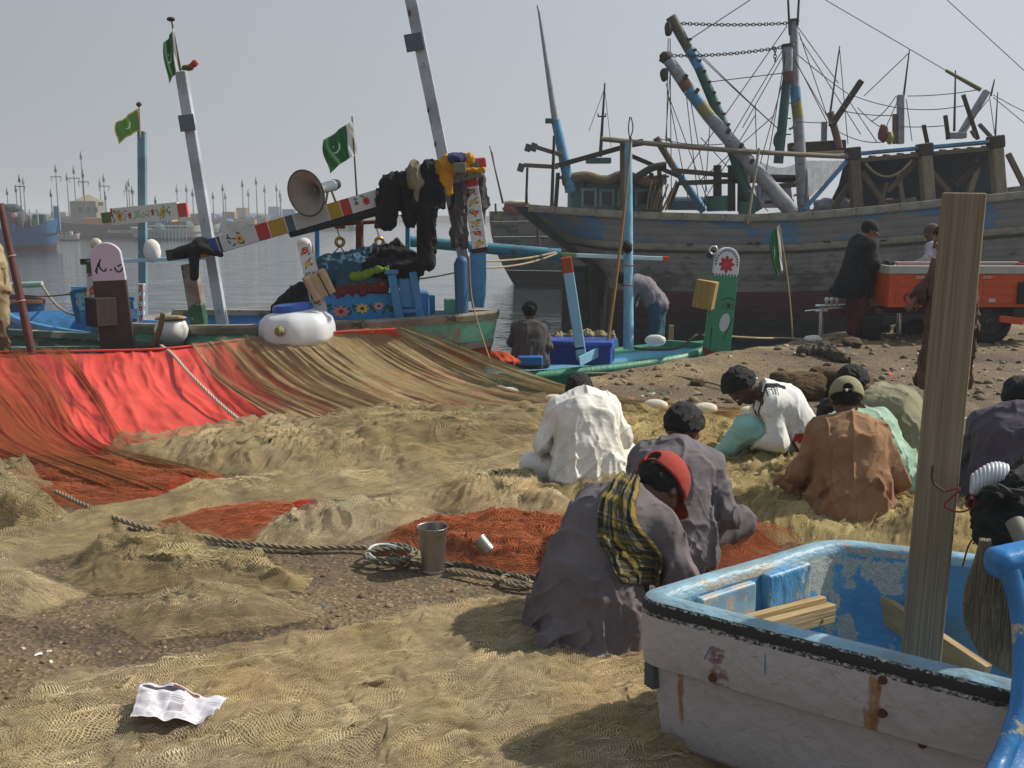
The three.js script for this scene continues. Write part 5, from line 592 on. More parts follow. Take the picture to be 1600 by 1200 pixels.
// ---- stem of the dark boat and the wooden pole at the tarpaulin's end
{
  const stern = P(-420, 560, 12.2).setY(0), bow = P(205, 560, 10.55).setY(0), t = thing('dark_boat', 'dark green boat with a brown stem board lettered in black script', 'boat', stern.clone().lerp(bow, 0.5).setY(WATER));
  const gm = mat(0xffffff, { map: paintTex(0x41564a, 0x8d8d7c, 0x35402f, 0.3, 512, 14), rough: 0.7 }); hullOn(t, { stern, bow, beam: 1.5, gun: (q) => 0.5 - 0.04 * q, keel: () => WATER - 0.4, rakeBow: 0.1, shape: (q) => 0.9 - 0.5 * sst(q, 0.8, 1), bands: [[0, 0.1, gm, 'green_strake', 0.02], [0.1, 1, weathM, 'bottom_planking']], inside: gm, railM: gm, deckV: 0.12, inV: 0.3, rail: 0.1 });
  const S = new THREE.Shape(); S.moveTo(-0.13, -0.35); S.lineTo(-0.15, 0.98); S.absarc(-0.005, 0.98, 0.145, Math.PI, 0.35, true); S.lineTo(0.155, 0.8); S.lineTo(0.2, -0.35); const c = P(182, 545, 10.15), sl = new THREE.ExtrudeGeometry(S, { depth: 0.09, bevelSize: 0.008, bevelThickness: 0.008, bevelSegments: 2, curveSegments: 16 });
  const tx = canvasTex(256, 1024, (k, w, h) => { k.fillStyle = '#3d2c28'; k.fillRect(0, 0, w, h); const R = rng(6); k.globalAlpha = 0.25; for (let i = 0; i < 90; i++) { k.fillStyle = R() > 0.5 ? '#241a18' : '#5a443c'; k.fillRect(R() * w, R() * h, 2 + R() * 3, 60 + R() * 200); } k.globalAlpha = 1; k.fillStyle = '#b9b6c4'; k.fillRect(0, 0, w, h * 0.275); script(k, 40, 120, 120, '#1d1a20', [[[0.05, 0.9], [0.1, 0.5], [0.25, 0.2], [0.2, 0.5], [0.35, 0.75], [0.5, 0.8], [0.55, 0.65]], [[0.3, 0.1], [0.15, 0.45], [0.0, 0.75]], [[0.8, 0.72]], [[1.0, 0.6], [1.1, 0.85], [1.3, 0.85], [1.4, 0.65]], [[1.2, 0.5]], [[1.3, 0.45]]]); });
  const u = sl.attributes.uv, p = sl.attributes.position; for (let i = 0; i < p.count; i++) u.setXY(i, (p.getX(i) + 0.18) / 0.4, (p.getY(i) + 0.35) / 1.5); sl.rotateZ(0.03); sl.scale(0.95, 0.93, 1);
  const st = part(t, 'stem_board', at(sl, c, 0.25), mat(0xffffff, { map: tx, rough: 0.6 })); part(st, 'lamp_box', box(P(158, 487, 10.02), 0.22, 0.28, 0.22, -0.7, 0.05), wood(0x2e2420)); part(st, 'stem_lamp', at(new THREE.SphereGeometry(0.058, 16, 12).scale(1, 1, 0.7), P(150, 381, 10.2)), mat(0xb9b49c, { rough: 0.3 })); part(st, 'lamp_neck', cyl(P(154, 380, 10.2), P(165, 388, 10.25), 0.028, 0.03), wood(0x8a7440));
  const gp = part(t, 'green_post', postG(P(148, 500, 10.6), P(146, 408, 10.6), 0.11, 0.1), mat(0xffffff, { map: canvasTex(64, 256, (k, w, h) => { vinePaint(k, w, h, '#c2c6c4', { vert: true, n: 3 }); k.fillStyle = '#2c4a2e'; k.fillRect(0, 0, w, h * 0.2); }), rough: 0.6 })); part(gp, 'cap_bar', beam(P(126, 409, 10.6), P(160, 408, 10.6), 0.04, 0.06), wood(0x3a4a34));
  const wp = thing('wooden_pole', 'dark reddish wooden pole leaning beside the dark green boat', 'pole', P(50, 548, 9.7)); part(wp, 'pole', cyl(P(52, 560, 9.68), P(0, 318, 9.68), 0.042, 0.03, 10), mat(0xffffff, { map: paintTex(0x5a332c, 0x8a7a70, 0x3a2420, 0.1, 512, 15), rough: 0.6 })); for (const y of [400, 470]) part(wp, 'ring_band', at(new THREE.TorusGeometry(0.038, 0.006, 6, 16).rotateX(1.57).rotateZ(0.2), P(0 + (y - 318) / 242 * 52, y, 9.68)), mat(0xa89a8a));
  garment('canvas_roll', 'tan canvas hanging at the tarpaulin end', 'canvas', [[P(-12, 390, 9.9), P(-4, 450, 9.88), 0.09, 0.1], [P(-4, 450, 9.88), P(8, 505, 9.85), 0.09, 0.03]], 0x9c8c6c, { amp: 0.04 }); garment('rope_bundle', 'frayed brown rope bundle under the tan canvas', 'rope', [[P(5, 505, 9.8), P(8, 550, 9.75), 0.05, 0.03]], 0x6a5840, { amp: 0.06 });
  single('dark_cloth', 'dark cloth slung over the crutch post and spar end', 'clothes', (() => { const bn = [[P(278, 396, 10.95), P(312, 384, 10.95), 0.06, 0.07], [P(303, 390, 10.9), P(304, 432, 10.88), 0.06, 0.045], [P(318, 388, 10.9), P(344, 398, 10.9), 0.05, 0.03], [P(310, 378, 10.95), P(320, 376, 10.95), 0.05, 0.04]].map(([a, b, c2, d]) => bone(a, b, c2, d)), [lo, hi] = bounds(bn, 0.03), uu = unite(bn, 0.04); return surfaceNets((x, y, z) => uu(x, y, z) - 0.02 * (n3(x * 20, y * 8, z * 20) - 0.5), lo, hi, 0.013); })(), cloth(0x1b1b1f));
}
// ---- blue boat with painted seats, and its mast with the lettered yard
{
  const D = 13.2, stern = P(85, 560, 15.2).setY(0), bow = P(240, 560, 12.6).setY(0), t = thing('blue_boat', 'blue open boat with flower painted seats and a lettered yard on its mast', 'boat', stern.clone().lerp(bow, 0.5).setY(WATER));
  hullOn(t, { stern, bow, beam: 1.5, gun: (q) => 0.28 + 0.12 * (1 - q), keel: () => WATER - 0.4, rakeBow: 0.2, bands: [[0, 0.15, blueM, 'blue_strake', 0.02], [0.15, 1, deepBlue, 'bottom_planking']], inside: blueM, railM: blueM, deckV: 0.3, inV: 0.45 });
  const m = part(t, 'mast', beam(P(224, 505, D), P(222, 205, D), 0.1, 0.085), mat(0xffffff, { map: paintTex(0x6f8a96, 0x9aa4a6, 0x55707c, 0.12, 512, 16), rough: 0.55 })); part(m, 'flagstaff', cyl(P(219, 215, D - 0.05), P(217, 164, D - 0.05), 0.014, 0.009), wood(0xa89a8c)); part(m, 'staff_knob', at(lump(0.03, 0.03, 0.03, 0.3, 2), P(217, 163, D - 0.05)), darkWood); flag(m, 'flag_cloth', P(217, 170, D - 0.05), P(219, 204, D - 0.05), V(-0.27, -0.1, 0.05), limeFlag, 0.04);
  const yt = canvasTex(1024, 128, (k, w, h) => { k.fillStyle = '#cfccbc'; k.fillRect(0, 0, w, h); const R = rng(12); for (const [x, p] of [[130, '#c7962e'], [800, '#c7a83a']]) { for (let i = 0; i < 22; i++) leafPaint(k, x + (R() - 0.5) * 220, 64 + (R() - 0.5) * 80, 18, R() * 6, '#5f7a4a'); flowerPaint(k, x, 64, 46, p, '#a05a20'); } k.fillStyle = '#a8342a'; const star = (x, y, r) => { k.beginPath(); for (let i = 0; i < 10; i++) { const a = -1.57 + i * 0.628, q = i % 2 ? r * 0.45 : r; k.lineTo(x + Math.cos(a) * q, y + Math.sin(a) * q); } k.fill(); }; star(285, 66, 38); star(640, 58, 40); k.fillRect(0, 0, 30, 60); script(k, 330, 30, 66, '#3a3428', [[[0.1, 0.9], [0.4, 1.0], [0.6, 0.7], [0.62, 0.2]], [[0.85, 0.15], [0.88, 0.8], [1.1, 0.9], [1.2, 0.6], [1.22, 0.1]], [[1.5, 0.0], [1.5, 0.8]], [[1.75, 0.6], [1.8, 0.9], [2.1, 0.9], [2.2, 0.6]], [[2.0, 0.35]], [[2.5, 0.3], [2.7, 0.7], [2.4, 1.0]], [[2.9, 0.5], [3.1, 0.8], [3.4, 0.75], [3.45, 0.5]], [[3.2, 0.25]], [[3.35, 0.25]], [[3.8, 0.1], [3.9, 0.7], [3.6, 0.95]]]); script(k, 180, 40, 46, '#3a3428', [[[0.2, 0.9], [0.6, 0.9], [0.8, 0.4]], [[1.0, 0.1], [1.0, 0.9], [1.3, 0.8]]]); });
  const yd = part(t, 'lettered_yard', paintedBeam(P(175, 339, D - 0.12), P(279, 329, D - 0.12), 0.06, 0.21), mat(0xffffff, { map: yt, rough: 0.65 })); part(yd, 'red_end', paintedBeam(P(279, 329, D - 0.12), P(293, 327.5, D - 0.12), 0.062, 0.17), mat(0xc0493a)); part(yd, 'green_end', paintedBeam(P(160, 341, D - 0.12), P(175, 339, D - 0.12), 0.055, 0.13), mat(0x5f6a3a));
  const cbar = part(t, 'crossbar', beam(P(185, 408, 12.4), P(322, 403, 12.4), 0.045, 0.045), mat(0xa4c4d2, { rough: 0.5 })); part(cbar, 'red_tip', beam(P(322, 403, 12.4), P(330, 402.8, 12.4), 0.05, 0.05), mat(0xb8502e));
  const fl = canvasTex(256, 192, (k, w, h) => { k.fillStyle = '#6fb0da'; k.fillRect(0, 0, w, h); const R = rng(9); for (let i = 0; i < 16; i++) leafPaint(k, R() * w, R() * h, 16, R() * 6, '#2f6a8a'); flowerPaint(k, 150, 60, 30, '#c9a94a', '#8a5a20'); flowerPaint(k, 70, 120, 26, '#c9a94a', '#8a5a20'); }), flM = mat(0xffffff, { map: fl, rough: 0.5 });
  const chair = (x, y, w, h, d, ry) => { const c = P(x, y, d), g = new THREE.PlaneGeometry(w, h * 0.9).toNonIndexed(); const b = part(t, 'seat_back', box(c, w, h, 0.05, ry, 0.2), blueM); part(b, 'painted_panel', at(g, c.clone().add(V(Math.sin(ry) * 0.03, 0, 0.03)), ry), flM); return b; };
  const c1 = chair(131, 467, 0.26, 0.3, 12.2, 0.3); part(c1, 'seat_frame', [beam(P(113, 455, 12.15), P(124, 505, 12.15), 0.06, 0.05), beam(P(114, 455, 12.15), P(150, 450, 12.15), 0.04, 0.04)], deepBlue);
  const c2 = chair(204, 490, 0.2, 0.13, 12.0, 0); part(c2, 'seat_frame', [beam(P(205, 470, 12), P(211, 505, 12), 0.05, 0.05), beam(P(192, 465, 12), P(210, 467, 12), 0.04, 0.04)], deepBlue); chair(243, 511, 0.3, 0.16, 11.8, -0.2);
  part(t, 'painted_post', postG(P(221, 505, 11.9), P(221, 443, 11.9), 0.07, 0.06), mat(0xffffff, { map: canvasTex(64, 256, (k, w, h) => vinePaint(k, w, h, '#c9c9cc', { vert: true, n: 4 })), rough: 0.6 })); part(t, 'corner_post', box(P(148, 514, 11.6), 0.09, 0.22, 0.09, 0.2), blueM); part(t, 'tiller', cyl(P(238, 540, 10.4), P(254, 490, 10.4), 0.035, 0.025, 7, 0.02), wood(0x8a6e50));
  single('float', 'white foam float resting on the pale blue crossbar', 'float', at(lump(0.1, 0.14, 0.08, 0.12, 3), P(238, 392, 12.4)), mat(0xd8d2c8, { rough: 0.8 }));
  const b2 = thing('blue_skiff', 'small dark blue boat with a red bottom moored behind the blue open boat', 'boat', P(40, 500, 17).setY(WATER)); hullOn(b2, { stern: P(-60, 500, 17.5).setY(0), bow: P(62, 500, 17).setY(0), beam: 1.3, gun: (q) => 0.42 - 0.02 * q, keel: () => WATER - 0.2, rakeBow: 0.12, bands: [[0, 0.32, deepBlue, 'blue_strake'], [0.32, 1, redM, 'red_bottom']], inside: blueM, railM: brownM, deckV: 0.2 }); part(b2, 'painted_spar', cyl(P(15, 446, 16.6), P(66, 444, 16.6), 0.05, 0.05, 10), mat(0x9ac0b4, { map: T.noiseC }));
  single('mooring_rope', 'brown mooring rope running from the small dark blue boat', 'rope', tube(sagLine(P(66, 446, 16.4), P(122, 492, 12.6), 0.12), 0.018), ropeM); single('mooring_rope', 'thin line stretched across to the flower painted seats', 'rope', tube(sagLine(P(30, 460, 15), P(160, 448, 11.6), 0.06), 0.01), darkRope);
}
// log boom lying across to the big hull, and mooring lines
{
  single('log_boom', 'teal wrapped log spar reaching from the boat towards the big hull', 'spar', [cyl(P(640, 377, 13.2), P(876, 398, 13.2), 0.07, 0.075, 12)], tealM);
  single('mooring_rope', 'pale rope bundle slanting to the end of the teal log spar', 'rope', [tube(sagLine(P(752, 408, 11.2), P(868, 394, 13.1), 0.03), 0.012), tube(sagLine(P(752, 418, 11.2), P(870, 396, 13.1), 0.05), 0.012), tube(sagLine(P(652, 436, 11.2), P(752, 414, 11.2), 0.02), 0.01)], ropeM);
  single('mooring_rope', 'thin rope from the flower painted post down to the net floats', 'rope', tube([P(733, 400, 10.95), P(738, 470, 10.9), P(765, 560, 10.6), G(785, 605, 0.1)], 0.007), ropeM);
  single('mooring_rope', 'taut rope from the green stem board to the quay', 'rope', tube([P(1096, 523, 13.3), P(1180, 528, 13.6), G(1240, 529, 0.05), G(1300, 535, 0.03), G(1360, 545, 0.03)], 0.014), ropeM);
  single('mooring_rope', 'thin dark line snaking over the quay dirt', 'rope', tube([G(900, 584, 0.03), G(990, 583, 0.04), G(1060, 588, 0.05), G(1110, 598, 0.05), G(1140, 606, 0.05)], 0.012), ropeM);
  const gf = thing('flag', 'drooping green and white flag on a bamboo stick at the quay edge', 'flag', G(1238, 528)); part(gf, 'flagstaff', cyl(G(1239, 532), P(1217, 350, 15.2), 0.014, 0.008, 7, 0.03), wood(0xa89468)); flag(gf, 'flag_cloth', P(1217, 352, 15.2), P(1224, 422, 15.2), V(-0.14, -0.1, 0.02), flagM, 0.05);
}
// foam floats on the float line
{
  const fm = mat(0xd9cdb8, { rough: 0.8, map: T.noiseC, bumpMap: T.fine, bumpScale: 0.003 }); let first = null;
  for (const [x, y, s, a] of [[779, 612, 0.8, 0.3], [797, 615, 0.85, -0.3], [866, 627, 0.9, 0], [943, 630, 1, 0.1], [1024, 637, 1.1, -0.1], [1102, 642, 1.05, 0.1], [1172, 646, 0.9, 0]]) { const p = G(x, y - 3, 0.12), o = first ? first.clone() : new THREE.Mesh((() => { const g = lump(0.105, 0.055, 0.06, 0.06, 4); return g; })(), fm); first ??= o; o.name = numbered('net_float'); o.position.copy(p); o.rotation.y = a; o.scale.setScalar(s); scene.add(o); tag(o, 'white oval foam float on the net float line', 'float', 'floats along the net edge'); }
  single('float_line', 'red float line along the far edge of the net', 'rope', [tube([G(860, 620, 0.05), G(960, 632, 0.04), G(1060, 640, 0.04), G(1160, 647, 0.04), G(1270, 656, 0.04), G(1330, 660, 0.03)], 0.02, 6, 60)], mat(0xc0382c, { rough: 0.8 }));
}
// ------------------------------------------------------------------ the big weathered wooden trawler
const TD = 24; // depth of its near side
const hullTex = tex(1024, 512, (u, v) => { const st = pn(u * 34, v * 2, 34, 301, 2) * 0.5 + pfbm(u, v, 8, 4, 305) * 0.5, n = pfbm(u, v, 5, 6, 311), f = pn(u * 256, v * 256, 256, 313); let c = mixc(hex(0x8d8883), hex(0x6f6a66), st); c = mixc(c, hex(0x8f887c), sst(n, 0.5, 0.7) * 0.6); c = mixc(c, hex(0x4b463e), sst(pfbm(u, v, 7, 5, 317), 0.56, 0.72) * 0.7); return c.map((x) => x * (0.88 + 0.2 * f)); });
const hullB = tex(512, 512, (u, v) => 0.3 * pn(u * 12, v * 40, 12, 301, 40) + 0.7 * pfbm(u, v, 8, 5, 319), false);
const flakeBlue = tex(1024, 512, (u, v) => { const n = pfbm(u, v, 4, 6, 331), m = pfbm(u, v, 9, 5, 333), st = pfbm(u, v, 8, 4, 337); const w = mixc(hex(0x8a8580), hex(0x6f6a66), st); const b = mixc(hex(0x3f6f9a), hex(0x4d7a9e), m); return mixc(w, b, 0.85 * sst(n + 0.3 * (m - 0.5), 0.57, 0.66)); });
const HM = { grey: mat(0xffffff, { map: rep(hullTex, 0.3, 0.6), bumpMap: rep(hullB, 0.5, 0.5), bumpScale: 0.005, rough: 0.9 }), blue: mat(0xffffff, { map: rep(flakeBlue, 0.22, 0.4), bumpMap: rep(hullB, 0.5, 0.5), bumpScale: 0.005, rough: 0.85 }), red: mat(0xffffff, { map: paintTex(0x54282b, 0x3f3030, 0x352222, 0.25, 512, 31), rough: 0.9 }), dark: mat(0xffffff, { map: paintTex(0x3b3936, 0x54504a, 0x24221f, 0.3, 512, 32), rough: 0.9 }), rail: mat(0xffffff, { map: paintTex(0x8a8272, 0x5c554a, 0x6a6252, 0.3, 512, 33), bumpMap: T.grainB, bumpScale: 0.006, rough: 0.9 }), timber: wood(0x6f6557), dark2: wood(0x453d34), pale: wood(0x938a7a), teal: mat(0xffffff, { map: paintTex(0x55787a, 0x6a665c, 0x3f5658, 0.3, 512, 34), rough: 0.8 }), mast: mat(0xffffff, { map: paintTex(0x93959c, 0x6f6a62, 0x77797e, 0.22, 512, 35), rough: 0.7 }), green: mat(0xffffff, { map: paintTex(0x26594f, 0x55504a, 0x1f443e, 0.16, 512, 36), rough: 0.6 }), blueP: mat(0xffffff, { map: paintTex(0x4f8db4, 0x6f6a62, 0x3e6c8c, 0.18, 512, 37), rough: 0.65 }) };
const TP = (x, y, d = TD + 1.2) => P(x, y, d);
{
  const t = thing('trawler', 'large weathered grey wooden trawler with patches of flaked blue paint moored behind the quay', 'trawler', P(1250, 560, TD + 2.5).setY(WATER));
  // sheer of the bulwark from the photograph, along x
  const top = [[825, 322], [930, 330], [1000, 334], [1150, 338], [1250, 336], [1350, 327], [1440, 318], [1600, 302], [1800, 276], [2100, 235]].map(([x, y]) => P(x, y, TD)), gy = (x) => { let i = 0; while (i < top.length - 2 && top[i + 1].x < x) i++; return lerp(top[i].y, top[i + 1].y, clamp((x - top[i].x) / (top[i + 1].x - top[i].x), 0, 1)); };
  const x0 = top[0].x, x1 = top[top.length - 1].x, N = 70;
  // v 0 at the rail, 1 at the keel; the counter stern draws in below
  const depth = (q, v) => TD + 0.5 * Math.pow(Math.abs(q - 0.45) * 2, 2.4) + 0.1 * v + 1.8 * Math.pow(v, 3.2) + 2.2 * Math.pow(Math.max(0, 0.09 - q) / 0.09, 1.6) * (0.25 + v) + 2.6 * Math.pow(sst(q, 0.72, 1), 1.6) * (0.4 + v);
  const hp = (q, v, out = 0, far = false) => { const xs = lerp(x0, x1, q), x = xs + (0.02 + 2.0 * Math.pow(clamp(v * 2.4, 0, 1), 1.1)) * Math.pow(Math.max(0, 1 - q / 0.12), 1.2), y = lerp(gy(xs), WATER - 0.7, v), d = depth(q, v); return V(x, y, far ? -(2 * (TD + 2.7) - d) - out : -d + out); };
  const strake = (v0, v1, m, name, out = 0, gap = 0.0009) => { const rows = []; for (let i = 0; i <= N; i++) { const r = []; const a = v0 + gap, b = v1 - gap; r.push(hp(i / N, a, out - 0.012)); for (let j = 0; j <= 2; j++) r.push(hp(i / N, lerp(a, b, j / 2), out + 0.004 * Math.sin(j / 2 * Math.PI))); r.push(hp(i / N, b, out - 0.012)); rows.push(r); } const g = sheet(rows).toNonIndexed(), uv = g.attributes.uv; g.computeVertexNormals(); for (let i = 0; i < uv.count; i++) uv.setY(i, uv.getY(i) + v0 * 4.4); return part(t, name, g, m); };
  { const rows = []; for (let i = 0; i <= N; i++) { const r = []; for (let j = 0; j <= 20; j++) r.push(hp(i / N, j / 20, -0.03)); rows.push(r); } part(t, 'hull_core', sheet(rows), HM.grey); }
  { const rows = []; for (let i = 0; i <= N; i++) { const r = []; for (let j = 0; j <= 12; j++) r.push(hp(i / N, j / 12, 0, true)); rows.push(r); } part(t, 'far_side', sheet(rows), HM.grey); }
  { const rows = []; for (let j = 0; j <= 14; j++) { const a = hp(0, j / 14), b = hp(0, j / 14, 0, true), r = []; for (let k = 0; k <= 6; k++) { const p = a.clone().lerp(b, k / 6); p.x -= 0.35 * Math.sin(k / 6 * Math.PI) * (1 - j / 14); r.push(p); } rows.push(r); } part(t, 'transom', sheet(rows), HM.dark); }
  const R = rng(17), vRed = 0.475, vBlack = 0.66;
  for (const [v0, v1] of [[0.03, 0.075], [0.075, 0.125], [0.125, 0.175]]) strake(v0, v1, HM.blue, 'plank', R() * 0.008);
  strake(0.175, 0.215, HM.rail, 'rub_rail', 0.06); strake(0.217, 0.232, HM.dark2, 'rub_rail', 0.045);
  for (let i = 0; i < 7; i++) strake(lerp(0.234, vRed, i / 7), lerp(0.234, vRed, (i + 1) / 7), HM.grey, 'plank', R() * 0.01);
  for (let i = 0; i < 4; i++) strake(lerp(vRed, vBlack, i / 4), lerp(vRed, vBlack, (i + 1) / 4), HM.red, 'plank', R() * 0.008, 0.001);
  for (let i = 0; i < 4; i++) strake(lerp(vBlack, 1, i / 4), lerp(vBlack, 1, (i + 1) / 4), HM.dark, 'plank', R() * 0.008, 0.001);
  { const rows = []; for (let i = 0; i <= N; i++) { const a = hp(i / N, 0, 0.08), b = hp(i / N, 0, -0.16), h = V(0, 0.05, 0); rows.push([a.clone().add(V(0, -0.12, 0)), a.clone().add(h), b.clone().add(h), b.clone().add(V(0, -0.12, 0))]); } part(t, 'cap_rail', sheet(rows).toNonIndexed(), HM.rail); }
  { const rows = []; for (let i = 0; i <= N; i++) { const a = hp(i / N, 0.16, -0.1), b = hp(i / N, 0.16, -0.1, true); rows.push([a, b]); } part(t, 'deck', sheet(rows), HM.timber); }
  for (const [x, w] of [[1078, 0.14], [1172, 0.12], [1184, 0.12], [1292, 0.16], [1380, 0.14]]) part(t, 'scupper', box(P(x, 382 - (x - 1078) * 0.02, TD - 0.02), w, 0.04, 0.05), blackM);
  // rudder and sternpost under the counter
  part(t, 'rudder', box(P(905, 490, TD + 1.9), 0.9, 2.4, 0.14, 0.15, 0.1), HM.dark); part(t, 'sternpost', beam(P(932, 560, TD + 1.6), P(925, 345, TD + 1.2), 0.22, 0.22), HM.dark2);
  // after cabin
  { const a = P(880, 330, TD + 2), b = P(1035, 330, TD + 2), y0 = a.y - 0.3, y1 = P(900, 278, TD + 2).y; const cx = (a.x + b.x) / 2, w = b.x - a.x;
    const cab = part(t, 'cabin', box(V(cx + 0.1, (y0 + y1) / 2, -(TD + 2.9)), w - 0.2, y1 - y0, 1.8, 0, 0.02), HM.teal); const zf = -(TD + 2);
    for (const [x, wd, hh] of [[920, 0.27, 0.34], [948, 0.26, 0.3], [975, 0.2, 0.32], [1005, 0.3, 0.3]]) { const c = P(x, 309, TD + 2); const wn = part(cab, 'window', box(V(c.x, c.y, zf + 0.0), wd, hh, 0.05, 0, 0.03), mat(0x1c1d1e, { rough: 0.2 })); part(wn, 'window_frame', [box(V(c.x - wd / 2 - 0.03, c.y, zf + 0.03), 0.06, hh + 0.12, 0.06), box(V(c.x + wd / 2 + 0.03, c.y, zf + 0.03), 0.06, hh + 0.12, 0.06), box(V(c.x, c.y + hh / 2 + 0.03, zf + 0.03), wd, 0.06, 0.06)], mat(0x8aa0a4, { map: T.noiseC })); }
    part(cab, 'doorway', box(P(915, 288, TD + 2.02), 0.08, 0.14, 0.05), blackM);
    for (let i = 0; i < 5; i++) part(cab, 'roof_board', box(V(cx + 0.05, y1 + 0.04 + i * 0.004, -(TD + 2.2 + i * 0.36)), w + 0.2, 0.05, 0.34), HM.timber);
    part(t, 'awning_roll', tube([P(878, 282, TD + 1.8), P(915, 276, TD + 1.8), P(945, 283, TD + 1.75), P(975, 274, TD + 1.8), P(1005, 284, TD + 1.75), P(1040, 280, TD + 1.8)], 0.13, 8, 40), mat(0x7a6c54, { map: T.noiseC, bumpMap: T.grainB, bumpScale: 0.04, rough: 0.95 }));
    part(t, 'awning_roll', tube([P(990, 280, TD + 1.6), P(1020, 262, TD + 1.6), P(1040, 258, TD + 1.6)], 0.09, 8, 20), mat(0x3f4434, { rough: 0.95 }));
    for (const [x, y, x2, y2] of [[868, 325, 872, 270], [1032, 325, 1030, 265], [1012, 325, 1018, 270], [1045, 325, 1060, 285]]) part(t, 'cabin_stanchion', beam(P(x, y, TD + 1.7), P(x2, y2, TD + 1.7), 0.1, 0.1), HM.dark2);
    for (let i = 0; i < 7; i++) part(t, 'bamboo_stave', cyl(P(1010 + i * 5, 328, TD + 1.2), P(1018 + i * 6.5, 282 + (i % 3) * 6, TD + 1.4), 0.03, 0.02, 6), wood([0x7d6a4c, 0x6a5a44, 0x8a6a40][i % 3]));
    part(t, 'deck_timber', beam(P(866, 260, TD + 1.7), P(988, 226, TD + 1.7), 0.14, 0.12), HM.dark2); part(t, 'deck_timber', beam(P(985, 243, TD + 1.7), P(1060, 275, TD + 1.7), 0.12, 0.1), HM.dark2); part(t, 'gallows_post', beam(P(978, 330, TD + 1.5), P(978, 222, TD + 1.5), 0.28, 0.22), HM.timber); part(t, 'gallows_head', beam(P(970, 228, TD + 1.4), P(1005, 222, TD + 1.4), 0.16, 0.16), HM.dark2); part(t, 'roof_box', box(P(935, 251, TD + 2.2), 0.62, 0.14, 0.3), HM.teal);
  }
  // davits with lamp boxes over the stern
  for (const [x, y, x2, y2] of [[838, 230, 880, 243], [818, 258, 872, 261]]) { const d = part(t, 'davit', beam(P(x, y, TD + 1.6), P(x2, y2, TD + 1.6), 0.1, 0.1), HM.timber); part(d, 'lamp_housing', box(P(x - 4, y + (y > 240 ? 4 : 0), TD + 1.6), 0.16, 0.2, 0.2, 0, 0.15, 0, -0.3), mat(0x4c5054, { rough: 0.5 })); if (y < 240) part(d, 'lamp_housing', box(P(x - 13, y + 1, TD + 1.7), 0.15, 0.18, 0.18, 0, 0.15, 0, -0.3), mat(0x4c5054, { rough: 0.5 })); }
  part(t, 'stay_post', cyl(P(862, 325, TD + 1.5), P(866, 212, TD + 1.5), 0.045, 0.035), HM.dark2); part(t, 'stay_post', cyl(P(822, 318, TD + 1.6), P(824, 262, TD + 1.6), 0.03), wireM);
  const am = part(t, 'after_mast', cyl(P(892, 300, TD + 1.8), P(868, 188, TD + 1.8), 0.14, 0.11, 12), HM.blueP); part(am, 'mast_pole', cyl(P(868, 190, TD + 1.8), P(842, 18, TD + 1.8), 0.09, 0.03, 10), HM.mast); part(am, 'mast_tip', cyl(P(842, 20, TD + 1.8), P(839, 8, TD + 1.8), 0.02, 0.012), wireM); part(am, 'mast_lamp', box(P(857, 189, TD + 1.75), 0.16, 0.12, 0.1), mat(0x4a4a4a));
  const rm = part(t, 'aerial_mast', cyl(P(938, 245, TD + 3.5), P(945, 130, TD + 3.5), 0.05, 0.02), HM.dark2); part(rm, 'aerial_fork', [cyl(P(934, 182, TD + 3.5), P(947, 182, TD + 3.5), 0.02), cyl(P(934.5, 182, TD + 3.5), P(934.5, 177, TD + 3.5), 0.016), cyl(P(946.5, 182, TD + 3.5), P(946.5, 177, TD + 3.5), 0.016)], HM.dark2); part(rm, 'aerial_stay', [cyl(P(944, 140, TD + 3.5), P(920, 205, TD + 3.5), 0.008), cyl(P(945, 140, TD + 3.5), P(955, 230, TD + 3.5), 0.008)], wireM);
  // long pale pole along the deck
  part(t, 'long_pole', cyl(P(940, 217, TD + 0.9), P(1345, 246, TD + 0.9), 0.06, 0.055, 8, 0.05), HM.pale);
  for (const [x, y, x2, y2] of [[1050, 266, 1250, 284], [1060, 286, 1245, 280], [1190, 276, 1245, 277], [1190, 296, 1245, 288]]) part(t, 'deck_rail', beam(P(x, y, TD + 1.8), P(x2, y2, TD + 1.8), 0.1, 0.12), HM.timber);
  for (const [x, y, w] of [[1121, 258, 0.11], [1143, 258, 0.1], [1162, 250, 0.16]]) part(t, 'bollard', cyl(P(x, 330, TD + 1.6), P(x, y, TD + 1.6), w, w * 0.9, 10), HM.dark2);
  part(t, 'green_tank', cyl(P(1121, 330, TD + 1.2), P(1121, 306, TD + 1.2), 0.26, 0.26, 16), HM.green); part(t, 'green_tank', box(P(1167, 325, TD + 1.1), 0.36, 0.3, 0.3), HM.green);
  const seat = part(t, 'boat_cover', box(P(1080, 318, TD + 3.2), 1.2, 0.34, 0.8, 0, 0.2), mat(0x56708a, { map: T.noiseC })); part(seat, 'cover_stripe', box(P(1080, 312, TD + 2.78), 1.22, 0.07, 0.06), mat(0x8fa0b4));
  // two booms
  const b1 = part(t, 'boom', cyl(P(1164, 292, TD + 1.3), P(1128, 190, TD + 1.3), 0.13, 0.13, 12), HM.green, 'green boom with step cleats'); part(b1, 'boom_band', cyl(P(1128, 190, TD + 1.3), P(1092, 105, TD + 1.3), 0.128, 0.12, 12), HM.green); part(b1, 'blue_band', cyl(P(1092, 105, TD + 1.3), P(1076, 76, TD + 1.3), 0.122, 0.122, 12), HM.blueP); part(b1, 'boom_tip', cyl(P(1076, 77, TD + 1.3), P(1048, 26, TD + 1.3), 0.118, 0.13, 12), mat(0x5f5a4c, { map: T.noiseC }));
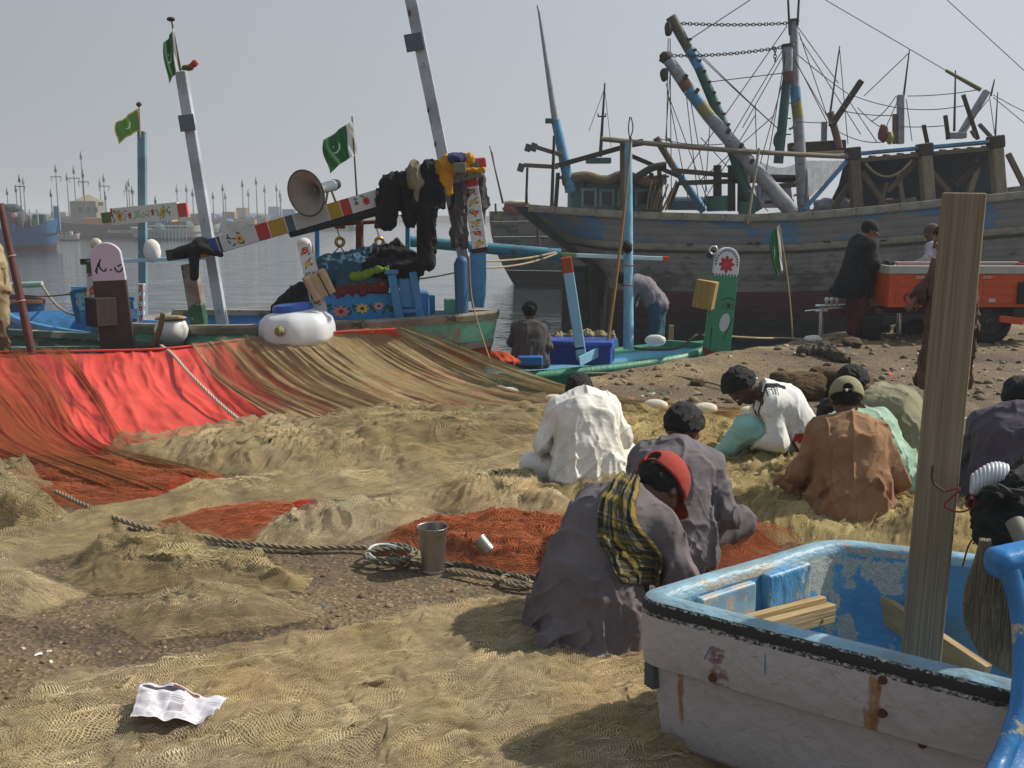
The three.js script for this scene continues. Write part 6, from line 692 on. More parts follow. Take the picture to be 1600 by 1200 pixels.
  for (let i = 0; i < 9; i++) { const e = i / 8, x = lerp(1070, 1130, e) + 5, y = lerp(62, 195, e); part(b1, 'step_cleat', beam(P(x - 1, y, TD + 1.2), P(x + 6, y - 1, TD + 1.2), 0.05, 0.06), HM.dark2); }
  part(t, 'boom_foot', cyl(P(1183, 330, TD + 1.25), P(1163, 290, TD + 1.3), 0.14, 0.13, 12), HM.green);
  const b2 = part(t, 'boom', cyl(P(1238, 332, TD + 1.1), P(1108, 182, TD + 1.1), 0.19, 0.15, 14), HM.mast, 'pale boom with coloured bands'); part(b2, 'yellow_band', cyl(P(1108, 182, TD + 1.1), P(1094, 163, TD + 1.1), 0.152, 0.15, 14), mat(0x8f8a52, { map: T.noiseC })); part(b2, 'blue_band', cyl(P(1094, 163, TD + 1.1), P(1076, 140, TD + 1.1), 0.15, 0.147, 14), HM.blueP); part(b2, 'rust_band', cyl(P(1076, 140, TD + 1.1), P(1066, 125, TD + 1.1), 0.148, 0.145, 14), mat(0x7d5a44, { map: T.noiseC })); part(b2, 'boom_tip', cyl(P(1066, 125, TD + 1.1), P(1044, 93, TD + 1.1), 0.145, 0.14, 14), HM.mast); part(b2, 'tip_cap', at(lump(0.17, 0.14, 0.16, 0.2, 8), P(1041, 90, TD + 1.1)), HM.dark2);
  for (const [x, y] of [[1071, 120], [1089, 142], [1138, 205], [1158, 228], [1175, 252]]) part(b2, 'step_cleat', box(P(x, y, TD + 0.95), 0.09, 0.13, 0.08, 0, 0.2, 0, -0.6), HM.dark2);
  // block and tackle
  part(t, 'tackle_block', at(lump(0.1, 0.16, 0.1, 0.25, 4), P(1038, 117, TD + 1)), HM.dark2); part(t, 'tackle_block', at(lump(0.09, 0.18, 0.09, 0.3, 5), P(1044, 45, TD + 1.2)), HM.dark2);
  // main mast
  const mm = part(t, 'main_mast', cyl(P(1256, 332, TD + 1.5), P(1247, 185, TD + 1.5), 0.15, 0.13, 14), HM.mast, 'pale main mast'); part(mm, 'mast_band', cyl(P(1247, 185, TD + 1.5), P(1244, 160, TD + 1.5), 0.132, 0.13, 12), mat(0x8f8a4a, { map: T.noiseC })); part(mm, 'blue_band', cyl(P(1244, 160, TD + 1.5), P(1242, 136, TD + 1.5), 0.13, 0.128, 12), HM.blueP); part(mm, 'mast_head', cyl(P(1242, 136, TD + 1.5), P(1240, 30, TD + 1.5), 0.11, 0.1, 12), HM.mast); part(mm, 'mast_cap', cyl(P(1240, 34, TD + 1.5), P(1240, 30, TD + 1.5), 0.14, 0.13, 12), HM.dark2);
  const gm = part(t, 'green_mast', cyl(P(1216, 255, TD + 1.35), P(1231, 112, TD + 1.35), 0.12, 0.11, 12), HM.green); part(gm, 'mast_head', cyl(P(1231, 114, TD + 1.35), P(1230, 72, TD + 1.35), 0.11, 0.14, 12), HM.mast); part(gm, 'rust_band', cyl(P(1232, 128, TD + 1.3), P(1231, 112, TD + 1.3), 0.125, 0.13, 12), mat(0x6f4a44, { map: T.noiseC })); part(gm, 'mast_cap', cyl(P(1231, 74, TD + 1.35), P(1231, 69, TD + 1.35), 0.16, 0.15, 12), HM.dark2);
  for (const y of [138, 161, 185, 210]) part(gm, 'step_cleat', cyl(P(1219, y, TD + 1.3), P(1236, y, TD + 1.3), 0.015), HM.dark2); part(gm, 'mast_hook', tube([P(1215, 235, TD + 1.25), P(1210, 222, TD + 1.25), P(1214, 208, TD + 1.25), P(1220, 206, TD + 1.25)], 0.03), wireM); for (const [x, y] of [[1248, 158], [1241, 196], [1245, 226], [1248, 280], [1248, 300]]) part(mm, 'step_cleat', tube([P(x - 8, y + 6, TD + 1.3), P(x - 2, y + 3, TD + 1.3), P(x + 1, y - 5, TD + 1.3)], 0.03, 6, 8), HM.pale);
  part(t, 'topmast_wire', [cyl(P(1234, 55, TD + 1.4), P(1230, -30, TD + 1.4), 0.03, 0.025), cyl(P(1246, 40, TD + 1.4), P(1250, -30, TD + 1.4), 0.03, 0.025)], wireM);
  // chains and stays
  const chain = (a, b, sag) => { const pts = sagLine(a, b, sag, 24), c = new THREE.CatmullRomCurve3(pts), n = Math.round(c.getLength() / 0.075), out = []; for (let i = 0; i < n; i++) { const p = c.getPointAt((i + 0.5) / n), tg = c.getTangentAt((i + 0.5) / n), g = new THREE.TorusGeometry(0.034, 0.0115, 4, 8); g.scale(1.5, 1, 1); if (i % 2) g.rotateX(Math.PI / 2); g.applyQuaternion(new THREE.Quaternion().setFromUnitVectors(V(1, 0, 0), tg)); out.push(at(g, p)); } return out; };
  const chM = mat(0x4a4340, { rough: 0.8 }); part(t, 'chain', chain(P(1056, 36, TD + 1.3), P(1234, 36, TD + 1.4), 0.04), chM).userData.kind = 'stuff'; part(t, 'chain', chain(P(1052, 87, TD + 1.1), P(1226, 73, TD + 1.35), 0.06), chM).userData.kind = 'stuff'; part(t, 'chain', chain(P(1211, 75, TD + 1.3), P(1211, 96, TD + 1.3), 0), chM).userData.kind = 'stuff';
  const wires = [[1109, 128, 1225, 114, 0], [1076, 66, 1217, 202, 0.03], [1080, 75, 1220, 205, 0.02], [1230, 40, 1060, 285, 0], [1236, 80, 1170, 320, 0], [1228, 80, 1190, 310, 0], [1222, 80, 1130, 235, 0], [1245, 40, 1310, 130, 0], [1248, 50, 1292, 180, 0], [1240, 80, 1330, 150, 0.03], [1242, 95, 1300, 195, 0], [1240, 88, 1292, 190, 0], [1172, 0, 1065, 70, 0], [1044, 60, 1040, 310, 0], [1047, 60, 1049, 300, 0], [1041, 130, 1078, 325, 0], [1043, 145, 1112, 330, 0], [1072, 145, 1092, 320, 0], [1078, 150, 1105, 300, 0.05], [1048, 100, 1040, 220, 0], [1110, 185, 1100, 330, 0], [1250, 190, 1305, 191, 0.02], [1095, 215, 1200, 330, 0], [1180, 180, 1090, 330, 0], [1025, 215, 1130, 225, 0.08], [1180, 165, 1185, 330, 0], [1230, 76, 1160, 200, 0], [1210, 180, 1085, 290, 0], [1250, 60, 1345, 210, 0]];
  for (const [x, y, x2, y2, s] of wires) part(t, 'stay_wire', tube(sagLine(P(x, y, TD + 1.25), P(x2, y2, TD + 1.5), s), 0.011, 4, 10), wireM);
  part(t, 'vane_flag', sheet([[P(1038, 213, TD + 2), P(1044, 220, TD + 2)], [P(1048, 217, TD + 2), P(1052, 226, TD + 2)]]), mat(0x9aa03a)); part(t, 'leaning_spar', cyl(P(1025, 215, TD + 2), P(1052, 260, TD + 2), 0.09, 0.09), HM.timber); part(t, 'leaning_spar', cyl(P(1052, 258, TD + 2), P(1100, 330, TD + 2), 0.09, 0.11), HM.blueP);
  // foredeck shelter
  const fz = TD + 1.0; for (const [x, y, y2, w, m] of [[1335, 328, 234, 0.26, HM.timber], [1447, 320, 228, 0.28, HM.pale], [1558, 308, 216, 0.28, HM.pale]]) { const p = part(t, 'shelter_post', beam(P(x + 4, y, fz), P(x - 2, y2 + 14, fz), w, w), m); part(p, 'post_head', beam(P(x - 2, y2 + 16, fz), P(x - 3, y2 - 4, fz), w + 0.06, w + 0.06), HM.dark2); }
  for (let i = 0; i < 8; i++) { const d = fz + 0.15 + i * 0.34; part(t, 'roof_plank', beam(P(1325, 243, d), P(1568, 222, d), 0.22, 0.045), HM.timber); }
  for (let i = 0; i < 11; i++) { const x = 1338 + i * 22, y = 247 - i * 1.9; part(t, 'roof_batten', beam(P(x, y, fz + 0.05), P(x + 6, y, fz + 2.7), 0.09, 0.07), HM.pale); }
  part(t, 'roof_edge', beam(P(1322, 241, fz - 0.05), P(1566, 219, fz - 0.05), 0.1, 0.07), HM.blueP); part(t, 'roof_edge', beam(P(1326, 252, fz - 0.02), P(1566, 230, fz - 0.02), 0.08, 0.1), HM.timber);
  for (const [x, y, x2, y2, w, m] of [[1346, 268, 1386, 325, 0.13, HM.timber], [1330, 285, 1302, 325, 0.13, HM.timber], [1432, 252, 1386, 300, 0.12, HM.timber], [1456, 268, 1482, 300, 0.12, HM.timber], [1404, 272, 1412, 322, 0.1, HM.pale], [1545, 242, 1490, 290, 0.16, HM.dark2], [1385, 285, 1376, 320, 0.1, HM.timber], [1530, 250, 1515, 300, 0.14, HM.pale], [1575, 240, 1600, 290, 0.12, HM.timber]]) part(t, 'shelter_brace', beam(P(x, y, fz + 0.3), P(x2, y2, fz + 0.3), w, w), m);
  part(t, 'shelter_tarp', sheet([[P(1320, 250, fz + 2.4), P(1560, 232, fz + 2.4)], [P(1310, 290, fz + 2.3), P(1560, 270, fz + 2.3)], [P(1290, 330, fz + 2.2), P(1560, 320, fz + 2.2)]]), mat(0x26323a, { map: T.noiseC, rough: 0.9 }));
  part(t, 'slanted_board', beam(P(1256, 328, fz + 0.1), P(1328, 246, fz + 0.1), 0.3, 0.05), HM.blueP); { const rows = []; for (let i = 0; i <= 30; i++) { const r = []; for (let j = 0; j <= 12; j++) { const e = i / 30, q = j / 12, a = P(lerp(1244, 1322, e), 251, fz + 0.5), b = P(lerp(1248, 1318, e), lerp(325, 258, e), fz + 0.35); const p = a.lerp(b, q); p.z += 0.06 * Math.sin(i * 1.3 + q * 2); r.push(p); } rows.push(r); } const g = sheet(rows); part(t, 'hanging_net', g, mat(0x7d7462, { map: T.noiseC, alphaMap: rep(T.meshWide, 0.9), transparent: true, rough: 0.95 })); }
  { const rows = []; for (let i = 0; i <= 24; i++) { const r = []; for (let j = 0; j <= 8; j++) { const e = i / 24, q = j / 8; const p = P(lerp(1188, 1248, e), lerp(252 + 10 * Math.sin(e * 3), 282, q), fz + 0.9); p.z += 0.06 * Math.sin(i * 1.7); r.push(p); } rows.push(r); } part(t, 'hanging_net', sheet(rows), mat(0x5f594a, { map: T.noiseC, alphaMap: rep(T.meshWide, 0.9), transparent: true, rough: 0.95 })); }
  part(t, 'roof_timber', beam(P(1232, 233, fz + 1.5), P(1320, 228, fz + 1.5), 0.3, 0.3), HM.dark2); part(t, 'pale_plank', beam(P(1256, 241, fz + 0.6), P(1325, 237, fz + 0.6), 0.06, 0.08), mat(0xa89f80, { map: T.grain }));
  part(t, 'diagonal_log', beam(P(1298, 198, fz + 1), P(1346, 126, fz + 1), 0.13, 0.14), HM.dark2); part(t, 'mast_post', beam(P(1287, 240, fz + 1.6), P(1288, 190, fz + 1.6), 0.13, 0.12), HM.mast); part(t, 'rusty_post', cyl(P(1312, 232, fz + 1.3), P(1297, 175, fz + 1.3), 0.09, 0.1), mat(0x7a5a50, { map: T.noiseC }));
  for (const [x, y, x2, y2, r] of [[1297, 178, 1312, 72, 0.03], [1412, 150, 1421, 78, 0.03], [1491, 205, 1493, 110, 0.035], [1548, 150, 1554, 124, 0.03], [1555, 215, 1559, 144, 0.025]]) part(t, 'aerial', cyl(P(x, y, fz + 1.6), P(x2, y2, fz + 1.6), r, r * 0.5), wireM);
  part(t, 'fore_post', beam(P(1407, 225, fz + 1.6), P(1407, 148, fz + 1.6), 0.16, 0.14), HM.mast); part(t, 'fore_post', beam(P(1398, 225, fz + 1.6), P(1398, 178, fz + 1.6), 0.1, 0.1), HM.timber); part(t, 'fore_derrick', beam(P(1500, 212, fz + 1.6), P(1542, 142, fz + 1.6), 0.17, 0.15), HM.mast); part(t, 'fore_cowl', box(P(1494, 212, fz + 1.5), 0.42, 0.14, 0.3), HM.mast);
  for (const [x, y, x2, y2, m] of [[1450, 228, 1443, 195, HM.dark2], [1482, 218, 1477, 180, HM.dark2], [1528, 218, 1505, 148, HM.dark2], [1550, 216, 1530, 194, HM.timber], [1525, 215, 1518, 204, HM.timber]]) part(t, 'roof_stake', beam(P(x, y, fz + 0.8), P(x2, y2, fz + 0.8), 0.1, 0.08), m);
  for (const [x, y, x2, y2, s] of [[1290, 0, 1478, 110, 0], [1418, 150, 1530, 140, 0.04], [1335, 150, 1507, 165, 0.2], [1312, 172, 1400, 180, 0.05], [1410, 198, 1480, 196, 0.02], [1302, 200, 1380, 222, 0.12], [1325, 155, 1370, 222, 0], [1340, 168, 1378, 200, 0.04], [1552, 152, 1640, 225, 0], [1546, 150, 1555, 215, 0], [1545, 155, 1500, 210, 0], [1552, 148, 1680, 200, 0.1], [1405, 152, 1375, 220, 0], [1416, 155, 1425, 220, 0], [1400, 150, 1360, 190, 0.1], [1312, 78, 1325, 225, 0], [1480, 0, 1600, 110, 0], [1421, 82, 1350, 150, 0]]) part(t, 'stay_wire', tube(sagLine(P(x, y, fz + 1.4), P(x2, y2, fz + 1.4), s), 0.011, 4, 12), wireM);
  part(t, 'wrapped_spar', cyl(P(1478, 110, fz + 1.4), P(1532, 140, fz + 1.4), 0.04, 0.06), mat(0x6f6a3c, { map: T.noiseC })); part(t, 'rag', at(lump(0.12, 0.2, 0.08, 0.4, 7), P(1380, 208, fz + 1.2)), mat(0x7a3a3a)); part(t, 'rag', at(lump(0.09, 0.14, 0.08, 0.4, 8), P(1390, 215, fz + 1.2)), mat(0x8a8a4a));
  part(t, 'swag_rope', tube(sagLine(P(1352, 255, fz - 0.05), P(1425, 250, fz - 0.05), 0.35), 0.03), ropeM); part(t, 'white_canopy', sheet([[P(1178, 290, TD + 3), P(1235, 285, TD + 3)], [P(1185, 325, TD + 3), P(1240, 325, TD + 3)]]), mat(0xb4b0c4, { map: T.noiseC })); part(t, 'red_beam', beam(P(1195, 316, TD + 2), P(1240, 314, TD + 2), 0.08, 0.08), mat(0x6a2428));
  for (const [x, w, c] of [[1290, 0.3, 0x9a96a4], [1320, 0.24, 0x8c8894], [1395, 0.3, 0x7a5a60], [1420, 0.2, 0xa09c9c], [1470, 0.3, 0x4a6a7a]]) part(t, 'deck_bundle', at(lump(w, 0.2, 0.3, 0.35, x), P(x, 322, fz + 1.2)), mat(c, { map: T.noiseC, rough: 0.9 }));
  const lad = part(t, 'boarding_ladder', beam(P(1168, 350, TD - 0.1), P(1186, 232, TD + 0.6), 0.05, 0.05), HM.pale); part(lad, 'ladder_rung', [cyl(P(1170, 300, TD + 0.3), P(1178, 296, TD + 0.3), 0.02)], HM.pale);
}
// the hull lying behind it
{
  const t = thing('grey_hull', 'grey wooden hull with a red and white bundle lying astern of the big trawler', 'trawler', P(860, 445, 44).setY(WATER)), N = 20, pt = (q, v, far) => { const x = lerp(P(764, 335, 44).x, P(1000, 335, 44).x, q) + 1.4 * Math.pow(v, 2.2) * Math.pow(1 - q, 2), y = lerp(P(800, 330 - 4 * q, 44).y, WATER - 0.4, v), d = 44 + 0.3 * v + 2.4 * Math.pow(v, 3) + (1 - q) * (1 - q) * 1.5 * (0.3 + v); return V(x, y, -(far ? 93 - d : d)); };
  for (const [v0, v1, m, nm] of [[0, 0.12, HM.rail, 'cap_strake'], [0.12, 0.3, HM.grey, 'plank'], [0.3, 0.5, HM.grey, 'plank'], [0.5, 0.72, HM.grey, 'plank'], [0.72, 1, HM.red, 'red_bottom']]) { const rows = []; for (let i = 0; i <= N; i++) { const r = []; for (let j = 0; j <= 5; j++) r.push(pt(i / N, lerp(v0 + 0.002, v1 - 0.002, j / 5))); rows.push(r); } part(t, nm, sheet(rows), m); }
  { const rows = []; for (let j = 0; j <= 10; j++) rows.push([pt(0, j / 10), pt(0, j / 10, true)]); part(t, 'transom', sheet(rows), HM.dark); } { const rows = []; for (let i = 0; i <= N; i++) rows.push([pt(i / N, 0.08), pt(i / N, 0.08, true)]); part(t, 'deck', sheet(rows), HM.timber); }
  part(t, 'red_bundle', at(lump(0.6, 0.3, 0.5, 0.2, 3), P(809, 326, 44.5)), mat(0x9a3a34, { map: T.noiseC })); part(t, 'white_sheet', at(lump(0.55, 0.13, 0.5, 0.25, 6), P(808, 317, 44.4)), mat(0xb4ae9c)); part(t, 'whip_pole', cyl(P(786, 318, 44), P(765, 228, 44), 0.05, 0.02), HM.dark2); part(t, 'whip_pole', cyl(P(824, 320, 44), P(823, 262, 44), 0.03, 0.02), HM.dark2); part(t, 'pennant', sheet([[P(766, 234, 44), P(771, 258, 44)], [P(770, 238, 44.05), P(773, 256, 44.05)]]), mat(0x5a6460));
  for (const x of [775, 790]) part(t, 'deck_stanchion', beam(P(x, 335, 43.8), P(x - 1, 318, 43.8), 0.08, 0.08), HM.dark2); part(t, 'hanging_fender', tube([P(840, 345, 43.6), P(842, 400, 43.6)], 0.08), HM.dark2);
}
// ------------------------------------------------------------------ boats across the harbour
const waterD = (py) => -G(800, py, WATER).z;
const farPal = { blue: 0x2c5f8f, brown: 0x6a5446, white: 0xb9b6ae, green: 0x3f6a52, red: 0x8a3a34, grey: 0x77736c };
const farMat = (k) => mat(farPal[k] ?? k, { map: T.noiseC, rough: 0.75 });
let farN = 0;
function farBoat(px, py, len, col, o = {}) { // px, py: middle of the waterline; len in pixels
  const D = waterD(py), s = D / FOCAL, c = P(px, py, D).setY(WATER), R = rng(++farN * 11), L = len * s, hh = (o.h ?? 14) * s, t = thing('moored_boat', o.label ?? `distant ${col} fishing boat with ${o.mast ? 'a flagged mast' : 'a low deck'} moored across the harbour`, 'boat', c, o.label ? undefined : `distant ${col} boats ${o.mast ? 'with flags' : 'without masts'}`);
  const ang = o.turn ?? (R() - 0.5) * 0.4, X = V(Math.cos(ang), 0, -Math.sin(ang)), Z = V(Math.sin(ang), 0, Math.cos(ang)), q = (a, y, b) => c.clone().addScaledVector(X, a * L / 2).addScaledVector(Z, b).add(V(0, y, 0)), B = Math.min(L * 0.2, 2);
  const side = (z, v0, v1) => { const rows = []; for (let i = 0; i <= 14; i++) { const e = i / 7 - 1, r = []; for (let j = 0; j <= 3; j++) { const v = lerp(v0, v1, j / 3), w = B * Math.pow(Math.max(0, 1 - Math.abs(e) ** 2.6), 0.6) * (0.55 + 0.45 * v); r.push(q(e * (0.88 + 0.12 * v), v * hh * (1 + 0.35 * e * e * (e > 0 ? 1.5 : 0.8)), z * w)); } rows.push(r); } return sheet(rows); };
  part(t, 'hull', [side(1, 0.22, 1), side(-1, 0.22, 1)], farMat(col)); part(t, 'boot_top', [side(1, -0.2, 0.22), side(-1, -0.2, 0.22)], farMat(o.boot ?? 0x4a2c2a)); { const rows = []; for (let i = 0; i <= 14; i++) { const e = i / 7 - 1, w = B * Math.pow(Math.max(0, 1 - Math.abs(e) ** 2.6), 0.6); rows.push([q(e * 0.98, hh * 0.8, w * 0.97), q(e * 0.98, hh * 0.8, -w * 0.97)]); } part(t, 'deck', sheet(rows), farMat(0x8a7a64)); }
  const n = o.clutter ?? 3; const pal = [0x2c6fb0, 0x8a2f3a, 0xb0aca4, 0xa8702c, 0x355a48, 0x4a4a52, 0xb9863c, 0x3d7fb8, 0x7a3550]; for (let i = 0; i < n; i++) { const e = (R() - 0.5) * 1.3, w = L * (0.04 + 0.07 * R()), h = hh * (0.3 + 0.9 * R()); part(t, R() > 0.5 ? 'deck_bundle' : 'deck_box', R() > 0.5 ? at(lump(w, h * 0.7, B * 0.5, 0.3, i + farN), q(e, hh * 0.9 + h * 0.3, 0)) : box(q(e, hh * 0.85 + h / 2, (R() - 0.5) * B * 0.6), w * 1.5, h, B * 0.6, ang), farMat(pal[Math.floor(R() * pal.length)])); }
  if (o.cabin) { part(t, 'cabin', box(q(-0.35, hh + 0.8 * hh, 0), L * 0.28, hh * 1.6, B, ang), farMat(o.cabin)); }
  for (const [dx, h, kind] of o.mast ?? []) { const f = q(dx / (len / 2), 0, 0), topY = h * s, m = part(t, 'mast', cyl(f.clone().setY(WATER + hh * 0.5), f.clone().add(V((o.rake ?? 0) * s, topY, 0)), 1.1 * s, 0.6 * s, 6), farMat(kind === 'T' ? 0x3d5568 : 0x5a5854)), tp = f.clone().add(V((o.rake ?? 0) * s, topY, 0)); if (kind === 'T') { part(m, 'yard', beam(tp.clone().add(V(-8.5 * s, -3 * s, 0)), tp.clone().add(V(8.5 * s, -3 * s, 0)), 1.4 * s, 1.4 * s), farMat(0x3d5568)); for (const k of [-8, 8]) part(m, 'yard_drop', cyl(tp.clone().add(V(k * s, -3 * s, 0)), tp.clone().add(V(k * 0.8 * s, -10 * s, 0)), 0.5 * s), farMat(0x3d5568)); }
    const ft = tp.clone().add(V(0.3 * s, (kind === 'T' ? 16 : 8) * s, 0)); part(m, 'flagstaff', cyl(tp, ft, 0.4 * s), farMat(0x4a4a48)); part(m, 'pennant', sheet([[ft.clone(), ft.clone().add(V(0, -11 * s, 0))], [ft.clone().add(V(-1.5 * s, -5 * s, 0.5 * s)), ft.clone().add(V(-2.4 * s, -12 * s, 0.5 * s))], [ft.clone().add(V(1.6 * s, -8 * s, 0)), ft.clone().add(V(1.2 * s, -13 * s, 0))]]), mat(0x2c4434, { rough: 0.9 })); }
  return { t, q, hh, L, s, c };
}
{
  const b = farBoat(30, 391, 125, 'blue', { h: 33, boot: 0x5a2c30, mast: [[8, 100, 'T'], [-24, 74, 'T'], [-55, 118, 0]], clutter: 5, turn: 0.15, label: 'blue boat with a tall blue stem and crowded deck nearest across the water' });
  part(b.t, 'stem_board', beam(b.q(0.95, b.hh * 0.9, 0), b.q(0.94, b.hh * 2.05, 0), 0.5, 0.14), farMat(0x5f8aa8)); part(b.t, 'ladder_frame', [beam(b.q(0.38, b.hh, 0.6), b.q(0.36, b.hh * 1.9, 0.6), 0.09, 0.09), beam(b.q(0.55, b.hh, 0.6), b.q(0.53, b.hh * 1.9, 0.6), 0.09, 0.09)], farMat(0x9ab4bc)); part(b.t, 'green_panel', box(b.q(0.46, b.hh * 1.3, 0.55), 0.4, 0.7, 0.06, 0.15), farMat(0x2f8a5a));
  for (const [e, c, h] of [[-0.1, 0x8a2a44, 1.5], [0.1, 0xa8a49c, 1.4], [0.25, 0x7a4a3a, 1.3], [-0.25, 0x9a2f50, 1.1]]) part(b.t, 'deck_bundle', at(lump(0.35, 0.75, 0.35, 0.35, e * 50), b.q(e, b.hh * (0.8 + h * 0.35), -0.3)), farMat(c));
  for (const e of [-0.2, -0.15]) part(b.t, 'awning', at(lump(0.8, 0.4, 0.6, 0.15, 4), b.q(e, b.hh * 1.95, -0.8)), farMat(0x3f4a4c));
  const k = farBoat(200, 372, 210, 'brown', { h: 20, mast: [[10, 72, 0], [-60, 88, 'T']], clutter: 7, label: 'dark hulled boat with a row of white letters along its side' });
  { const w = 70 * k.s, g = new THREE.PlaneGeometry(w, 7 * k.s), tx = canvasTex(512, 48, (c, W, H) => { c.fillStyle = '#3c3630'; c.fillRect(0, 0, W, H); c.fillStyle = '#c9c4b4'; c.font = 'bold 40px serif'; c.textBaseline = 'middle'; c.fillText('MASKAT COSSION', 18, 25, 476); }); part(k.t, 'lettering_board', at(g, P(201, 361.5, -k.c.z - 2.15)), mat(0xffffff, { map: tx, rough: 0.8 })); }
  const f = farBoat(262, 375, 110, 'white', { h: 16, clutter: 4, mast: [[-15, 60, 0]], label: 'boat with a pale blue railing of posts on its deck' }); for (let i = 0; i < 11; i++) part(f.t, 'rail_post', cyl(P(236 + i * 5.5, 375, -f.c.z - 1.9), P(236 + i * 5.5, 353, -f.c.z - 1.9), 0.05), farMat(0x6f93a8)); part(f.t, 'rail_top', beam(P(233, 353, -f.c.z - 1.9), P(294, 353, -f.c.z - 1.9), 0.16, 0.14), farMat(0xc9cdd0)); 
  const list = [[75, 366, 90, 'brown', [[20, 90, 'T']]], [130, 364, 110, 'blue', [[-8, 86, 'T'], [4, 116, 0]]], [165, 362, 80, 'grey', [[2, 72, 'T']]], [215, 364, 90, 'blue', [[-14, 70, 0]]], [310, 366, 70, 'white', [[-6, 62, 0]]], [345, 362, 80, 'brown', [[6, 66, 0]]], [372, 360, 70, 'blue', [[10, 70, 0]]], [405, 358, 60, 'white', [[-2, 72, 0]]], [430, 356, 60, 'brown', [[-14, 58, 0], [4, 60, 0]]], [465, 356, 70, 'grey', [[-26, 50, 0]]], [300, 359, 70, 'red', [[-6, 62, 0]]], [245, 358, 90, 'brown', [[-20, 60, 0]]], [110, 360, 80, 'grey', [[0, 80, 0]]], [20, 368, 80, 'grey', [[10, 70, 0]]], [185, 357, 80, 'brown', [[20, 60, 'T']]], [390, 354, 60, 'grey', [[0, 50, 0]]], [350, 354, 70, 'blue', [[4, 46, 0]]], [275, 354, 60, 'blue', [[4, 56, 0]]], [440, 352, 60, 'blue', [[0, 40, 0]]], [60, 356, 80, 'brown', [[-20, 70, 0]]], [150, 354, 70, 'red', [[10, 66, 0]]], [95, 371, 100, 'grey', [[-10, 66, 0]]], [160, 369, 90, 'blue', [[8, 60, 0]]], [235, 369, 80, 'blue', []], [320, 363, 60, 'blue', [[4, 70, 0]]], [335, 358, 60, 'white', [[0, 50, 0]]], [415, 362, 60, 'blue', []], [255, 366, 60, 'red', []], [5, 362, 70, 'blue', [[10, 60, 0]]], [45, 362, 70, 'red', []]];
  for (const [x, y, l, c, m] of list) farBoat(x, y, l, c, { h: 11, mast: m, clutter: 6, cabin: farN % 3 === 0 ? [0x8a6a4c, 0x3d6f94, 0x9a9484][farN % 9 / 3 | 0] : 0 });
  for (const [x, y, l, c] of [[108, 376, 36, 'white'], [295, 372, 50, 'brown'], [448, 362, 60, 'brown'], [395, 360, 50, 'blue']]) farBoat(x, y, l, c, { h: 8, clutter: 3 });
  // boathouse with a hipped roof
  const D = 170, sc = D / FOCAL, hs = thing('harbour_hut', 'low hut with a hipped tan roof standing among the far masts', 'building', P(138, 345, D).setY(WATER)); part(hs, 'wall', box(P(138, 332, D), 40 * sc, 34 * sc, 4, 0, 0.01), farMat(0x7a7468)); { const a = P(114, 314, D), w = 48 * sc, h = 12 * sc, g = new THREE.ConeGeometry(w * 0.72, h, 4); g.rotateY(Math.PI / 4); g.scale(1, 1, 0.4); part(hs, 'roof', at(g, V(a.x + w / 2, a.y + h / 2 - 0.2, -D)), farMat(0x8f8462)); } for (const x of [126, 138, 150]) part(hs, 'window', box(P(x, 328, D - 2.05), 5 * sc, 8 * sc, 0.1), farMat(0x3a3834));
  // far land and breakwater as low terrain
  const rows = []; for (let i = 0; i <= 60; i++) { const x = lerp(-420, 60, i / 60); rows.push([V(x, WATER - 1, -470), V(x, 0.2 + 2.2 * fbm(i * 0.4, 3, 3, 5), -478), V(x, 1.2 + 3.4 * fbm(i * 0.35, 1, 3, 9) * sst(60 - i, 4, 30), -500), V(x, WATER - 1, -560)]); } structure('far_breakwater', loft(rows, (i, j, p) => [p.x / 20, p.z / 20]), mat(0x7d7566, { map: T.dirt, rough: 1 }));
  { const rows2 = []; for (let i = 0; i <= 60; i++) { const x = lerp(-130, -34, i / 60), d = 165 + 0.55 * (x + 90) * (x > -90 ? 1.6 : 0.2), y = 1.0 * sst(60 - i, 0, 10) + 1.6 * fbm(i * 0.5, 2, 3, 21) * sst(60 - i, 0, 25); rows2.push([V(x, WATER - 1, -d), V(x, y * 0.6, -d - 2), V(x, y, -d - 7), V(x, WATER - 1, -d - 20)]); } structure('far_bank', loft(rows2, (i, j, p) => [p.x / 12, p.z / 12]), mat(0x6f6656, { map: T.dirt, rough: 1 })); }
}
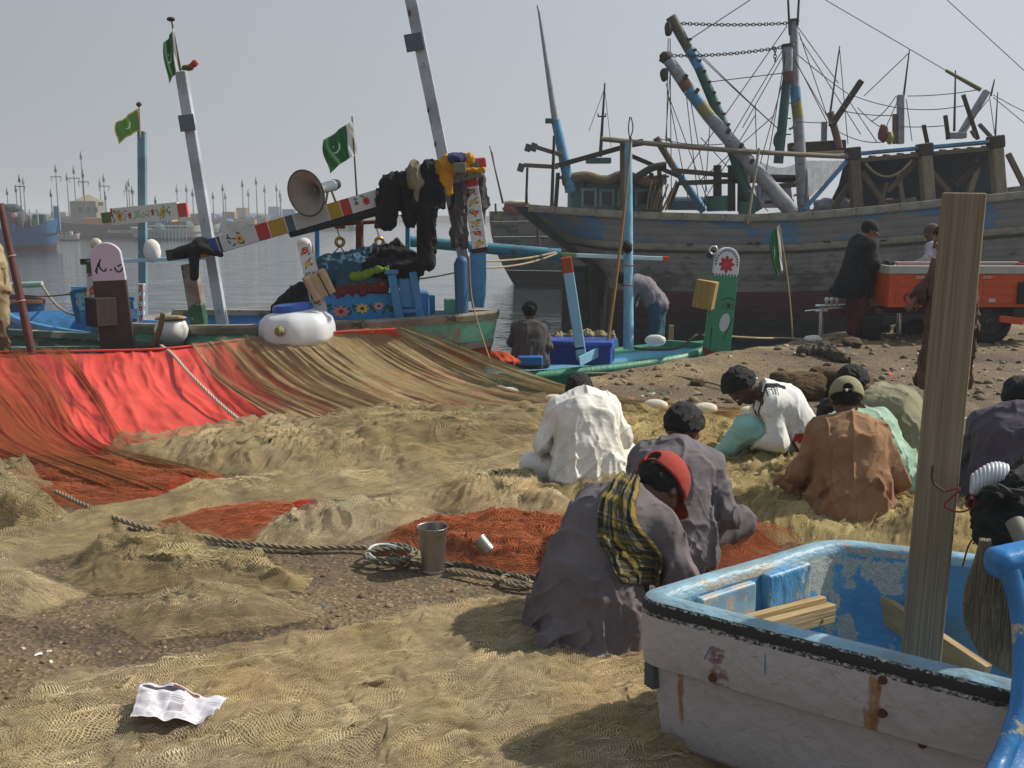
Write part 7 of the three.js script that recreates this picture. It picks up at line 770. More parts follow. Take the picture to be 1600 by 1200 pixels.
// ------------------------------------------------------------------ the blue and white skiff in front
{
  const RH = 0.56, A = G(985, 930, RH), B = G(1292, 838, RH), C = G(1530, 866, RH), Dn = G(1575, 1076, RH); const C2 = B.clone().addScaledVector(C.clone().sub(B).normalize(), 2.4), D2 = A.clone().addScaledVector(Dn.clone().sub(A).normalize(), 2.2);
  const corner = (p, a, b, r, n = 9) => { const u = a.clone().sub(p).normalize(), w = b.clone().sub(p).normalize(), o = []; for (let i = 0; i <= n; i++) { const t = i / n, s = p.clone().addScaledVector(u, r), e = p.clone().addScaledVector(w, r); o.push(s.clone().multiplyScalar((1 - t) ** 2).addScaledVector(p, 2 * t * (1 - t)).addScaledVector(e, t * t)); } return o; };
  const seg = (a, b, n) => Array.from({ length: n }, (_, i) => a.clone().lerp(b, (i + 1) / (n + 1)));
  const cA = corner(A, B, D2, 0.13), cB = corner(B, C2, A, 0.14); const line = [C2, ...seg(C2, cB[0], 26), ...cB, ...seg(cB[cB.length - 1], cA[0], 14), ...cA, ...seg(cA[cA.length - 1], D2, 34), D2];
  const nrm = line.map((p, i) => { const a = line[Math.max(0, i - 1)], b = line[Math.min(line.length - 1, i + 1)], d = b.clone().sub(a).normalize(); return V(-d.z, 0, d.x); }); const cen = A.clone().add(C).multiplyScalar(0.5); if (nrm[30].dot(line[30].clone().sub(cen)) < 0) nrm.forEach((n) => n.negate());
  const iA = line.indexOf(cA[cA.length - 1]); let L = 0; const arc = line.map((p, i) => (L += i ? p.distanceTo(line[i - 1]) : 0)); const a0 = arc[iA];
  const t = thing('skiff', 'white skiff with a chipped black edge and blue painted inside on the quay', 'boat', cen.clone().setY(0));
  const shell = (prof, wob = 0.006) => { const rows = line.map((p, i) => prof.map(([o, y], j) => p.clone().addScaledVector(nrm[i], o + wob * (fbm(arc[i] * 3, y * 5, 3, 71) - 0.5)).setY(y + 0.012 * (fbm(arc[i] * 2.2, 1, 2, 73) - 0.5)))); return loft(rows, (i, j) => [(arc[i] - a0) / 2.4, prof.slice(0, j + 1).reduce((s, q, k) => s + (k ? Math.hypot(q[0] - prof[k - 1][0], q[1] - prof[k - 1][1]) : 0), 0) / 0.6]); };
  const near = (px, py) => (G(px, py, RH - 0.05).distanceTo(A) - 0.14) / 2.4;
  const side = canvasTex(2048, 512, (c, w, h) => {
    c.fillStyle = '#b7b0b0'; c.fillRect(0, 0, w, h); const R = rng(31); for (let i = 0; i < 900; i++) { c.globalAlpha = 0.05 + 0.1 * R(); c.fillStyle = ['#8f8688', '#cfcaca', '#a39a98', '#7d7470', '#c9c3c0'][Math.floor(R() * 5)]; c.beginPath(); c.ellipse(R() * w, R() * h, 4 + 26 * R() * R(), 4 + 24 * R() * R(), R() * 3, 0, 7); c.fill(); }
    for (let i = 0; i < 260; i++) { c.globalAlpha = 0.25 + 0.4 * R(); c.strokeStyle = ['#6a5f5c', '#d8d4d2', '#8a7f80'][Math.floor(R() * 3)]; c.lineWidth = 1 + 1.6 * R(); c.beginPath(); const x = R() * w, y = R() * h; c.moveTo(x, y); c.lineTo(x + (R() - 0.5) * 60, y + (R() - 0.4) * 40); c.stroke(); }
    for (const [u, y, s] of [[0.085, 120, 30], [0.08, 60, 22]]) { for (let k = 0; k < 26; k++) { c.globalAlpha = 0.45; c.fillStyle = '#7d5a62'; c.beginPath(); c.ellipse(u * w + (R() - 0.5) * s * 1.6, y + (R() - 0.5) * s * 2, 3 + 12 * R(), 3 + 8 * R(), 0, 0, 7); c.fill(); } }
    c.globalAlpha = 0.8; c.strokeStyle = '#3a6f9a'; c.lineWidth = 4; c.beginPath(); c.moveTo(0.145 * w, 20); c.lineTo(0.146 * w, 75); c.moveTo(0.07 * w, 40); c.lineTo(0.062 * w, 80); c.stroke();
    const rust = (u, y, len, wd) => { for (let k = 0; k < 160; k++) { const e = R(); c.globalAlpha = 0.16 * (1 - e * 0.7); c.fillStyle = ['#8a5a24', '#6a3a1c', '#a0722e'][Math.floor(R() * 3)]; c.beginPath(); c.ellipse(u * w + (R() - 0.5) * wd * (1.2 - e * 0.6), y + e * len, 2 + 5 * R(), 4 + 16 * R(), 0, 0, 7); c.fill(); } };
    rust(near(1390, 1030), 6, 150, 26); rust(near(1385, 1030), 100, 90, 30); rust(near(1105, 960), 170, 190, 16); rust(near(1450, 1048), 190, 160, 14); c.globalAlpha = 1;
  });
  side.flipY = false; const edgeT = canvasTex(2048, 64, (c, w, h) => { c.fillStyle = '#24221f'; c.fillRect(0, 0, w, h); const R = rng(37); for (let i = 0; i < 1500; i++) { c.fillStyle = ['#b9b2b0', '#8f8a84', '#5a6a70', '#c9c5c0'][Math.floor(R() * 4)]; c.globalAlpha = 0.8; const y = R() * h; c.beginPath(); c.ellipse(R() * w, y < 20 ? y * 0.5 : h - (h - y) * 0.4, 2 + 9 * R() * R(), 1 + 4 * R(), 0, 0, 7); c.fill(); } c.globalAlpha = 1; }); edgeT.flipY = false; edgeT.repeat.set(1, 11);
  const blueIn = mat(0xffffff, { map: rep(paintTex(0x4784b0, 0xa3aaa4, 0x5f7f8c, 0.4, 1024, 41), 2.4, 0.8), bumpMap: rep(T.noise, 3, 1.5), bumpScale: 0.012, rough: 0.42 }), rimM = mat(0xffffff, { map: rep(paintTex(0x7fa3b4, 0x9a978c, 0x6f7f80, 0.42, 1024, 42), 3, 1), bumpMap: rep(T.noise, 4, 2), bumpScale: 0.01, rough: 0.5 });
  part(t, 'inner_shell', shell([[-0.16, 0.1], [-0.13, 0.25], [-0.095, 0.42], [-0.078, 0.53]], 0.012), blueIn); part(t, 'rim', shell([[-0.078, 0.53], [-0.072, 0.556], [-0.05, 0.566], [-0.02, 0.566], [0.002, 0.556]]), rimM);
  part(t, 'black_edge', shell([[0.002, 0.556], [0.012, 0.54], [0.013, 0.505]]), mat(0xffffff, { map: edgeT, rough: 0.6 })); part(t, 'side_band', shell([[0.013, 0.505], [0.012, 0.42], [0.004, 0.335], [-0.012, 0.325], [-0.03, 0.33]]), mat(0xffffff, { map: side, bumpMap: rep(T.noise, 8, 2), bumpScale: 0.007, rough: 0.5 })); part(t, 'lower_hull', shell([[-0.03, 0.335], [-0.042, 0.2], [-0.07, 0.04], [-0.11, 0.0]], 0.012), mat(0xffffff, { map: (() => { const q = side.clone(); q.offset.set(0.31, 0.36); return q; })(), bumpMap: rep(T.noise, 8, 2), bumpScale: 0.007, rough: 0.55 }));
  { const f = [A, B, C2, D2].map((p) => p.clone().lerp(A.clone().add(D2).add(B).add(C2).multiplyScalar(0.25), 0.2).setY(0.13)); part(t, 'floor', loft([[f[0], f[1]], [f[3], f[2]]], (i, j) => [i * 2.2, j]), blueIn); }
  const dAB = B.clone().sub(A).normalize(), inn = V(dAB.z, 0, -dAB.x); if (inn.dot(cen.clone().sub(A)) < 0) inn.negate(); const onT = (s, y, o) => A.clone().addScaledVector(dAB, s).addScaledVector(inn, o).setY(y), ry = -Math.atan2(dAB.z, dAB.x);
  part(t, 'transom_pad', box(onT(0.68, 0.43, 0.1), 0.24, 0.22, 0.05, ry, 0.3), blueIn); part(t, 'transom_pad', box(onT(0.36, 0.4, 0.1), 0.28, 0.26, 0.035, ry, 0.3), mat(0xffffff, { map: rep(paintTex(0x7fa0b4, 0xb4aea0, 0x77858a, 0.4, 512, 43), 2), rough: 0.5 }));
  const plankM = wood(0xb39d74); part(t, 'batten', beam(onT(0.25, 0.385, 0.16), onT(0.84, 0.36, 0.19), 0.035, 0.07), plankM); part(t, 'batten', beam(onT(0.22, 0.405, 0.12), onT(0.84, 0.38, 0.15), 0.03, 0.06), plankM);
  part(t, 'floor_board', beam(G(1338, 922, 0.36), G(1540, 1060, 0.24), 0.035, 0.1), plankM);
  const rustM = mat(0x5a3622, { rough: 0.9, bumpMap: T.fine, bumpScale: 0.004 }); const bolt = (p, d, l = 0.05) => { const b = part(t, 'bolt', cyl(p, p.clone().addScaledVector(d, l), 0.006, 0.006, 8), rustM); part(b, 'bolt_head', cyl(p.clone().addScaledVector(d, l), p.clone().addScaledVector(d, l + 0.012), 0.011, 0.011, 6), rustM); };
  bolt(G(1150, 948, 0.4), V(0.75, 0.1, 0.3).normalize()); bolt(G(1185, 938, 0.42), V(0.6, 0.3, 0.3).normalize(), 0.04); bolt(G(1272, 968, 0.34), V(0.3, 0.2, 0.8).normalize(), 0.03); bolt(G(1132, 905, 0.44), V(0.5, 0, 0.3).normalize(), 0.01); bolt(G(1215, 890, 0.45), V(0.5, 0, 0.3).normalize(), 0.01);
  const nearN = nrm[iA + 12]; for (const [px, py, y] of [[1390, 1050, 0.5], [1384, 1108, 0.4], [1105, 1066, 0.36], [1450, 1150, 0.32]]) { const q = G(px, py, y), ab = D2.clone().sub(A).setY(0).normalize(), s = q.clone().sub(A).setY(0).dot(ab), p = A.clone().addScaledVector(ab, s).addScaledVector(nearN, y > 0.34 ? 0.004 : -0.04).setY(y); part(t, 'bolt', cyl(p, p.clone().addScaledVector(nearN, 0.018), 0.016, 0.011, 10), rustM); }
  part(t, 'skid_block', box(A.clone().setY(0.29).add(V(0.085, 0, 0.0)), 0.05, 0.1, 0.05, 0.5), mat(0x55585c, { map: T.noiseC }));
  // squared timber standing in the skiff
  const post = thing('timber_post', 'tall squared softwood post standing inside the skiff', 'post', P(1437, 1050, 3.12)); { const g = beam(P(1433, 1085, 3.12), P(1507, 302, 3.12), 0.122, 0.122, -0.42, 0.05); part(post, 'timber', g, mat(0xffffff, { map: rep(tex(512, 1024, (u, v) => { const w = pfbm(u, v, 3, 3, 401) * 2.2, s = pn(u * 46 + w, v * 3, 46, 403, 3), f = pn(u * 200, v * 10, 200, 405, 10); let c = mixc(hex(0x9a8a70), hex(0x82705a), s); for (const [a, b] of [[0.3, 0.2], [0.62, 0.42], [0.4, 0.6], [0.72, 0.8]]) { const d = Math.hypot((u - a) * 3.6, (v - b) * 9); if (d < 0.22) c = mixc(hex(0x5d4128), c, sst(d, 0.05, 0.22)); } return c.map((x) => x * (0.88 + 0.2 * f)); }), 3.6, 0.6), bumpMap: rep(T.grainB, 3, 1), bumpScale: 0.002, rough: 0.8 })); }
  part(post, 'bent_nail', tube([P(1457, 728, 3.03), P(1457, 752, 3.02), P(1475, 768, 2.99)], 0.004, 6, 12), mat(0x4a3a30, { rough: 0.7 }));
  const strM = mat(0x8a2420, { rough: 0.8 }); single('red_string', 'looped red string hanging from the nail in the timber post', 'string', [tube([P(1476, 768, 2.98), P(1500, 764, 2.95), P(1476, 790, 2.95), P(1500, 800, 2.95), P(1522, 790, 2.95), P(1520, 772, 2.95), P(1510, 790, 2.95), P(1528, 800, 2.95), P(1530, 830, 2.93), P(1515, 850, 2.93), P(1504, 885, 2.92)], 0.0028, 5, 90), tube([P(1524, 790, 2.94), P(1540, 775, 2.95), P(1535, 800, 2.94), P(1522, 815, 2.93), P(1532, 835, 2.93), P(1520, 850, 2.93)], 0.0028, 5, 50)], strM);
  // gear at the edge of the frame
  const gear = thing('dark_net_bundle', 'dark wet net bundle piled on the neighbouring boat end', 'fishing net', P(1600, 860, 2.9)); { const bn = [[P(1570, 800, 2.95), P(1640, 775, 3.0), 0.09, 0.14], [P(1550, 835, 2.9), P(1650, 850, 2.9), 0.06, 0.13], [P(1545, 790, 2.95), P(1575, 790, 2.95), 0.03, 0.06]].map(([a, b, c, d]) => bone(a, b, c, d)), [lo, hi] = bounds(bn, 0.05), u = unite(bn, 0.06); part(gear, 'net_bulk', surfaceNets((x, y, z) => u(x, y, z) - 0.03 * (n3(x * 24, y * 24, z * 24) - 0.5) - 0.016 * (n3(x * 70, y * 70, z * 70) - 0.5), lo, hi, 0.007), mat(0x23231f, { rough: 0.85, bumpMap: rep(T.fine, 6), bumpScale: 0.01 })); part(gear, 'net_rope', laidRope([P(1535, 768, 2.9), P(1556, 762, 2.88), P(1585, 770, 2.85), P(1620, 760, 2.85)], 0.012), mat(0x3a3a34, { rough: 0.9 })); part(gear, 'grey_pipe', cyl(P(1585, 815, 2.78), P(1605, 850, 2.72), 0.026, 0.03, 12), mat(0x7a7668, { rough: 0.7 })); }
  { const out = []; for (let i = 0; i < 10; i++) { const e = i / 9, g = new THREE.TorusGeometry(0.035, 0.0065, 8, 20); g.rotateY(1.2); out.push(at(g, P(1520 + 52 * e, 760 - 18 * Math.sin(e * 2.2), 3.0))); } single('hose_coil', 'small coil of clear white hose hooked beside the timber post', 'hose', out, mat(0xc4c8cc, { rough: 0.3 })); }
  { const S = new THREE.Shape(); S.moveTo(-0.02, 0.2); S.bezierCurveTo(-0.03, 0.1, -0.055, 0.08, -0.05, 0.0); S.bezierCurveTo(-0.045, -0.06, -0.03, -0.07, 0.0, -0.13); S.lineTo(0.11, -0.2); S.bezierCurveTo(0.13, -0.1, 0.13, 0.0, 0.1, 0.06); S.lineTo(0.02, 0.13); S.lineTo(0.0, 0.2); const g = new THREE.ExtrudeGeometry(S, { depth: 0.02, bevelSize: 0.006, bevelThickness: 0.006, bevelSegments: 2, curveSegments: 14 }); at(g, P(1537, 950, 2.78), -0.35); single('driftwood_blade', 'bleached cracked wooden rudder blade hanging beside the skiff', 'rudder', g, mat(0x8f8674, { map: rep(T.grain, 4), bumpMap: rep(T.grainB, 4), bumpScale: 0.014, rough: 0.95 })); }
  { const be = thing('blue_boat_end', 'glossy blue painted boat end with chipped edge overlapping the skiff', 'boat', P(1640, 1200, 2.5).setY(0)), bm = mat(0xffffff, { map: rep(paintTex(0x2f74ae, 0xb4a98c, 0x2a6490, 0.24, 512, 44), 2), rough: 0.32, bumpMap: T.noise, bumpScale: 0.012 }), edge = new THREE.CatmullRomCurve3([P(1578, 890, 2.6), P(1594, 960, 2.56), P(1598, 1040, 2.5), P(1592, 1110, 2.44), P(1572, 1170, 2.38), P(1540, 1240, 2.28)]).getPoints(30);
    part(be, 'gunwale_end', beam(P(1548, 884, 2.62), P(1700, 850, 2.7), 0.1, 0.085, 0, 0.38), bm); part(be, 'rolled_edge', tube(edge, 0.026, 10, 60), bm); part(be, 'side_panel', sheet(edge.map((p) => [0, 0.15, 0.3, 0.5].map((d) => p.clone().add(V(d, 0, -0.02 - 0.25 * d * d))))), bm); part(be, 'support_leg', beam(V(P(1700, 1200, 2.45).x, 0, -2.5), P(1700, 1100, 2.5), 0.08, 0.08), darkWood); }
}
// ------------------------------------------------------------------ small things on the ground
{
  const steel = mat(0x9a9690, { metal: 0.85, rough: 0.38, bumpMap: T.noise, bumpScale: 0.004, roughnessMap: T.noiseC }); const b = G(677, 893), bk = thing('steel_bucket', 'tall dented steel bucket standing on the dirt', 'bucket', b.clone().setY(gh(b.x, b.z))); const pr = [[0, 0.012], [0.052, 0.01], [0.056, 0.002], [0.064, 0.0], [0.064, 0.012], [0.058, 0.02], [0.062, 0.08], [0.068, 0.15], [0.071, 0.196], [0.074, 0.199], [0.0735, 0.206], [0.076, 0.209], [0.0755, 0.216], [0.078, 0.232], [0.081, 0.238], [0.079, 0.242], [0.074, 0.236], [0.067, 0.15], [0.054, 0.02], [0, 0.016]]; const g = lathe(pr, 40); { const p = g.attributes.position; for (let i = 0; i < p.count; i++) { const a = Math.atan2(p.getZ(i), p.getX(i)), k = 1 + 0.012 * Math.sin(a * 3 + p.getY(i) * 20); p.setX(i, p.getX(i) * k); p.setZ(i, p.getZ(i) * k); } g.computeVertexNormals(); } part(bk, 'body', at(g, bk.B), steel);
  const c = G(766, 862, 0.11), cg = lathe([[0, 0.004], [0.03, 0.002], [0.032, 0.006], [0.037, 0.07], [0.041, 0.088], [0.039, 0.09], [0.034, 0.07], [0.029, 0.008], [0, 0.007]], 30); cg.rotateZ(0.75); cg.rotateX(-0.35); single('steel_cup', 'small steel cup tipped over on the orange net', 'cup', at(cg, c), steel);
  const rg = new THREE.TorusGeometry(0.095, 0.008, 8, 40, 5.2); rg.rotateX(-1.35); rg.rotateY(0.9); single('pipe_ring', 'open ring of white plastic pipe on the rope', 'ring', at(rg, G(604, 864, 0.05)), mat(0xb9bcbc, { rough: 0.35 }));
  const rp = mat(0x8a7d68, { rough: 0.95, map: T.noiseC }), gp = (x, y, h = 0.03) => { const q = G(x, y, h); q.y = gh(q.x, q.z) + h; return q; };
  single('edge_rope', 'grey rope along the lower edge of the orange net strip', 'rope', laidRope([gp(86, 768, 0.1), gp(150, 796, 0.1), gp(225, 822, 0.07), gp(330, 840, 0.05), gp(400, 850), gp(470, 855), gp(560, 856), gp(615, 862)], 0.015), rp);
  single('edge_rope', 'thinner second rope lying beside the orange net strip', 'rope', laidRope([gp(200, 825), gp(290, 842), gp(380, 853), gp(430, 862)], 0.013), mat(0x6f6656, { rough: 0.95 }));
  single('edge_rope', 'dark rope trailing from the steel bucket towards the red capped man', 'rope', laidRope([gp(612, 868), gp(660, 884), gp(720, 884), gp(790, 896), gp(860, 906), gp(920, 912)], 0.016), mat(0x5f5446, { rough: 0.95 })); single('edge_rope', 'lighter looped rope beside the dark bucket rope', 'rope', laidRope([gp(700, 892), gp(740, 900), gp(790, 908), gp(830, 912), gp(800, 898), gp(785, 902), gp(800, 914), gp(850, 918), gp(900, 918)], 0.012), rp);
  single('rope_coil', 'tangled coil of grey rope next to the steel bucket', 'rope', laidRope([gp(575, 862, 0.02), gp(600, 850, 0.05), gp(640, 856, 0.05), gp(655, 870, 0.04), gp(620, 882, 0.03), gp(580, 876, 0.04), gp(570, 866, 0.06), gp(605, 858, 0.07), gp(645, 862, 0.07), gp(630, 876, 0.06), gp(595, 874, 0.07), gp(560, 884, 0.02)], 0.014), mat(0x77705f, { rough: 0.95 }));
  // newspaper
  { const tx = canvasTex(512, 320, (k, w, h) => { k.fillStyle = '#d6d2d6'; k.fillRect(0, 0, w, h); const R = rng(71); for (let col = 0; col < 5; col++) for (let y = 60; y < h - 14; y += 9) { if (R() < 0.08) continue; k.fillStyle = '#8d8890'; k.globalAlpha = 0.55 + 0.3 * R(); k.fillRect(16 + col * 98, y, 60 + R() * 26, 4); } k.globalAlpha = 1; k.fillStyle = '#4a464c'; k.fillRect(20, 16, 250, 24); k.fillStyle = '#7a4a44'; k.fillRect(200, 6, 150, 16); k.fillStyle = '#9a949a'; k.fillRect(215, 130, 92, 80); });
    const c0 = G(205, 1160, 0.05), c1 = G(320, 1166, 0.05), c2 = G(358, 1118, 0.06), c3 = G(222, 1110, 0.06), rows = []; for (let i = 0; i <= 28; i++) { const r = []; for (let j = 0; j <= 18; j++) { const u = i / 28, v = j / 18, p = c0.clone().multiplyScalar((1 - u) * (1 - v)).addScaledVector(c1, u * (1 - v)).addScaledVector(c2, u * v).addScaledVector(c3, (1 - u) * v); p.y = gh(p.x, p.z) + 0.108 + 0.022 * Math.sin(u * 5 + 0.4) * (0.4 + 0.6 * v) + 0.014 * Math.abs(Math.sin(u * 7 + v * 2)) + 0.018 * n2(u * 8, v * 8, 5) + 0.02 * Math.abs(v - 0.45); r.push(p); } rows.push(r); } single('newspaper', 'crumpled newspaper sheet lying on the foreground net', 'newspaper', loft(rows, (i, j) => [i / 28, j / 18]), mat(0xffffff, { map: tx, rough: 0.9 })); }
  // boulders
  const rockM = mat(0xc9b796, { map: rep(T.dirt, 1.2), bumpMap: rep(T.noise, 2), bumpScale: 0.05, rough: 0.95 }), rock = (px, py, rx, ry, rz, s, label) => { const p = G(px, py), g = lump(rx, ry, rz, 0.32, s, 4, 1.3); const q = g.attributes.position; for (let i = 0; i < q.count; i++) { const f = 0.012 * (n3(q.getX(i) * 18, q.getY(i) * 18, q.getZ(i) * 18 + s) - 0.5); q.setXYZ(i, q.getX(i) * (1 + f * 3), Math.min(q.getY(i), ry * 0.82 + f) + f, q.getZ(i)); } g.computeVertexNormals(); p.y = gh(p.x, p.z) + ry * 0.55; single('boulder', label, 'rock', at(g, p, s), rockM); };
  rock(1242, 624, 0.28, 0.19, 0.22, 3, 'large flat topped brown boulder behind the man in the white jersey'); rock(1322, 622, 0.26, 0.2, 0.24, 7, 'rounded boulder behind the man in khaki'); rock(1285, 598, 0.16, 0.12, 0.14, 11, 'small dark boulder between the two larger ones'); rock(1330, 548, 0.28, 0.07, 0.12, 14, 'long flat stone at the feet of the man in the dark coat'); rock(1090, 604, 0.1, 0.05, 0.08, 17, 'small stone half buried in the quay rubble');
  garment('rubble_bag', 'torn dark sack lying among the quay rubble', 'sack', [[gp(1255, 558, 0.03), gp(1290, 556, 0.04), 0.07, 0.09], [gp(1290, 558, 0.04), gp(1320, 566, 0.03), 0.08, 0.05]], 0x4a4538, { amp: 0.06 }); garment('rubble_bag', 'grey plastic sack heap beside the cargo tricycle', 'sack', [[gp(1410, 524, 0.05), gp(1432, 520, 0.06), 0.1, 0.12]], 0x3c3c40, { amp: 0.06 });
}
// ------------------------------------------------------------------ cargo tricycle
{
  const D = 14.2, c = G(1500, 538), or = mat(0xc24a12, { rough: 0.4, map: T.noiseC, bumpMap: T.fine, bumpScale: 0.001 }), y0 = P(1450, 480, D).y, y1 = P(1450, 428, D).y, y2 = P(1450, 415, D).y, xL = P(1388, 450, D).x, xR = xL + 2.35, t = thing('cargo_tricycle', 'orange cargo tricycle with a steel rimmed load bed parked on the quay', 'tricycle', V((xL + xR) / 2, 0, -D - 0.5)), zf = -D, zb = -D - 1.25;
  const side = part(t, 'side_panel', box(V((xL + xR) / 2, (y0 + y1) / 2, zf), xR - xL, y1 - y0, 0.03, 0, 0.2), or); part(t, 'side_panel', box(V((xL + xR) / 2, (y0 + y1) / 2, zb), xR - xL, y1 - y0, 0.03, 0, 0.2), or); part(t, 'tail_panel', box(V(xL, (y0 + y1) / 2, (zf + zb) / 2), 0.03, y1 - y0, 1.22, 0, 0.2), or); part(t, 'head_panel', box(V(xR, (y0 + y1) / 2, (zf + zb) / 2), 0.03, y1 - y0 + 0.2, 1.22, 0, 0.2), or); part(t, 'bed_floor', box(V((xL + xR) / 2, y0 + 0.03, (zf + zb) / 2), xR - xL, 0.03, 1.2), or);
  for (const [a, b] of [[0.1, 0.62], [0.72, 1.2], [1.3, 1.75], [1.85, 2.25]]) for (const [u, v] of [[0.12, 0.3], [0.38, 0.56], [0.64, 0.84]]) part(side, 'pressed_rib', box(V(xL + (a + b) / 2, lerp(y0, y1, (u + v) / 2), zf + 0.018), b - a, (v - u) * (y1 - y0), 0.014, 0, 0.4), or);
  const rim = mat(0xa8a8a4, { rough: 0.5, map: T.noiseC }); for (const z of [zf, zb]) part(t, 'bed_rim', box(V((xL + xR) / 2, (y1 + y2) / 2, z + 0.01), xR - xL + 0.04, y2 - y1, 0.06, 0, 0.2), rim); part(t, 'bed_rim', box(V(xL - 0.005, (y1 + y2) / 2, (zf + zb) / 2), 0.05, y2 - y1, 1.2, 0, 0.2), rim);
  for (const [txt, px] of [['SH', 1441], ['SD', 1545]]) { const tx = canvasTex(256, 96, (k, w, h) => { k.fillStyle = '#c24a12'; k.fillRect(0, 0, w, h); k.fillStyle = '#b9b4ac'; k.font = 'italic bold 84px sans-serif'; k.textBaseline = 'middle'; k.setTransform(1.5, 0, 0, 1, 0, 0); k.fillText(txt, 14, 52); }); const p = P(px, 433, D - 0.03), g = new THREE.PlaneGeometry(0.22, 0.055); part(side, 'lettering', at(g, V(p.x, p.y, zf + 0.03)), mat(0xffffff, { map: tx, rough: 0.4 })); }
  { const p = P(1548, 469, D); part(side, 'reflector', box(V(p.x, p.y, zf + 0.035), 0.09, 0.05, 0.015), mat(0xb9b4ac, { rough: 0.2 })); }
  part(t, 'chassis', [box(V((xL + xR) / 2, y0 - 0.06, zf - 0.25), xR - xL - 0.1, 0.09, 0.06), box(V((xL + xR) / 2, y0 - 0.06, zb + 0.25), xR - xL - 0.1, 0.09, 0.06)], mat(0x1c1c1c, { rough: 0.7 })); part(t, 'fender', box(P(1580, 500, D - 0.02), 0.35, 0.1, 0.05, 0, 0.3, 0, -0.1), or); part(t, 'bracket', box(P(1596, 458, D - 0.04), 0.1, 0.3, 0.05, 0, 0.3), blackM); part(t, 'fuel_box', box(P(1590, 488, D - 0.03), 0.14, 0.1, 0.06), mat(0x2a2624));
  for (const z of [zf - 0.12, zb + 0.12]) { const w = V(P(1549, 500, D).x, 0.33, z), ty = new THREE.TorusGeometry(0.25, 0.085, 14, 36), wh = part(t, 'wheel', at(ty, w), mat(0x191817, { rough: 0.85 })); part(wh, 'rim', at(lathe([[0.02, -0.05], [0.1, -0.05], [0.17, -0.03], [0.185, -0.06], [0.185, 0.06], [0.17, 0.03], [0.1, 0.05], [0.02, 0.05]], 28).rotateX(Math.PI / 2), w), mat(0x3a3836, { metal: 0.5, rough: 0.6 })); part(wh, 'hub', at(lathe([[0, 0.09], [0.045, 0.09], [0.05, 0.03], [0.05, -0.09], [0, -0.09]], 16).rotateX(Math.PI / 2), w), mat(0x6a6660, { metal: 0.6, rough: 0.5 })); }
  part(t, 'axle', cyl(V(P(1549, 500, D).x, 0.33, zf), V(P(1549, 500, D).x, 0.33, zb), 0.035), mat(0x1c1c1c)); { const w = V(xR + 1.0, 0.3, (zf + zb) / 2), wh = part(t, 'wheel', at(new THREE.TorusGeometry(0.24, 0.07, 12, 30), w), mat(0x191817, { rough: 0.85 })); part(wh, 'rim', at(new THREE.TorusGeometry(0.19, 0.02, 8, 30), w), rim); part(t, 'fork', beam(w, w.clone().add(V(-0.2, 0.75, 0)), 0.08, 0.2), or); part(t, 'saddle', box(w.clone().add(V(-0.7, 0.5, 0)), 0.5, 0.12, 0.3, 0, 0.4), blackM); part(t, 'frame_tube', [cyl(V(xR, y0 - 0.05, w.z), w.clone().add(V(-0.15, 0.3, 0)), 0.04)], or); part(t, 'handlebar', cyl(w.clone().add(V(-0.2, 0.78, -0.35)), w.clone().add(V(-0.2, 0.78, 0.35)), 0.018), rim); }
  // chrome lamp frame of the vehicle behind the man
  const ch = mat(0xc9c9c9, { metal: 0.9, rough: 0.2 }), k = thing('chrome_lamp_frame', 'chrome bumper frame carrying a row of small white lamps', 'bumper', G(1330, 526)), d = 15.0; for (const x of [1283, 1405]) part(k, 'upright', cyl(V(P(x, 525, d).x, 0, -d), P(x, 482, d), 0.035, 0.03, 10), ch); for (const y of [476, 484]) part(k, 'crossbar', cyl(P(1274, y + 2, d), P(1415, y - 1, d), 0.02), ch); part(k, 'crossbar', cyl(P(1258, 486, d), P(1330, 479, d), 0.012), ch); for (const x of [1292, 1300, 1308, 1367, 1376, 1384]) { const l = part(k, 'lamp', at(new THREE.SphereGeometry(0.035, 12, 8), P(x, 468, d - 0.03)), mat(0xd8d8d4, { rough: 0.15 })); part(l, 'lamp_collar', cyl(P(x, 468, d), P(x, 478, d), 0.03, 0.02), ch); } part(k, 'front_plate', box(P(1330, 488, d), 0.7, 0.1, 0.04), mat(0x5a2420, { rough: 0.5 })); part(k, 'bumper_tread', box(P(1370, 512, d), 0.3, 0.12, 0.3), mat(0x2a2a2a));
  const bu = P(1362, 530, 14.5); bu.y = 0.02; const pail = thing('plastic_pail', 'black plastic pail standing beside the maroon trousers', 'pail', bu.clone()); part(pail, 'body', at(lathe([[0, 0], [0.11, 0], [0.15, 0.36], [0.16, 0.37], [0.15, 0.38], [0.14, 0.36], [0.1, 0.02], [0, 0.02]], 24), bu), mat(0x1e1e1e, { rough: 0.5 })); part(pail, 'handle', at(new THREE.TorusGeometry(0.15, 0.006, 6, 20, Math.PI).rotateZ(0), bu.clone().add(V(0, 0.36, 0))), wireM);
  single('foam_block', 'white foam float lying at the quay edge by the chrome frame', 'float', at(lump(0.13, 0.06, 0.09, 0.15, 5), G(1270, 530, 0.06)), mat(0xcfc9bd, { rough: 0.8 }));
}
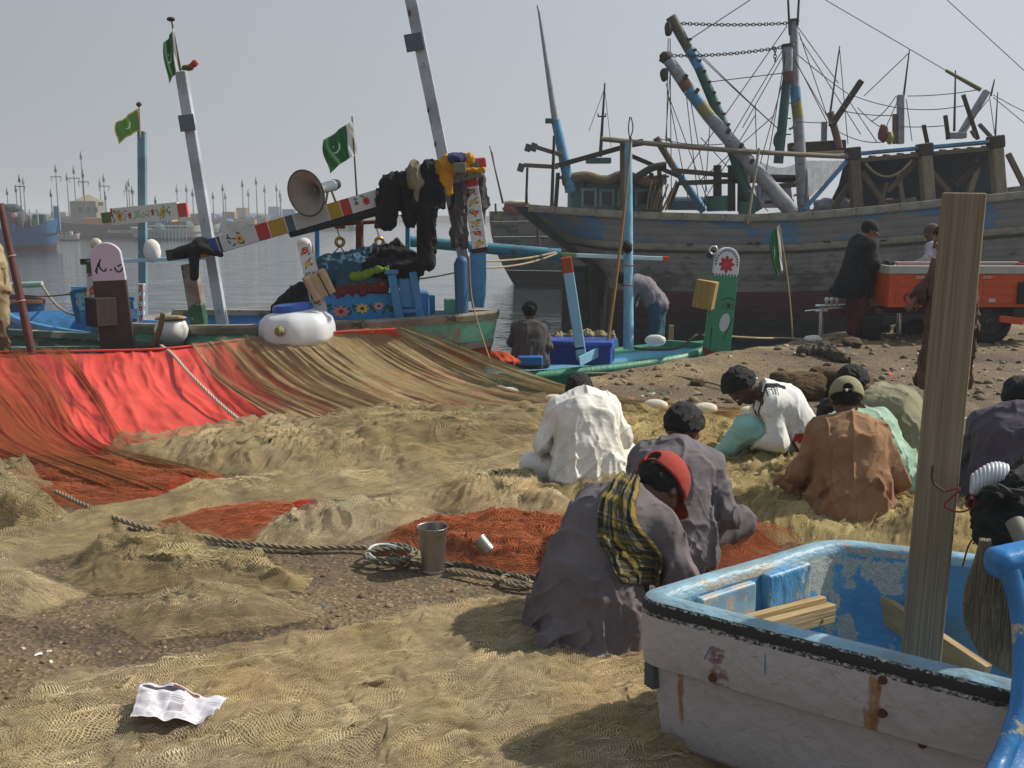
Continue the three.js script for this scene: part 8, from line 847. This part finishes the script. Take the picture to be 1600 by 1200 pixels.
// ------------------------------------------------------------------ men standing
{
  person({ label: 'man in long dark coat and maroon trousers standing at the cargo tricycle', stand: true, at: V(G(1334, 533).x, 0.03, G(1334, 533).z), facing: 1.45, size: 0.98, lean: 0.16, bend: 0.3, nod: 0.35, hair: 0.016, skin: SKIN.light, cell: 0.02, headCell: 0.007, handCell: 0.005, eyes: true, cap: { color: 0x1b1b1d }, arms: { R: [[-0.27, 1.12, 0.12], [-0.2, 1.1, 0.42]], L: [[0.26, 1.1, 0.1], [0.2, 1.05, 0.3]] }, hands: { R: { curl: 0.4 } }, shirt: { name: 'coat', color: 0x17191c, loose: 0.05, hem: 0.62, cell: 0.016, wrinkle: 0.025, stand: true, collarColor: 0xa8987e, skirt: [[0, 1.1, -0.02, 0.16, 0, 0.72, -0.1, 0.2], [0, 0.95, -0.05, 0.16, 0, 0.7, -0.28, 0.1], [0, 1.0, 0.02, 0.15, 0, 0.66, 0.06, 0.17]] }, pants: { color: 0x57222a, loose: 0.045 } });
  person({ label: 'man in brown tunic and checked scarf standing behind the timber post', stand: true, at: V(G(1478, 660).x, 0.03, G(1478, 660).z), facing: -1.45, size: 0.97, lean: 0.12, bend: 0.3, nod: 0.2, hair: 0.018, skin: SKIN.mid, eyes: true, cell: 0.018, arms: { L: [[0.26, 1.12, 0.02], [0.22, 0.9, 0.12]] }, shirt: { name: 'tunic', color: 0x5c4438, loose: 0.04, hem: 0.28, wrinkle: 0.03, skirt: [[0.05, 1.0, 0, 0.14, 0.07, 0.4, 0.02, 0.18], [-0.05, 1.0, 0, 0.14, -0.07, 0.4, 0.02, 0.18], [0, 0.9, 0.05, 0.14, 0, 0.35, 0.12, 0.15]] }, pants: { color: 0x54402f } });
  const ck = canvasTex(128, 128, (c, w, h) => { c.fillStyle = '#8d8a84'; c.fillRect(0, 0, w, h); c.fillStyle = '#1f1f22'; for (let i = 0; i < 8; i++) { c.fillRect(i * 16, 0, 7, h); c.fillRect(0, i * 16, w, 6); } }); const z = G(1478, 660).z, rows = []; for (let i = 0; i <= 40; i++) { const e = i / 40, r = []; for (let j = 0; j <= 8; j++) { const q = j / 8 - 0.5; const p = P(1472 - 6 * Math.sin(e * 4) + q * 20, 415 + e * 125, -z - 0.26 + 0.05 * e); p.z += 0.02 * Math.sin(q * 14 + e * 5); r.push(p); } rows.push(r); } single('checked_scarf', 'black and white checked scarf hanging from the shoulder of the man behind the post', 'scarf', loft(rows, (i, j) => [j / 8, i / 40 * 4]), mat(0xffffff, { map: ck, rough: 0.95 }));
  person({ label: 'man in white shirt and flat brown hat standing beyond the load bed', stand: true, at: V(P(1456, 500, 16.3).x, 0.0, -16.3), facing: -1.2, size: 0.95, lean: 0.1, nod: 0.2, hair: 0.014, hairColor: 0x5a4a3c, cap: { color: 0x5f5040 }, skin: SKIN.mid, eyes: true, cell: 0.022, headCell: 0.008, handCell: 0.008, shirt: { color: 0xb9b4bc, cell: 0.02, wrinkle: 0.03 }, pants: { color: 0x8a8680 } });
}
scene.traverse((o) => { if (o.isMesh) { o.castShadow = true; o.receiveShadow = true; } });
renderer.render(scene, camera);
